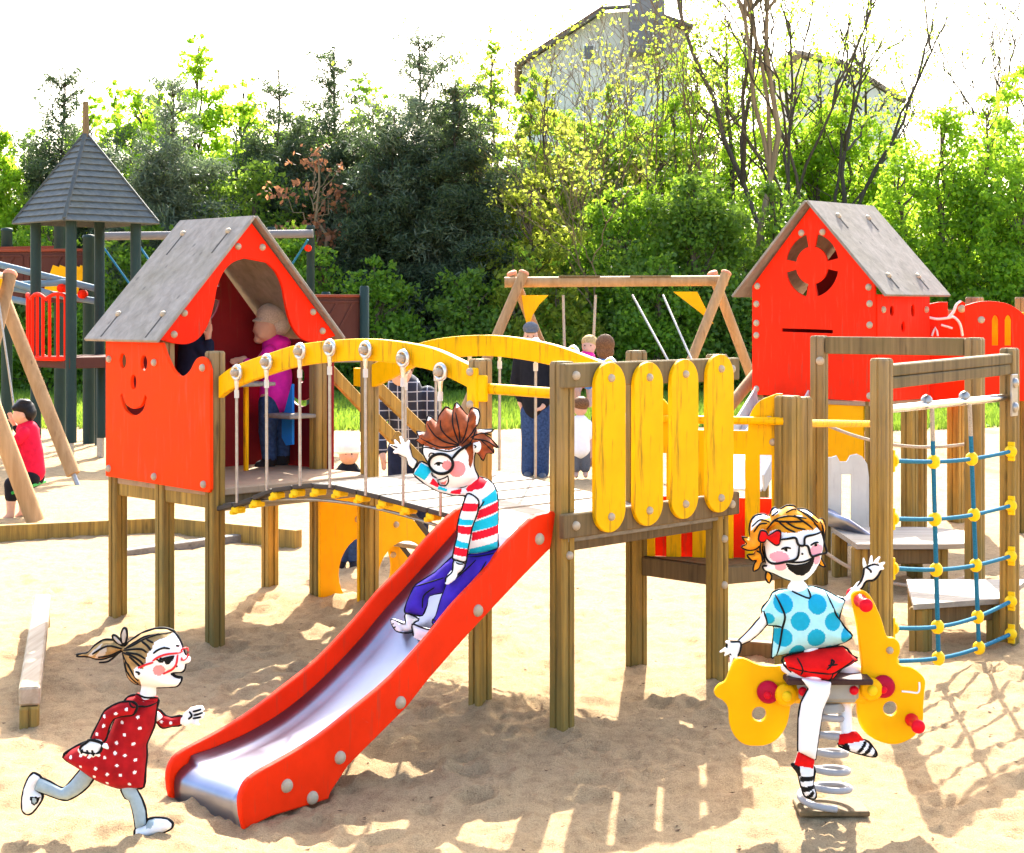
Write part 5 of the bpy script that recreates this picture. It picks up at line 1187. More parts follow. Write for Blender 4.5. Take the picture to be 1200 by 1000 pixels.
class Kid:
    """a drawn child given real depth; outlines come in picture pixels and are turned into metres at the child's own distance"""
    def __init__(s, label, Y, base):
        s.Y = Y; s.m = Y/F; s.t = thing('person', label, 'child', base); s.bvh = []
    def P(s, pts): return [((u-600)*s.m, CZ-(v-HV)*s.m) for u, v in pts]
    def poly(s, pts, R_, dy=0, grad=None, smooth=0):
        p = s.P(pts)
        if smooth: p = spline(p, smooth, True)
        return ('poly', p, R_, s.Y+dy)+((grad,) if grad is not None else ())
    def pt(s, u, v, dy=0): return ((u-600)*s.m, s.Y+dy, CZ-(v-HV)*s.m)
    def cap(s, a, b, ra, rb): return ('cap', s.pt(*a), s.pt(*b), ra, rb)
    def build(s, name, items, mats, rules=(), vox=.0045, k=.006, parent=None, default=0):
        V, f = surface(items, vox, name, k); mi = mark(V, f, rules, default)
        me = np_mesh(name, V, f, True, mi); s.bvh.append(BVHTree.FromPolygons([tuple(v) for v in V], [tuple(q) for q in f]))
        o = link(name, me, parent or s.t, None, mats); return o
    def ink(s, name, lines, parent, r=.0045, mat=None, lift=.0015, ymid=0):
        """raised black piping laid on the surface along a line"""
        for ln in lines:
            m = MB(); cl = False
            if isinstance(ln, tuple) and ln and ln[0] == 'c': cl, ln = True, ln[1]
            p = s.P(ln); p = spline(p, 4, cl); out = []
            for x, z in p:
                y = None
                for b in s.bvh:
                    h = b.ray_cast(Vector((x, s.Y-2, z)), Vector((0, 1, 0)))
                    if h[0] is not None and (y is None or h[0].y < y): y = h[0].y
                out.append([x, y, z])
            ys_ = [q[1] for q in out if q[1] is not None]
            for q in out:
                if q[1] is None: q[1] = None
            # points that miss the body keep the depth of their neighbours
            last = None
            for q in out:
                if q[1] is None: q[1] = last
                last = q[1]
            last = None
            for q in out[::-1]:
                if q[1] is None: q[1] = last if last is not None else s.Y+ymid
                last = q[1]
            yy_ = np.array([q[1] for q in out])
            for _ in range(1): yy_[1:-1] = (yy_[:-2]+2*yy_[1:-1]+yy_[2:])/4
            n = len(out); pts = [Vector((q[0], y-lift, q[2])) for q, y in zip(out, yy_)]
            rr = [r*(.55+.45*math.sin(math.pi*min(1, (i+.3)/(n*.25)) / 2) if i < n*.25 else (.55+.45*math.sin(math.pi*min(1, (n-i-.7)/(n*.25))/2) if i > n*.75 else 1)) for i in range(n)] if not cl else r
            m.tube(pts, rr, 6, True, 0, cl); m.build(name, mat or M['ink'], parent)
    def seam(s, name, polys, parent, r=.0042, dy=0, mat=None):
        """black piping sewn round an outline at half depth"""
        for p, d in polys:
            m = MB(); cl = True
            if p and p[0] == 'open': cl, p = False, p[1:]
            raw = s.P(p); zm = sum(w[1] for w in raw)/len(raw); q = spline(raw, 3, cl); m.tube([Vector((x, s.Y+(d[0]+d[1]*(z-zm) if isinstance(d, tuple) else d), z)) for x, z in q], r, 6, True, 0, cl); m.build(name, mat or M['ink'], parent)
def cv(z0, zoom, pts): return [(z0[0]+x/zoom, z0[1]+y/zoom) for x, y in pts]

reddress = cloth('red dress cloth', (.40, .008, .012), .85, .3, 25); greytights = cloth('grey blue tights', (.36, .45, .46), .85, .1)
hairbrown = cloth('tan brown hair', (.42, .26, .10), .7, .5, 30); hairlight = cloth('pale hair strand', (.55, .46, .38), .7, .2, 30)
pink = cloth('pink cheek', (.86, .28, .28), .8, .05); redglass = cloth('red glasses frame', (.80, .03, .03), .5, .05)
auburn = cloth('auburn hair', (.34, .075, .02), .7, .5, 25); stripered = cloth('red stripe', (.80, .01, .03), .85, .08); cyan = cloth('cyan stripe', (.01, .50, .68), .85, .08)
purple = cloth('purple trousers', (.05, .02, .36), .8, .35, 14); orangehair = cloth('orange hair', (.80, .30, .01), .7, .3, 30); lightblue = cloth('pale blue shirt', (.38, .74, .80), .85, .06)
bluedot = cloth('blue polka dot', (.01, .36, .55), .85, .08); redshort = cloth('red shorts cloth', (.75, .006, .006), .85, .2, 20); rosy = cloth('rosy cheek', (.86, .36, .45), .8, .05)
WH, IN = M['skinwhite'], M['ink']

# ---- running girl in the red dotted dress
k1_ = Kid('cartoon girl with ponytail and red glasses running in a red dotted dress', 6.16, ground_pt(172, 978))
a = lambda p: cv((80, 725), 6.25, p); b = lambda p: cv((10, 840), 6.0, p)
headp = a([(412, 215), (450, 170), (540, 108), (640, 78), (720, 78), (780, 105), (818, 160), (838, 215), (850, 250), (868, 285), (885, 300), (880, 318), (858, 322), (856, 350), (848, 374), (832, 388), (790, 388), (766, 390), (764, 404), (785, 422), (812, 430), (830, 430), (826, 455), (800, 490), (740, 498), (640, 500), (560, 490), (500, 470), (448, 435), (425, 375), (412, 290)])
earp = [a([(545, 345)])[0], a([(553, 390)])[0]]
bkleg = b([(515, 350), (600, 420), (545, 505), (480, 560), (400, 600), (340, 592), (260, 562), (165, 530), (195, 440), (270, 470), (365, 520), (420, 475), (480, 405)])
frleg = b([(800, 480), (905, 490), (945, 565), (972, 645), (980, 745), (905, 775), (888, 665), (862, 575), (830, 558)])
neckp = a([(545, 440), (640, 460), (645, 570), (525, 570), (535, 505)])
near_palm = a([(222, 828), (190, 850), (160, 870), (148, 900), (170, 915), (230, 925), (285, 918), (304, 880), (298, 850)])
far_palm = a([(812, 742), (845, 702), (878, 680), (900, 705), (905, 750), (890, 788), (850, 818), (812, 806)])
q = lambda x, y, d: a([(x, y)])[0]+(d,)
W_ = .0085
items = [k1_.poly(headp, .085, 0), k1_.poly(neckp, .03, .0), k1_.poly(near_palm, .022, -.105), k1_.poly(far_palm, .02, .055), k1_.poly(bkleg, .026, .03), k1_.poly(frleg, .028, -.02),
         ('ell', k1_.pt(*a([(548, 365)])[0], -.075), (.016, .02, .024)),
         k1_.cap(q(580, 560, .0), a([(500, 900)])[0]+(.0,), .026, .035), k1_.cap(a([(500, 900)])[0]+(0,), b([(560, 400)])[0]+(.03,), .032, .024), k1_.cap(a([(500, 900)])[0]+(0,), b([(855, 500)])[0]+(-.02,), .032, .024),
         k1_.cap(q(440, 628, -.06), q(345, 668, -.085), .014, .014), k1_.cap(q(345, 668, -.085), q(262, 850, -.10), .013, .014), k1_.cap(q(610, 700, .02), q(680, 780, .05), .016, .014), k1_.cap(q(680, 780, .055), q(815, 772, .055), .018, .015)]
for (x0, y0, x1, y1, x2, y2) in ((165, 885, 145, 905, 152, 928), (195, 895, 175, 925, 182, 940), (228, 900, 222, 932, 238, 948), (268, 895, 262, 925, 278, 946)):
    items += [k1_.cap(q(x0, y0, -.108), q(x1, y1, -.115), W_, W_*.9), k1_.cap(q(x1, y1, -.115), q(x2, y2, -.11), W_*.9, W_*.8)]
items += [k1_.cap(q(300, 872, -.11), q(330, 870, -.12), W_*1.05, W_), k1_.cap(q(330, 870, -.12), q(350, 884, -.125), W_, W_*.7)]
for (x0, y0, x1, y1, x2, y2) in ((885, 688, 925, 676, 962, 668), (898, 706, 940, 696, 972, 688), (900, 728, 945, 722, 976, 722), (895, 752, 930, 750, 962, 748)):
    items += [k1_.cap(q(x0, y0, .05), q(x1, y1, .04), W_, W_*.9), k1_.cap(q(x1, y1, .04), q(x2, y2, .045), W_*.9, W_*.75)]
items += [k1_.cap(q(880, 775, .05), q(920, 782, .035), W_, W_*.9), k1_.cap(q(920, 782, .035), q(945, 790, .03), W_*.9, W_*.7)]
items.append(('ell', k1_.pt(*a([(872, 300)])[0], 0), (.014, .016, .014)))
tights = [('poly', k1_.P(bkleg), 3), ('poly', k1_.P(frleg), 3)]
body = k1_.build('body', items, [WH, IN, pink, greytights, M['white'], hairbrown],
                 [('poly', k1_.P(a([(400, 190), (540, 90), (640, 60), (740, 60), (778, 98), (745, 118), (690, 130), (660, 150), (645, 195), (615, 222), (602, 290), (588, 335), (545, 312), (515, 338), (522, 388), (552, 412), (556, 455), (540, 490), (480, 485), (435, 440), (400, 380)])), 5)]+
                 [('poly', k1_.P(b([(470, 330), (620, 420), (560, 520), (480, 570), (400, 610), (330, 602), (250, 572), (150, 535), (195, 430), (270, 460), (365, 510), (420, 465)])), 3),
                  ('poly', k1_.P(b([(780, 470), (920, 480), (955, 565), (985, 645), (990, 760), (900, 785), (878, 665), (852, 585), (820, 565)])), 3),
                  ('ell', k1_.P(a([(695, 347)]))[0], 40*k1_.m/6.25, 40*k1_.m/6.25, 2),
                  ('poly', k1_.P(a([(690, 278), (740, 262), (800, 250), (795, 275), (770, 305), (745, 305), (735, 285), (700, 292)])), 1)])
hairp = a([(405, 215), (455, 172), (540, 108), (640, 75), (720, 74), (778, 98), (745, 118), (690, 130), (660, 150), (645, 195), (615, 222), (602, 290), (588, 335), (545, 312), (515, 338), (522, 388), (552, 412), (556, 455), (540, 478), (490, 472), (445, 432), (424, 372), (410, 290)])
tail = a([(420, 215), (390, 185), (330, 158), (260, 158), (195, 200), (150, 250), (72, 264), (72, 274), (150, 276), (200, 292), (260, 292), (330, 268), (385, 238)])
hair = k1_.build('hair', [k1_.poly(hairp, .094, 0), k1_.poly(tail, .032, 0)], [hairbrown, hairlight], [('poly', k1_.P(a([(150, 268), (200, 220), (260, 175), (230, 230), (180, 272)])), 1), ('poly', k1_.P(a([(200, 285), (260, 200), (300, 180), (290, 240), (250, 285)])), 1)])
bow1 = a([(402, 175), (394, 115), (410, 70), (428, 72), (434, 120), (422, 175)]); bow2 = a([(405, 190), (370, 180), (335, 140), (332, 120), (352, 122), (385, 155)])
bow = k1_.build('hair_bow', [k1_.poly(bow1, .012, -.01), k1_.poly(bow2, .012, -.01)], [hairlight], vox=.003)
dress = a([(505, 560), (560, 590), (655, 585), (648, 650), (640, 700), (630, 780), (602, 850), (572, 920)])+b([(972, 270), (962, 360), (950, 492), (880, 499), (790, 500), (700, 475), (600, 430), (500, 360), (385, 282), (450, 225), (540, 180), (640, 160)])+a([(300, 850), (345, 740), (390, 640), (440, 575)])
sleeve = a([(500, 570), (430, 575), (370, 598), (310, 638), (268, 720), (213, 832), (255, 850), (302, 856), (322, 820), (342, 742), (372, 692), (430, 672), (515, 660), (540, 600)])
farsl = a([(640, 690), (690, 735), (740, 750), (812, 738), (806, 802), (740, 810), (672, 824), (636, 790), (600, 740)])
collar = a([(500, 542), (560, 562), (662, 572), (652, 612), (580, 624), (520, 602), (488, 574)])
dots = [('ell', p, 1.9*k1_.m, 1.9*k1_.m, 1) for p in k1_.P(a([(480, 612), (403, 642), (316, 665), (313, 730), (265, 790), (425, 728), (543, 686), (555, 770), (449, 812), (390, 872), (510, 880), (380, 942), (452, 962), (672, 768), (738, 780)])+b([(464, 260), (540, 240), (602, 248), (538, 318), (650, 324), (632, 390), (713, 247), (786, 215), (853, 232), (918, 273), (800, 299), (731, 364), (824, 367), (912, 359), (719, 437), (880, 441), (793, 148), (907, 157)]))]
dr = k1_.build('dress', [k1_.poly(dress, .085, 0), k1_.poly(farsl, .03, .05)], [reddress, M['white']], dots, vox=.0036)
sl_ = k1_.build('sleeve', [k1_.poly(sleeve, .036, -.085), k1_.poly(collar, .042, .0)], [reddress, M['white']], dots, vox=.0036)
s1p = b([(165, 412), (212, 442), (190, 470), (168, 527), (222, 565), (215, 602), (190, 642), (150, 690), (120, 702), (86, 680), (80, 610), (95, 520), (130, 440)])
s2p = b([(905, 772), (975, 748), (992, 712), (1040, 700), (1120, 705), (1162, 738), (1150, 772), (1090, 802), (1000, 827), (940, 845), (900, 842)])
sh = k1_.build('shoe', [k1_.poly(s1p, .03, .03)], [M['white'], greytights, IN], [('poly', k1_.P(b([(150, 560), (215, 575), (200, 615), (175, 632), (155, 600)])), 2), ('poly', k1_.P(b([(168, 572), (196, 580), (188, 605), (175, 618), (165, 600)])), 1)])
sh2 = k1_.build('shoe', [k1_.poly(s2p, .034, -.02)], [M['white'], greytights, IN], [('poly', k1_.P(b([(975, 720), (1000, 700), (1045, 705), (1030, 750), (985, 765)])), 1)])
k1_.seam('outline', [(headp, -.0), (near_palm, -.118)], body, .0056)
k1_.ink('drawn_line', [a([(690, 275), (740, 258), (800, 250)]), a([(690, 268), (683, 262)]), a([(715, 262), (708, 252)]), a([(658, 222), (690, 198), (730, 186), (770, 195)]), a([(735, 186), (728, 180)]), a([(806, 182), (822, 190)]), a([(810, 322), (820, 328)]), a([(762, 392), (800, 388), (835, 386)]), a([(762, 400), (790, 422), (825, 430)]), a([(535, 350), (560, 358), (555, 372)]),
                      a([(165, 895), (158, 925)]), a([(200, 900), (200, 938)]), a([(236, 900), (245, 942)]), a([(900, 700), (960, 682)]), a([(905, 728), (970, 708)]), a([(900, 750), (960, 738)]), a([(870, 700), (890, 730), (865, 755)])], body, .0042)
k1_.ink('glasses', [a([(550, 325), (600, 303), (660, 285)]), a([(655, 275), (700, 245), (760, 230), (838, 236)]), a([(822, 245), (815, 310), (780, 352), (722, 380)])], k1_.t, .0042, redglass, .004)
m = MB(); m.tube([Vector((x, k1_.Y-.03+.02*math.sin(i), z)) for i, (x, z) in enumerate(k1_.P(a(circle(862, 245, 24, 42, 16))))], .0035, 6, closed=True); m.build('glasses_lens', redglass, k1_.t)
k1_.seam('outline', [(hairp, -.0), (tail, 0)], hair, .0056)
k1_.ink('hair_line', [a([(425, 210), (500, 175), (580, 130), (680, 95)]), a([(420, 220), (500, 200), (570, 195), (610, 215)]), a([(420, 235), (490, 240), (560, 275), (590, 310)]), a([(415, 250), (470, 320), (540, 430)]), a([(440, 290), (450, 360), (530, 460)]), a([(440, 200), (520, 150), (600, 110), (760, 95)]), a([(560, 140), (610, 170), (640, 200)]), a([(600, 130), (650, 150)]), a([(400, 215), (300, 190), (190, 250)]), a([(395, 225), (320, 260), (230, 275)]), a([(380, 240), (300, 310), (225, 322)]), a([(480, 250), (545, 300), (575, 330)]), a([(450, 225), (540, 230), (600, 260)])], hair, .0042)
k1_.seam('outline', [(bow1, -.01), (bow2, -.01)], bow, .0056)
k1_.seam('outline', [(dress, 0), (farsl, .05)], dr, .0058); k1_.seam('outline', [(sleeve, -.085)], sl_, .0058)
k1_.ink('hem_line', [a([(492, 572), (520, 602), (580, 622), (652, 610)]), a([(500, 545), (570, 566), (660, 575)])], sl_, .004)
k1_.seam('outline', [(s1p, .03)], sh, .006); k1_.seam('outline', [(s2p, -.02)], sh2, .006)
k1_.seam('outline', [(['open']+b([(515, 370), (480, 405), (420, 475), (365, 520), (270, 470), (195, 440)]), .03), (['open']+b([(600, 430), (545, 505), (480, 560), (400, 600), (340, 592), (260, 562), (168, 530)]), .03), (['open']+b([(905, 500), (945, 565), (972, 645), (980, 745)]), -.02), (['open']+b([(800, 500), (830, 558), (862, 575), (888, 665), (905, 775)]), -.02)], body, .0056)

# ---- boy waving on the slide
kb = Kid('cartoon boy with spiky auburn hair and striped shirt waving on the red slide', 7.56, S(-.55, .27, .65))
a = lambda p: cv((450, 465), 6.6667, p); b = lambda p: cv((450, 610), 6.6667, p)
headp = a([(305, 400), (320, 340), (380, 270), (480, 235), (580, 235), (670, 270), (715, 330), (725, 400), (710, 450), (702, 520), (716, 575), (740, 630), (690, 668), (640, 700), (560, 715), (500, 710), (460, 690), (432, 668), (425, 648), (392, 622), (375, 592), (362, 545), (330, 485), (306, 440)])
hairp = a([(300, 375), (262, 348), (240, 340), (278, 322), (255, 272), (330, 276), (328, 205), (352, 145), (415, 202), (430, 150), (485, 78), (535, 108), (568, 45), (655, 150), (680, 90), (735, 100), (748, 150), (735, 210), (712, 252), (780, 258), (850, 254), (842, 272), (780, 290), (830, 325), (895, 398), (850, 390), (858, 440), (800, 440), (775, 500), (742, 452), (716, 435), (702, 480), (680, 550), (664, 520), (664, 450), (642, 402), (600, 372), (520, 402), (440, 397), (360, 385)])
palm = a([(98, 425), (120, 385), (165, 358), (195, 362), (212, 420), (225, 470), (262, 500), (232, 560), (195, 530), (180, 472), (130, 452)])
q = lambda x, y, d: a([(x, y)])[0]+(d,)
q2 = lambda x, y, d: b([(x, y)])[0]+(d,)
foot1 = b([(180, 690), (285, 735), (245, 765), (240, 830), (180, 842), (115, 828), (90, 800), (75, 770), (70, 738), (110, 748), (178, 772)])
foot2 = b([(238, 755), (300, 775), (372, 795), (402, 760), (450, 755), (420, 820), (335, 885), (270, 860), (246, 830)])
nhand = b([(555, 275), (640, 300), (622, 350), (560, 400), (505, 448), (492, 410), (542, 362)])
items = [kb.poly(headp, .105, 0), kb.poly(palm, .018, -.03), kb.poly(foot1, .028, -.08), kb.poly(foot2, .03, -.16), kb.poly(nhand, .022, -.135),
         ('ell', kb.pt(*a([(728, 378)])[0], -.075), (.02, .025, .029)),
         kb.cap(q(690, 660, .0), q(770, 760, .0), .035, .04), kb.cap(q(770, 760, 0), q2(770, 250, .015), .05, .03),
         kb.cap(q2(740, 300, .0), q2(300, 520, -.03), .022, .02), kb.cap(q2(300, 520, -.03), q2(235, 700, -.06), .022, .02), kb.cap(q2(720, 330, -.03), q2(540, 540, -.09), .02, .02), kb.cap(q2(540, 540, -.09), q2(425, 750, -.13), .024, .02),
         kb.cap(q(720, 740, -.08), q(665, 960, -.12), .018, .016), kb.cap(q(665, 960, -.12), q2(595, 290, -.125), .016, .016), kb.cap(q(650, 730, .0), q(430, 695, -.02), .014, .014), kb.cap(q(430, 695, -.02), q(260, 565, -.025), .014, .012)]
W_ = .0085
for f_ in ((115, 405, 85, 388, 55, 375), (125, 390, 105, 362, 88, 338), (155, 370, 145, 340, 132, 310), (105, 425, 95, 428, 82, 428), (185, 375, 192, 358, 198, 340)):
    items += [kb.cap(q(f_[0], f_[1], -.032), q(f_[2], f_[3], -.036), W_, W_*.9), kb.cap(q(f_[2], f_[3], -.036), q(f_[4], f_[5], -.034), W_*.9, W_*.7)]
for i_, (x, y) in enumerate(((78, 745), (78, 762), (88, 780), (100, 798), (112, 815))): items.append(kb.cap(q2(x+28, y+8, -.11), q2(x, y, -.115), .009, .0065))
for i_, (x, y) in enumerate(((255, 848), (272, 860), (290, 868), (306, 875), (320, 880))): items.append(kb.cap(q2(x+15, y-18, -.165), q2(x, y, -.175), .009, .0065))
items += [kb.cap(q2(510, 430, -.14), q2(498, 450, -.145), .009, .007), kb.cap(q2(530, 420, -.145), q2(515, 448, -.15), .009, .007), kb.cap(q2(550, 405, -.15), q2(535, 432, -.155), .009, .007), kb.cap(q2(566, 390, -.15), q2(555, 415, -.155), .009, .007), kb.cap(q2(540, 370, -.13), q2(512, 398, -.13), .009, .007)]
rl = [('ell', kb.P(a([(575, 550)]))[0], 66*kb.m/6.667, 62*kb.m/6.667, 2), ('ell', kb.P(a([(500, 520)]))[0], 40*kb.m/6.667, 36*kb.m/6.667, 2),
      ('poly', kb.P(a([(425, 655), (480, 622), (506, 604), (506, 650), (484, 686), (442, 682)])), 4), ('poly', kb.P(a([(435, 668), (470, 655), (498, 640), (482, 680), (445, 680)])), 3),
      ('poly', kb.P(a([(400, 515), (430, 498), (468, 505), (450, 512), (442, 528), (425, 530), (420, 518)])), 1)]
mouthp = cloth('pink tongue', (.78, .20, .18), .6, .05)
rl.insert(0, ('poly', kb.P(a([(300, 376), (250, 300), (300, 200), (600, 150), (760, 250), (745, 340), (700, 350), (700, 480), (680, 550), (664, 520), (664, 450), (642, 402), (600, 372), (520, 402), (440, 397), (360, 385)])), 5))
body = kb.build('body', items, [WH, IN, pink, mouthp, M['white'], auburn], rl)
hair = kb.build('hair', [kb.poly(hairp, .112, .012)], [auburn, M['white']], [('poly', kb.P(a([(700, 95), (735, 98), (752, 150), (735, 215), (718, 215), (722, 150)])), 1), ('poly', kb.P(a([(730, 252), (850, 252), (842, 276), (780, 276)])), 1), ('poly', kb.P(a([(330, 190), (340, 150), (372, 165), (350, 185)])), 1), ('poly', kb.P(a([(255, 270), (300, 285), (275, 300)])), 1), ('poly', kb.P(a([(568, 45), (590, 75), (565, 85)])), 1)])
torso = a([(635, 705), (695, 648), (740, 628), (805, 645), (852, 682), (882, 750), (890, 840), (890, 985)])+b([(888, 140), (888, 215), (800, 245), (720, 262), (640, 258), (600, 200), (590, 100), (585, 40)])+a([(600, 900), (632, 790)])
sleeve = a([(655, 735), (700, 745), (745, 790), (735, 880), (705, 960), (692, 1000)])+b([(688, 60), (665, 180), (652, 262), (640, 305), (590, 295), (545, 268), (548, 230), (562, 160), (580, 90)])+a([(580, 985), (598, 900), (630, 800)])
raised = a([(280, 505), (345, 530), (380, 590), (440, 665), (510, 705), (600, 712), (680, 690), (690, 760), (560, 768), (430, 738), (330, 682), (232, 598)])
stripes = [('poly', kb.P(p), i) for p, i in (
    (a([(640, 715), (700, 640), (740, 620), (810, 655), (775, 700), (700, 725), (655, 735)]), 1), (a([(768, 790), (870, 720), (895, 800), (770, 842)]), 2), (a([(745, 870), (895, 812), (895, 888), (725, 942)]), 1), (a([(712, 960), (895, 900)])+b([(895, 28), (690, 68)]), 2),
    (b([(690, 78), (895, 28), (895, 92), (690, 142)]), 1), (b([(670, 208), (895, 152), (895, 225), (660, 255)]), 2),
    (a([(620, 802), (745, 808), (728, 868), (610, 862)]), 1), (a([(590, 922), (708, 932), (695, 972), (580, 968)]), 2), (a([(580, 975), (700, 985)])+b([(685, 78), (585, 66)]), 1), (b([(570, 118), (672, 146), (662, 188), (565, 168)]), 2), (b([(555, 172), (662, 190), (650, 248), (540, 228)]), 1),
    (a([(292, 512), (352, 545), (370, 580), (322, 645), (235, 600)]), 2), (a([(385, 628), (435, 678), (424, 700), (360, 672)]), 1), (a([(432, 690), (498, 715), (492, 732), (420, 715)]), 2), (a([(528, 728), (610, 712), (600, 755), (520, 748)]), 1))]
sh_ = kb.build('shirt', [kb.poly(torso, .085, 0), kb.poly(raised, .034, -.02)], [M['white'], stripered, cyan], stripes, vox=.0036)
sv_ = kb.build('sleeve', [kb.poly(sleeve, .036, -.12)], [M['white'], stripered, cyan], stripes, vox=.0036)
farl = b([(560, 270), (660, 290), (640, 340), (560, 400), (505, 455), (480, 540), (360, 570), (342, 640), (308, 712), (240, 705), (172, 690), (182, 630), (210, 565), (250, 492), (400, 400), (480, 330)])
nearl = b([(640, 320), (660, 258), (780, 245), (892, 222), (900, 300), (850, 380), (720, 480), (600, 620), (500, 720), (440, 770), (392, 735), (420, 690), (452, 580), (492, 480), (505, 450), (560, 400), (620, 352)])
tr_ = kb.build('trousers', [kb.poly(farl, .05, -.04, .4), kb.poly(nearl, .06, -.09, .6)], [purple, IN])
kb.seam('outline', [(headp, -.02), (palm, -.03), (foot1, -.115), (foot2, -.175), (nhand, -.145)], body, .0038)
kb.ink('drawn_line', [a([(355, 460), (370, 430), (410, 434)]), a([(420, 648), (480, 620), (505, 602)]), a([(505, 602), (508, 650), (482, 688), (440, 684), (422, 655)]), a([(375, 590), (385, 615), (415, 630)]), a([(300, 400), (340, 388), (420, 400), (520, 412), (600, 378)]), a([(706, 365), (722, 375), (712, 388)]), a([(110, 395), (60, 372)]), a([(400, 518), (430, 500), (468, 506)]), b([(105, 790), (92, 800)]), b([(90, 765), (80, 772)])], body, .0032)
kb.ink('glasses', [('c', a(circle(450, 510, 95, 78, 24))), a([(540, 468), (600, 402), (690, 355)])], kb.t, .007, IN, .008)
kb.seam('outline', [(hairp, .0)], hair, .004)
kb.ink('hair_line', [a([(592, 365), (480, 340), (400, 290), (340, 210)]), a([(592, 362), (500, 300), (450, 240), (445, 180)]), a([(592, 355), (560, 270), (540, 190), (540, 105)]), a([(600, 350), (590, 250), (562, 120)]), a([(606, 350), (640, 280), (665, 160)]), a([(612, 360), (680, 290), (730, 215)]), a([(592, 370), (440, 380), (290, 320)]), a([(680, 310), (760, 280), (840, 300)]), a([(700, 320), (800, 340), (880, 395)]), a([(760, 330), (830, 400), (855, 435)]), a([(640, 400), (690, 330), (720, 250)])], hair, .0036)
kb.seam('outline', [(torso, 0), (raised, -.02)], sh_, .004); kb.seam('outline', [(sleeve, -.13)], sv_, .004)
kb.ink('hem_line', [b([(548, 262), (600, 285), (642, 285)]), b([(545, 275), (590, 300), (640, 305)]), a([(225, 585), (255, 545), (290, 505)]), a([(735, 870), (760, 840), (785, 800)])], sv_, .0036)
kb.seam('outline', [(farl, (-.045, .4)), (nearl, (-.095, .6))], tr_, .004)
kb.ink('crease', [b([(250, 500), (340, 470), (470, 430)]), b([(310, 650), (320, 560), (400, 500)]), b([(500, 460), (620, 380), (720, 290)]), b([(540, 600), (700, 450), (800, 300)]), b([(172, 690), (240, 708), (308, 712)]), b([(395, 710), (450, 740)]), b([(660, 275), (780, 262), (885, 240)])], tr_, .0036)

# ---- laughing girl on the spring rider
kg = Kid('cartoon girl with orange hair, glasses and polka dot shirt riding the spring rider', 6.42, (RP(489, 0)[0], 6.42, .43))
a = lambda p: cv((860, 580), 8.333, p); b = lambda p: cv((835, 640), 5.4545, p); c = lambda p: cv((900, 740), 5.0, p)
headp = a([(300, 600), (286, 530), (288, 460), (302, 340), (370, 240), (480, 185), (620, 172), (750, 215), (840, 320), (872, 460), (858, 560), (832, 660), (782, 742), (712, 818), (640, 845), (560, 835), (480, 808), (370, 755), (305, 738), (283, 700), (318, 678)])
neckp = a([(555, 800), (660, 800), (662, 860), (690, 905), (600, 940), (550, 915), (568, 860)])
hairp = a([(160, 430), (152, 340), (165, 260), (210, 205), (290, 190), (345, 212), (370, 150), (400, 125), (440, 148), (520, 105), (590, 112), (610, 138), (700, 143), (770, 190), (826, 240), (866, 238), (890, 310), (886, 400), (872, 470), (850, 400), (826, 345), (785, 300), (740, 322), (640, 318), (560, 342), (440, 342), (400, 312), (335, 340), (312, 400), (280, 470), (272, 540), (300, 640), (262, 660), (240, 720), (192, 742), (200, 680), (235, 625), (180, 642), (130, 590), (200, 580), (215, 535), (140, 540), (75, 510), (130, 480), (82, 412)])
str1 = a([(838, 600), (858, 640), (892, 702), (850, 690), (832, 670)]); str2 = a([(325, 745), (368, 790), (345, 860), (310, 810)])
larm = b([(345, 410), (350, 480), (335, 500), (290, 552), (232, 598), (175, 622), (158, 600), (222, 540), (300, 450)])
lpalm = b([(85, 640), (95, 608), (160, 602), (176, 622), (166, 672), (142, 695), (108, 682)])
rpalm = b([(985, 195), (990, 160), (1022, 142), (1062, 132), (1098, 152), (1085, 200), (1050, 236), (1005, 240), (975, 285), (945, 282), (972, 235)])
nleg = c([(165, 240), (340, 262), (332, 330), (292, 420), (270, 560), (248, 712), (150, 662), (152, 480), (168, 380), (212, 300)])
sq = lambda x, y, d: b([(x, y)])[0]+(d,)
sc_ = lambda x, y, d: c([(x, y)])[0]+(d,)
items = [kg.poly(headp, .10, 0), kg.poly(neckp, .028, 0), kg.poly(larm, .02, -.02), kg.poly(lpalm, .018, -.02), kg.poly(rpalm, .018, .07), kg.poly(nleg, .045, -.10),
         kg.cap(sq(545, 280, 0), sq(620, 620, 0), .04, .045), kg.cap(sq(620, 640, -.0), sc_(250, 230, -.06), .035, .035), kg.cap(sq(720, 680, .03), sc_(480, 235, .07), .03, .03), kg.cap(sc_(480, 235, .07), sc_(545, 245, .06), .034, .018),
         kg.cap(sc_(500, 260, .07), sc_(462, 440, .065), .036, .03), kg.cap(sc_(462, 440, .065), sc_(455, 580, -.02), .030, .022),
         kg.cap(sq(760, 345, .02), sq(880, 385, .06), .02, .02), kg.cap(sq(880, 385, .06), sq(962, 270, .07), .02, .014), kg.cap(sq(400, 350, 0), sq(330, 450, -.02), .018, .018),
         kg.cap(sc_(105, 212, .0), sc_(190, 250, -.03), .02, .026)]
W_ = .0075
for f_ in ((100, 640, 75, 652, 46, 668), (104, 655, 90, 672, 74, 690), (118, 672, 115, 705, 113, 735), (145, 672, 142, 695, 148, 708), (110, 612, 95, 606, 80, 604)):
    items += [kg.cap(sq(f_[0], f_[1], -.022), sq(f_[2], f_[3], -.028), W_, W_*.9), kg.cap(sq(f_[2], f_[3], -.028), sq(f_[4], f_[5], -.026), W_*.9, W_*.7)]
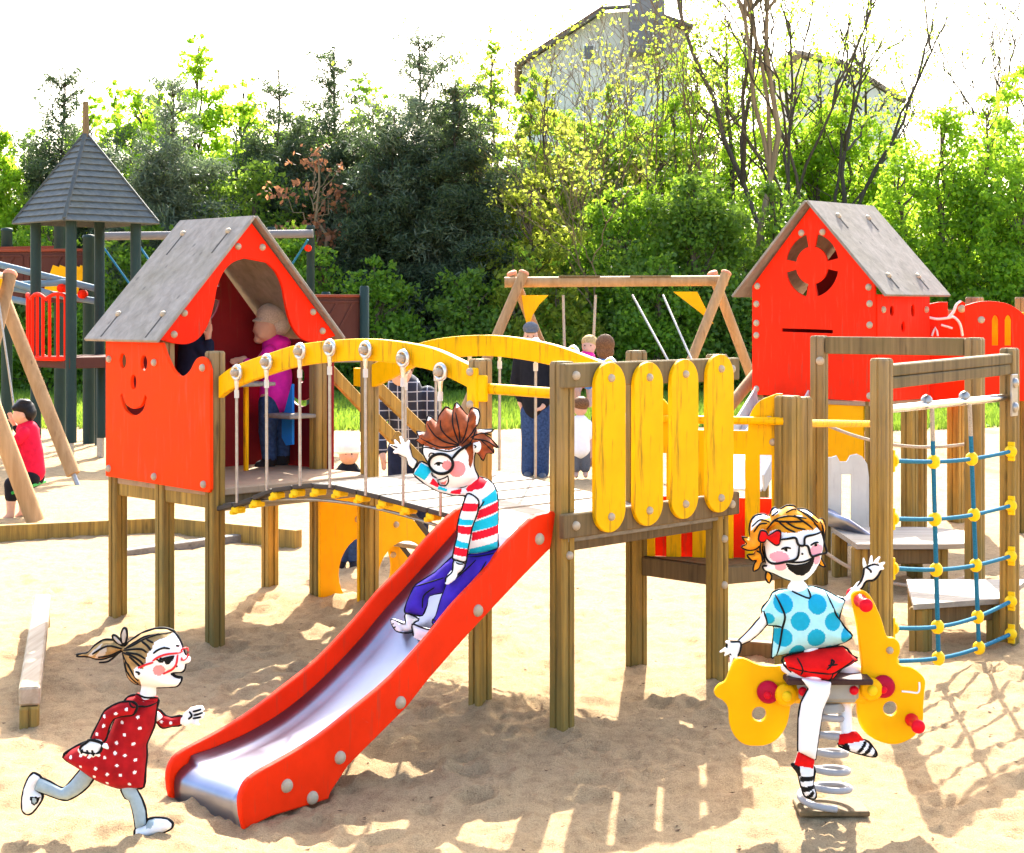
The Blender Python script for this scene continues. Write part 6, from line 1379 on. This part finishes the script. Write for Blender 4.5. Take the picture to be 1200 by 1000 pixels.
for f_ in ((1000, 170, 992, 130, 987, 98), (1032, 145, 1034, 112, 1038, 82), (1058, 140, 1070, 112, 1088, 88), (1078, 150, 1098, 135, 1122, 122), (1085, 165, 1100, 158, 1116, 160)):
    items += [kg.cap(sq(f_[0], f_[1], .068), sq(f_[2], f_[3], .06), W_, W_*.9), kg.cap(sq(f_[2], f_[3], .06), sq(f_[4], f_[5], .062), W_*.9, W_*.7)]
mm_ = kg.m/8.333
rl = [('ell', kg.P(a([(415, 578)]))[0], 85*mm_, 55*mm_, 2), ('ell', kg.P(a([(425, 670)]))[0], 52*mm_, 45*mm_, 2), ('ell', kg.P(a([(775, 510)]))[0], 72*mm_, 55*mm_, 2), ('ell', kg.P(a([(785, 615)]))[0], 42*mm_, 45*mm_, 2),
      ('poly', kg.P(a([(470, 640), (520, 655), (580, 652), (680, 630), (750, 575), (742, 650), (702, 722), (640, 765), (570, 750), (502, 702)])), 1),
      ('ell', kg.P(a([(470, 500)]))[0], 18*mm_, 18*mm_, 1), ('ell', kg.P(a([(762, 462)]))[0], 18*mm_, 18*mm_, 1)]
rl.insert(0, ('poly', kg.P(a([(270, 540), (240, 300), (400, 120), (700, 120), (900, 260), (890, 480), (872, 470), (850, 400), (826, 345), (785, 300), (740, 322), (640, 318), (560, 342), (440, 342), (400, 312), (335, 340), (312, 400), (285, 470)])), 3))
body = kg.build('body', items, [WH, IN, rosy, orangehair], rl)
wp_ = [('poly', kg.P(a(p)), 1) for p in ([(165, 280), (200, 205), (300, 188), (345, 212), (260, 228), (190, 300), (160, 350)], [(360, 200), (372, 150), (402, 124), (440, 148), (390, 185)], [(630, 145), (700, 140), (770, 190), (730, 205), (690, 180)], [(560, 182), (660, 190), (620, 205)])]
hair = kg.build('hair', [kg.poly(hairp, .107, .008), kg.poly(str1, .015, 0), kg.poly(str2, .015, 0)], [orangehair, M['white']], wp_)
bowp = a([(205, 400), (228, 318), (275, 330), (292, 368), (330, 350), (382, 318), (415, 332), (402, 440), (370, 455), (320, 420), (282, 390), (262, 420), (228, 425)])
bow = kg.build('hair_bow', [kg.poly(bowp, .018, -.098)], [redshort], vox=.003)
shirt = b([(385, 300), (425, 280), (500, 275), (560, 262), (640, 258), (712, 280), (800, 328), (842, 348), (805, 440), (830, 510), (892, 572), (842, 612), (750, 640), (640, 657), (500, 682), (400, 697), (378, 715), (388, 600), (392, 500), (345, 498), (315, 405), (360, 350)])
dots = [('ell', kg.P(b([(x, y)]))[0], r*kg.m/5.4545, r*kg.m/5.4545, 1) for x, y, r in ((435, 350, 58), (646, 352, 60), (538, 455, 60), (750, 460, 58), (640, 563, 58), (432, 565, 58), (530, 662, 52), (845, 562, 46), (345, 450, 36), (735, 650, 30))]
st = kg.build('shirt', [kg.poly(shirt, .085, 0), kg.poly(b([(385, 300), (360, 345), (315, 405), (342, 498), (432, 502), (440, 430), (420, 360)]), .036, -.02)], [lightblue, bluedot], dots, vox=.0034)
shp = b([(445, 700), (640, 650), (822, 632), (882, 690), (912, 712), (800, 772), (762, 826), (720, 840), (560, 822), (470, 772)])
so_ = kg.build('shorts', [kg.poly(shp, .10, -.04)], [redshort])
def foot(sock, shoe, blacks, d):
    o = kg.build('shoe', [kg.poly(c(shoe), .026, d), kg.poly(c(sock), .028, d)], [M['white'], IN, redshort], [('poly', kg.P(c(p)), 1) for p in blacks]+[('poly', kg.P(c(sock)), 2)])
    kg.seam('outline', [(c(shoe), d)], o, .0045)
foot([(150, 662), (248, 712), (236, 756), (128, 737)], [(128, 735), (242, 752), (236, 850), (252, 908), (246, 936), (190, 922), (164, 850), (150, 790), (115, 742)],
     [[(110, 725), (158, 745), (162, 810), (140, 790)], [(158, 802), (240, 795), (240, 822), (160, 832)], [(160, 862), (238, 850), (240, 872), (172, 898)], [(190, 920), (232, 878), (242, 898), (212, 935)]], -.10)
foot([(403, 592), (505, 568), (552, 622), (400, 647)], [(398, 645), (552, 622), (605, 668), (626, 705), (602, 720), (480, 690)],
     [[(395, 640), (455, 638), (468, 685), (400, 655)], [(500, 690), (548, 625), (566, 632), (520, 696)], [(535, 702), (580, 645), (598, 660), (556, 710)], [(590, 718), (612, 680), (628, 706), (604, 722)]], -.035)
kg.seam('outline', [(headp, -.0), (lpalm, -.028), (rpalm, .06), (['open']+b([(345, 440), (300, 450), (222, 540), (158, 600)]), -.02), (['open']+b([(345, 490), (290, 552), (232, 598), (175, 622)]), -.02), (['open']+c([(212, 300), (168, 380), (152, 480), (150, 662)]), -.10), (['open']+c([(332, 300), (292, 420), (270, 560), (248, 712)]), -.10)], body, .0045)
kg.ink('drawn_line', [a([(425, 500), (470, 480), (515, 488)]), a([(708, 460), (750, 440), (792, 440)]), a([(480, 622), (600, 622), (680, 605), (752, 570)]), a([(470, 640), (560, 655), (680, 632), (752, 572)]), a([(615, 535), (632, 545)]), a([(285, 690), (315, 685)]), b([(1000, 150), (1028, 170), (1030, 185)])], body, .0042)
kg.ink('glasses', [a([(405, 408), (480, 395), (555, 385), (575, 430), (592, 455), (640, 455), (652, 380), (740, 362), (842, 350)]), a([(592, 455), (572, 580), (460, 620), (345, 648), (302, 592), (290, 490)]), a([(642, 458), (680, 470), (715, 562), (800, 560), (890, 556), (872, 470), (842, 350)])], kg.t, .0048, IN, .006)
kg.seam('outline', [(hairp, .0), (str1, 0), (str2, 0)], hair, .0045)
kg.ink('hair_line', [a([(300, 320), (380, 230), (500, 190), (680, 210)]), a([(380, 240), (500, 240), (650, 240)]), a([(400, 230), (480, 300), (560, 335)]), a([(470, 235), (560, 290), (660, 310)]), a([(640, 150), (740, 230), (820, 330)]), a([(610, 140), (700, 180), (800, 260)]), a([(560, 180), (680, 260), (740, 310)]), a([(360, 200), (420, 150)]), a([(490, 160), (560, 130), (600, 140)]), a([(170, 300), (240, 230), (330, 250)]), a([(180, 350), (230, 270), (300, 260)]), a([(240, 450), (245, 540), (290, 640)]), a([(830, 250), (860, 350), (875, 450)]), a([(215, 540), (250, 560), (270, 640)]), a([(140, 540), (200, 520), (230, 480)])], hair, .004)
kg.seam('outline', [(bowp, -.098)], bow, .0045)
kg.seam('outline', [(shirt, -.0)], st, .0045)
kg.ink('hem_line', [b([(392, 300), (420, 365), (442, 430), (430, 510), (418, 600), (400, 695)]), b([(345, 498), (430, 502)]), b([(500, 280), (600, 315), (602, 265)]), b([(715, 285), (760, 400), (800, 460), (885, 570)]), b([(840, 348), (800, 460)]), b([(320, 405), (345, 495)])], st, .0042)
kg.seam('outline', [(shp, -.03)], so_, .0045)
kg.ink('crease', [b([(460, 745), (600, 765), (730, 775), (800, 750), (905, 705)]), b([(725, 840), (735, 770)]), b([(520, 690), (545, 750), (540, 790)]), b([(690, 745), (740, 700), (720, 690)]), b([(700, 720), (760, 715)]), b([(710, 735), (730, 685)]), b([(740, 820), (820, 730), (880, 700)])], so_, .0035)

# ------------------------------------------------------------------ the other people in the playground
skin = cloth('skin', (.62, .36, .25), .6, .08, 30, .05); blond = cloth('blond hair', (.55, .38, .16), .7, .4, 60); brownh = cloth('brown bob hair', (.17, .085, .04), .6, .5, 60); blackh = cloth('black hair', (.012, .01, .01), .5, .3, 60)
magenta = cloth('magenta jacket', (.70, .02, .38), .75, .25, 14); jeans = cloth('blue denim', (.035, .07, .17), .85, .4, 40); navy = cloth('navy cloth', (.012, .018, .045), .85, .3, 20); knit = cloth('beige knit hat', (.52, .45, .36), .9, .25, 120, .35)
boot = cloth('dark boots', (.02, .018, .02), .6, .2); blacks = cloth('black sweater', (.012, .013, .018), .85, .2, 20); hotpink = cloth('pink cloth', (.80, .03, .30), .8, .15); bluetop = cloth('blue top', (.10, .28, .62), .8, .15); greyk = cloth('grey trousers', (.12, .13, .15), .85, .2); redt = cloth('red shirt', (.70, .01, .05), .8, .2, 20)
def plaidm():
    m, nt, b = new_mat('dark plaid cloth'); v = coords(nt, (1, 1, 1)); w1 = N(nt, 'ShaderNodeTexWave', Scale=4.2); w1.bands_direction = 'X'; w2 = N(nt, 'ShaderNodeTexWave', Scale=4.2); w2.bands_direction = 'Z'
    for w_ in (w1, w2): nt.links.new(v, w_.inputs['Vector'])
    mx = N(nt, 'ShaderNodeMath', operation='MAXIMUM'); nt.links.new(w1.outputs['Fac'], mx.inputs[0]); nt.links.new(w2.outputs['Fac'], mx.inputs[1])
    r = ramp(nt, mx.outputs[0], [(.955, (.012, .015, .03)), (.985, (.35, .36, .4))]); nt.links.new(r.outputs[0], b.inputs['Base Color']); b.inputs['Roughness'].default_value = .9; return m
class Man(Kid):
    def __init__(s, label, cat, Y, base): s.Y = Y; s.m = Y/F; s.t = thing('person', label, cat, base); s.bvh = []
    def e(s, u, v, d, rx, ry, rz): return ('ell', s.pt(u, v, d), (rx, ry, rz))
    def limbs(s, pts, r): return [s.cap(p, q, r[i], r[i+1]) for i, (p, q) in enumerate(zip(pts[:-1], pts[1:]))]
    def hand(s, u, v, d, du, dv, r=.011):
        """palm with four fingers and a thumb pointing along (du, dv) in picture pixels"""
        l = math.hypot(du, dv); du, dv = du/l, dv/l; k = 1/s.m; it = [s.cap((u, v, d), (u+du*.04*k, v+dv*.04*k, d), .022, .02)]
        for i, o in enumerate((-.018, -.006, .006, .018)):
            a0 = (u+du*.045*k-dv*o*k, v+dv*.045*k+du*o*k, d); a1 = (u+du*(.085+.01*(i in (1, 2)))*k-dv*o*k, v+dv*(.085+.01*(i in (1, 2)))*k+du*o*k, d-.012); it.append(s.cap(a0, a1, r*.72, r*.6))
        it.append(s.cap((u+dv*.015*k, v-du*.015*k, d-.01), (u+dv*.03*k+du*.04*k, v-du*.03*k+dv*.04*k, d-.02), r*.8, r*.65)); return it
def eyes(p, par, pts, r=.008):
    for u, v, d in pts:
        m = MB(); m.lathe(p.pt(u, v, d), (0, -1, 0), [(r, -r), (r, 0), (r*.5, r*.5), (0, r*.6)], 8); m.build('eye', M['ink'], par)

# girl in the pink jacket, standing inside the hut
Yg = 11.15; p = Man('girl in magenta jacket and beige knit hat standing inside the hut', 'child', Yg, ground_pt(318, 546, DZ))
it = [p.e(312, 385, -.02, .082, .085, .092), p.e(300, 388, -.03, .02, .02, .014), p.e(304, 398, -.02, .035, .045, .03), p.e(301.5, 394.5, -.03, .014, .02, .009), p.e(309, 392, -.06, .035, .04, .035)]+p.limbs([(318, 395, 0), (322, 430, 0), (322, 470, 0)], [.035, .07, .07])
it += p.limbs([(316, 410, -.09), (300, 432, -.12), (288, 420, -.10)], [.03, .025, .018])+p.hand(289, 420, -.10, -8, 2)+p.limbs([(325, 412, .08), (312, 436, .06), (296, 425, .02)], [.03, .025, .018])+p.hand(297, 424, .02, -8, 1)
it += p.limbs([(316, 468, -.05), (314, 505, -.05), (316, 540, -.05)], [.06, .045, .035])+p.limbs([(326, 468, .05), (327, 505, .05), (329, 538, .05)], [.06, .045, .035])
bd = p.build('body', it, [skin], vox=.009); eyes(p, bd, [(303.5, 384, -.075)], .0075)
p.build('jacket', p.limbs([(322, 406, 0), (324, 440, 0), (323, 466, 0)], [.085, .105, .11])+p.limbs([(318, 412, -.10), (303, 436, -.13), (293, 425, -.11)], [.045, .04, .034])+p.limbs([(328, 414, .10), (316, 438, .08), (302, 428, .03)], [.045, .04, .034])+[p.e(328, 402, .0, .075, .09, .05), p.e(323, 470, 0, .115, .10, .05)], [magenta], vox=.01)
p.build('trousers', p.limbs([(317, 472, -.05), (315, 505, -.055), (317, 536, -.055)], [.075, .06, .05])+p.limbs([(327, 472, .05), (328, 505, .055), (330, 534, .055)], [.075, .06, .05]), [jeans], vox=.01)
p.build('boot', p.limbs([(317, 536, -.055), (316, 543, -.055), (306, 545, -.07)], [.05, .045, .035]), [boot], vox=.01); p.build('boot', p.limbs([(330, 534, .055), (330, 541, .055), (320, 543, .04)], [.05, .045, .035]), [boot], vox=.01)
p.build('knit_hat', [p.e(318, 370, 0, .102, .106, .085), p.e(327, 380, .02, .075, .09, .08), p.e(313, 376, .0, .10, .104, .022)], [knit], vox=.008)
# child in navy, half hidden in the hut
Yn = 10.75; p = Man('child in navy jacket mostly hidden behind the smiling wall inside the hut', 'child', Yn, ground_pt(226, 556, DZ))
it = [p.e(232, 378, .03, .08, .088, .09), p.e(240, 384, .0, .02, .02, .015)]+p.limbs([(228, 395, .02), (226, 430, .02), (226, 480, .02)], [.035, .07, .07])+p.limbs([(236, 405, -.05), (245, 415, -.06), (246, 396, -.06)], [.03, .025, .018])+p.hand(246, 395, -.06, 1, -8)+p.limbs([(214, 405, .1), (210, 440, .1), (216, 465, .08)], [.03, .025, .018])+p.hand(216, 466, .08, 1, 8)
it += p.limbs([(220, 480, 0), (219, 515, 0), (220, 550, 0)], [.06, .045, .035])+p.limbs([(233, 480, 0), (234, 515, 0), (235, 550, 0)], [.06, .045, .035])
p.build('body', it, [skin], vox=.01)
p.build('jacket', p.limbs([(227, 402, .02), (226, 440, .02), (226, 475, .02)], [.10, .11, .11])+p.limbs([(236, 407, -.05), (246, 418, -.06), (247, 402, -.06)], [.045, .04, .034])+p.limbs([(215, 408, .1), (210, 440, .1), (215, 460, .08)], [.045, .04, .034]), [navy], vox=.011)
p.build('trousers', p.limbs([(220, 480, 0), (219, 515, 0), (220, 545, 0)], [.075, .06, .05])+p.limbs([(233, 480, 0), (234, 515, 0), (235, 545, 0)], [.075, .06, .05]), [greyk], vox=.011)
p.build('hair', [p.e(230, 373, .045, .085, .09, .085)], [brownh], vox=.01)
# bending woman in the plaid shirt
Yw = 13.2; p = Man('woman in dark plaid shirt bending forward beyond the arched bridge', 'woman', Yw, ground_pt(478, 642))
it = [p.e(472, 434, -.28, .085, .10, .115), p.e(471, 438, -.385, .016, .02, .02), p.e(460, 435, -.27, .012, .02, .03), p.e(484, 435, -.27, .012, .02, .03)]+p.limbs([(474, 450, -.22), (477, 470, -.1), (480, 530, .05)], [.05, .10, .11])
it += p.limbs([(452, 462, -.14), (446, 500, -.18), (452, 532, -.3)], [.045, .038, .028])+p.hand(452, 533, -.31, 1, 8)+p.limbs([(502, 462, -.12), (510, 500, -.15), (500, 535, -.28)], [.045, .038, .028])+p.hand(500, 536, -.29, -1, 8)
it += p.limbs([(470, 530, .05), (467, 585, .02), (468, 636, .04)], [.085, .06, .045])+p.limbs([(490, 530, .05), (492, 585, .02), (491, 634, .06)], [.085, .06, .045])
bd = p.build('body', it, [skin], vox=.012); eyes(p, bd, [(467.5, 433, -.365), (476.5, 433, -.365)], .01)
p.build('shirt', p.limbs([(475, 456, -.17), (478, 485, -.06), (480, 522, .04)], [.14, .16, .155])+p.limbs([(452, 462, -.14), (445, 500, -.18), (450, 524, -.27)], [.075, .06, .05])+p.limbs([(502, 462, -.12), (511, 500, -.15), (503, 526, -.25)], [.075, .06, .05]), [plaidm()], vox=.013)
p.build('trousers', p.limbs([(471, 528, .05), (467, 585, .02), (468, 632, .04)], [.12, .085, .07])+p.limbs([(490, 528, .05), (492, 585, .02), (491, 630, .06)], [.12, .085, .07]), [navy], vox=.013)
p.build('shoe', p.limbs([(468, 638, .04), (465, 641, -.1)], [.05, .04]), [boot], vox=.012); p.build('shoe', p.limbs([(491, 636, .06), (494, 640, -.08)], [.05, .04]), [boot], vox=.012)
p.build('hair', [p.e(473, 428, -.24, .10, .105, .10)], [brownh], vox=.011)
# little child with the white hat
Yb = 12.6; p = Man('toddler with white sun hat and dark jacket below the hut beside the stairs', 'child', Yb, ground_pt(408, 664))
it = [p.e(409, 532, -.02, .075, .08, .085), p.e(414, 535, -.09, .014, .016, .013)]+p.limbs([(408, 545, 0), (407, 570, 0), (407, 605, 0)], [.035, .08, .08])+p.limbs([(394, 555, -.02), (389, 578, -.04), (391, 596, -.07)], [.03, .026, .02])+p.hand(391, 597, -.07, 1, 8)+p.limbs([(421, 555, -.02), (426, 578, -.04), (425, 596, -.07)], [.03, .026, .02])+p.hand(425, 597, -.07, -1, 8)+p.limbs([(401, 605, 0), (400, 630, 0), (400, 660, 0)], [.06, .045, .035])+p.limbs([(414, 605, 0), (415, 630, 0), (415, 660, 0)], [.06, .045, .035])
bd = p.build('body', it, [skin], vox=.009); eyes(p, bd, [(407, 531, -.095), (413.5, 531, -.093)], .007)
p.build('jacket', p.limbs([(408, 554, 0), (407, 575, 0), (407, 600, 0)], [.09, .11, .11])+p.limbs([(395, 556, -.02), (389, 578, -.04), (391, 592, -.065)], [.045, .04, .035])+p.limbs([(420, 556, -.02), (426, 578, -.04), (425, 592, -.065)], [.045, .04, .035]), [blacks], vox=.011)
p.build('trousers', p.limbs([(401, 606, 0), (400, 630, 0), (400, 655, 0)], [.075, .06, .05])+p.limbs([(414, 606, 0), (415, 630, 0), (415, 655, 0)], [.075, .06, .05]), [jeans], vox=.011)
p.build('shoe', p.limbs([(400, 660, 0), (399, 663, -.06)], [.04, .034]), [boot], vox=.011); p.build('shoe', p.limbs([(415, 660, 0), (416, 663, -.06)], [.04, .034]), [boot], vox=.011)
p.build('sun_hat', [p.e(408, 524, .0, .105, .11, .075), p.e(408, 529, .02, .125, .13, .02)], [M['white']], vox=.009)
# man in the black sweater
Ym = 19.4; p = Man('man in black sweater and blue jeans standing beyond the bridge platform', 'man', Ym, ground_pt(628, 560))
it = [p.e(622, 394, 0, .082, .10, .12), p.e(614, 396, .03, .015, .02, .03), p.e(630, 397, -.02, .014, .02, .03), p.e(621, 398, -.1, .016, .02, .02)]+p.limbs([(623, 405, 0), (625, 430, 0), (627, 480, 0)], [.055, .12, .12])+p.limbs([(608, 418, .02), (604, 448, .06), (610, 474, .0)], [.05, .042, .03])+p.hand(610, 475, .0, 2, 8)+p.limbs([(644, 420, -.02), (650, 450, 0), (636, 476, -.16)], [.05, .042, .03])+p.hand(635, 477, -.17, -8, 3)
it += p.limbs([(621, 480, .02), (620, 518, .02), (619, 555, .04)], [.09, .065, .05])+p.limbs([(634, 480, -.02), (635, 520, -.02), (635, 556, 0)], [.09, .065, .05])
bd = p.build('body', it, [skin], vox=.014); eyes(p, bd, [(618.5, 394, -.09), (625, 394, -.09)], .009)
p.build('sweater', p.limbs([(625, 422, 0), (627, 450, 0), (628, 478, 0)], [.17, .175, .16])+p.limbs([(609, 420, .02), (604, 448, .06), (610, 468, .01)], [.075, .065, .05])+p.limbs([(643, 422, -.02), (650, 450, 0), (639, 472, -.13)], [.075, .065, .05]), [blacks], vox=.015)
p.build('jeans', p.limbs([(622, 482, .02), (620, 518, .02), (619, 552, .04)], [.125, .09, .085])+p.limbs([(634, 482, -.02), (635, 520, -.02), (635, 553, 0)], [.125, .09, .085]), [jeans], vox=.015)
p.build('shoe', p.limbs([(619, 556, .04), (618, 558, -.1)], [.055, .045]), [greyk], vox=.014); p.build('shoe', p.limbs([(635, 557, 0), (636, 559, -.14)], [.055, .045]), [greyk], vox=.014)
p.build('cap', [p.e(622, 385, .01, .095, .115, .08), p.e(622, 389, -.07, .07, .07, .018)], [greyk], vox=.012)
# woman with brown bob, toddler in the swing
Yv = 19.3; p = Man('woman with brown bob and blue top pushing the swing', 'woman', Yv, ground_pt(709, 559))
it = [p.e(708, 408, 0, .08, .10, .115), p.e(703, 411, .09, .016, .02, .02)]+p.limbs([(708, 420, 0), (709, 445, 0), (710, 490, 0)], [.05, .10, .11])+p.limbs([(694, 432, .02), (690, 452, .15), (684, 440, .35)], [.045, .038, .028])+p.hand(684, 440, .36, -3, -8)+p.limbs([(724, 432, .02), (728, 460, .12), (715, 452, .35)], [.045, .038, .028])+p.hand(715, 452, .36, -8, -3)+p.limbs([(703, 490, 0), (702, 525, 0), (702, 555, 0)], [.085, .06, .045])+p.limbs([(717, 490, 0), (718, 525, 0), (718, 555, 0)], [.085, .06, .045])
p.build('body', it, [skin], vox=.013)
p.build('top', p.limbs([(709, 432, 0), (710, 460, 0), (711, 488, 0)], [.14, .15, .145])+p.limbs([(695, 433, .02), (690, 452, .15), (685, 443, .3)], [.065, .055, .045])+p.limbs([(723, 433, .02), (728, 460, .12), (718, 454, .3)], [.065, .055, .045]), [bluetop], vox=.014)
p.build('trousers', p.limbs([(704, 492, 0), (702, 525, 0), (702, 552, 0)], [.115, .08, .065])+p.limbs([(716, 492, 0), (718, 525, 0), (718, 552, 0)], [.115, .08, .065]), [navy], vox=.014)
p.build('hair', [p.e(709, 403, -.03, .112, .115, .115), p.e(709, 412, -.03, .105, .105, .10)], [brownh], vox=.012)
Yt = 19.85; p = Man('blond toddler in pink jacket sitting in the bucket swing', 'child', Yt, at(685, 445, Yt))
it = [p.e(690, 406, 0, .085, .09, .09), p.e(684, 409, -.08, .014, .016, .013)]+p.limbs([(688, 418, 0), (686, 430, 0), (684, 446, 0)], [.04, .08, .08])+p.limbs([(676, 424, -.05), (668, 432, -.08), (664, 422, -.05)], [.03, .025, .018])+p.hand(664, 422, -.05, -1, -8)+p.limbs([(698, 424, -.02), (702, 434, -.05), (696, 426, -.06)], [.03, .025, .018])+p.hand(696, 426, -.06, -2, -8)+p.limbs([(680, 448, -.05), (676, 458, -.2), (676, 474, -.2)], [.05, .04, .03])+p.limbs([(690, 448, -.05), (690, 458, -.2), (690, 474, -.2)], [.05, .04, .03])
bd = p.build('body', it, [skin], vox=.011); eyes(p, bd, [(685, 405, -.085), (692, 405, -.088)], .008)
p.build('jacket', p.limbs([(688, 420, 0), (686, 432, 0), (685, 444, 0)], [.10, .11, .11])+p.limbs([(677, 424, -.05), (668, 432, -.08), (665, 426, -.05)], [.045, .04, .034])+p.limbs([(697, 424, -.02), (702, 434, -.05), (697, 429, -.06)], [.045, .04, .034]), [hotpink], vox=.012)
p.build('hair', [p.e(691, 401, .02, .098, .10, .088)], [blond], vox=.011)
# child in the white shirt, child in pink
Yk = 19.0; p = Man('barefoot child in white shirt and grey trousers seen between post and pickets', 'child', Yk, ground_pt(680, 559))
it = [p.e(680, 478, 0, .082, .09, .095), p.e(674, 480, .07, .014, .016, .013)]+p.limbs([(680, 488, 0), (680, 505, 0), (680, 525, 0)], [.035, .07, .07])+p.limbs([(670, 496, 0), (668, 512, 0), (669, 526, -.02)], [.03, .025, .02])+p.hand(669, 527, -.02, 0, 8)+p.limbs([(690, 496, 0), (693, 512, 0), (692, 526, -.02)], [.03, .025, .02])+p.hand(692, 527, -.02, 0, 8)+p.limbs([(676, 525, 0), (675, 540, 0), (675, 555, .02), (675, 557, -.08)], [.055, .04, .03, .026])+p.limbs([(685, 525, 0), (686, 540, 0), (686, 555, .02), (686, 557, -.08)], [.055, .04, .03, .026])
p.build('body', it, [skin], vox=.011)
p.build('shirt', p.limbs([(680, 496, 0), (680, 510, 0), (680, 526, 0)], [.10, .11, .12])+p.limbs([(671, 497, 0), (667, 510, 0)], [.05, .05])+p.limbs([(689, 497, 0), (693, 510, 0)], [.05, .05]), [M['white']], vox=.012)
p.build('trousers', p.limbs([(676, 530, 0), (675, 540, 0), (675, 549, .01)], [.075, .06, .055])+p.limbs([(685, 530, 0), (686, 540, 0), (686, 549, .01)], [.075, .06, .055]), [greyk], vox=.012)
p.build('hair', [p.e(681, 473, -.02, .095, .10, .085)], [brownh], vox=.011)
Yk = 20.4; p = Man('small child in pink sitting in the sand, glimpsed between two yellow pickets', 'child', Yk, ground_pt(733, 548))
it = [p.e(734, 497, 0, .08, .085, .09), p.e(728, 499, -.07, .014, .016, .013)]+p.limbs([(733, 507, 0), (733, 520, 0), (734, 535, 0)], [.035, .08, .09])+p.limbs([(724, 512, -.04), (720, 522, -.1), (726, 528, -.16)], [.03, .025, .02])+p.hand(726, 528, -.17, 6, 4)+p.limbs([(743, 512, -.04), (748, 522, -.1), (742, 530, -.16)], [.03, .025, .02])+p.hand(742, 530, -.17, -6, 4)+p.limbs([(729, 538, -.05), (726, 534, -.22), (727, 545, -.32)], [.055, .045, .03])+p.limbs([(739, 538, -.05), (742, 534, -.22), (741, 545, -.32)], [.055, .045, .03])
p.build('body', it, [skin], vox=.011)
p.build('jacket', p.limbs([(733, 511, 0), (733, 522, 0), (733, 534, 0)], [.09, .105, .115])+p.limbs([(725, 513, -.04), (720, 522, -.1), (724, 526, -.13)], [.045, .04, .034])+p.limbs([(742, 513, -.04), (748, 522, -.1), (744, 527, -.13)], [.045, .04, .034]), [hotpink], vox=.012)
p.build('sun_hat', [p.e(734, 491, .0, .10, .10, .07), p.e(734, 495, 0, .12, .12, .018)], [M['white']], vox=.011)
# boy on the left swing
Ys = 15.7; p = Man('dark haired boy in red shirt on the green swing seat at the left edge', 'child', Ys, ground_pt(22, 608))
it = [p.e(26, 486, 0, .085, .10, .105), p.e(16, 489, 0, .018, .016, .014), p.e(31, 488, -.09, .015, .015, .022)]+p.limbs([(30, 497, 0), (35, 520, 0), (38, 556, 0)], [.04, .08, .09])+p.limbs([(31, 506, -.10), (20, 520, -.12), (9, 506, -.08)], [.035, .03, .02])+p.hand(9, 505, -.08, -3, -8)+p.limbs([(36, 506, .10), (24, 514, .12), (12, 496, .08)], [.035, .03, .02])+p.hand(12, 495, .08, -3, -8)
it += p.limbs([(36, 560, -.06), (16, 570, -.07), (15, 603, -.07), (6, 609, -.08)], [.07, .055, .036, .026])+p.limbs([(38, 560, .06), (24, 572, .07), (25, 601, .07), (17, 608, .06)], [.07, .055, .036, .026])
bd = p.build('body', it, [skin], vox=.01); eyes(p, bd, [(18.5, 484, -.055)], .008)
p.build('shirt', p.limbs([(32, 505, 0), (36, 530, 0), (38, 552, 0)], [.105, .115, .12])+p.limbs([(32, 506, -.11), (25, 515, -.125)], [.055, .05])+p.limbs([(36, 506, .11), (28, 512, .125)], [.055, .05]), [redt], vox=.011)
p.build('sleeve', p.limbs([(27, 513, -.12), (20, 520, -.125), (12, 510, -.09)], [.044, .04, .03]), [blacks], vox=.01)
p.build('sleeve', p.limbs([(30, 511, .12), (24, 515, .125), (15, 502, .085)], [.044, .04, .03]), [blacks], vox=.01)
p.build('shorts', p.limbs([(38, 560, -.06), (17, 567, -.07), (16, 581, -.07)], [.09, .075, .062])+p.limbs([(39, 560, .06), (25, 569, .07), (25, 581, .07)], [.09, .075, .062]), [blacks], vox=.012)
p.build('hair', [p.e(28, 478, .0, .10, .108, .075), p.e(35, 484, .0, .06, .095, .075), p.e(19, 478, -.02, .035, .07, .03), p.e(30, 471, -.03, .06, .06, .03), p.e(24, 471, .03, .05, .06, .028)], [blackh], vox=.01)
sb_ = thing('swing', 'green swing seat on chains carrying the boy in red', 'swing', at(36, 569, Ys))
m = MB(); m.box(at(34, 571, Ys), (Vector((1, 0, .35))).normalized(), Vector((0, 1, 0)), Vector((-.35, 0, 1)).normalized(), .11, .22, .014, ch=.008); m.build('seat', paint('green plastic', (.03, .30, .05), .4, .1), sb_)
for d in (-.2, .2): m = MB(); m.tube([at(-12, 335, Ys)+Vector((0, d, 0)), at(12, 500, Ys)+Vector((0, d, 0)), at(34, 569, Ys)+Vector((0, d, 0))], .012, 6); m.build('chain', M['galv'], sb_)
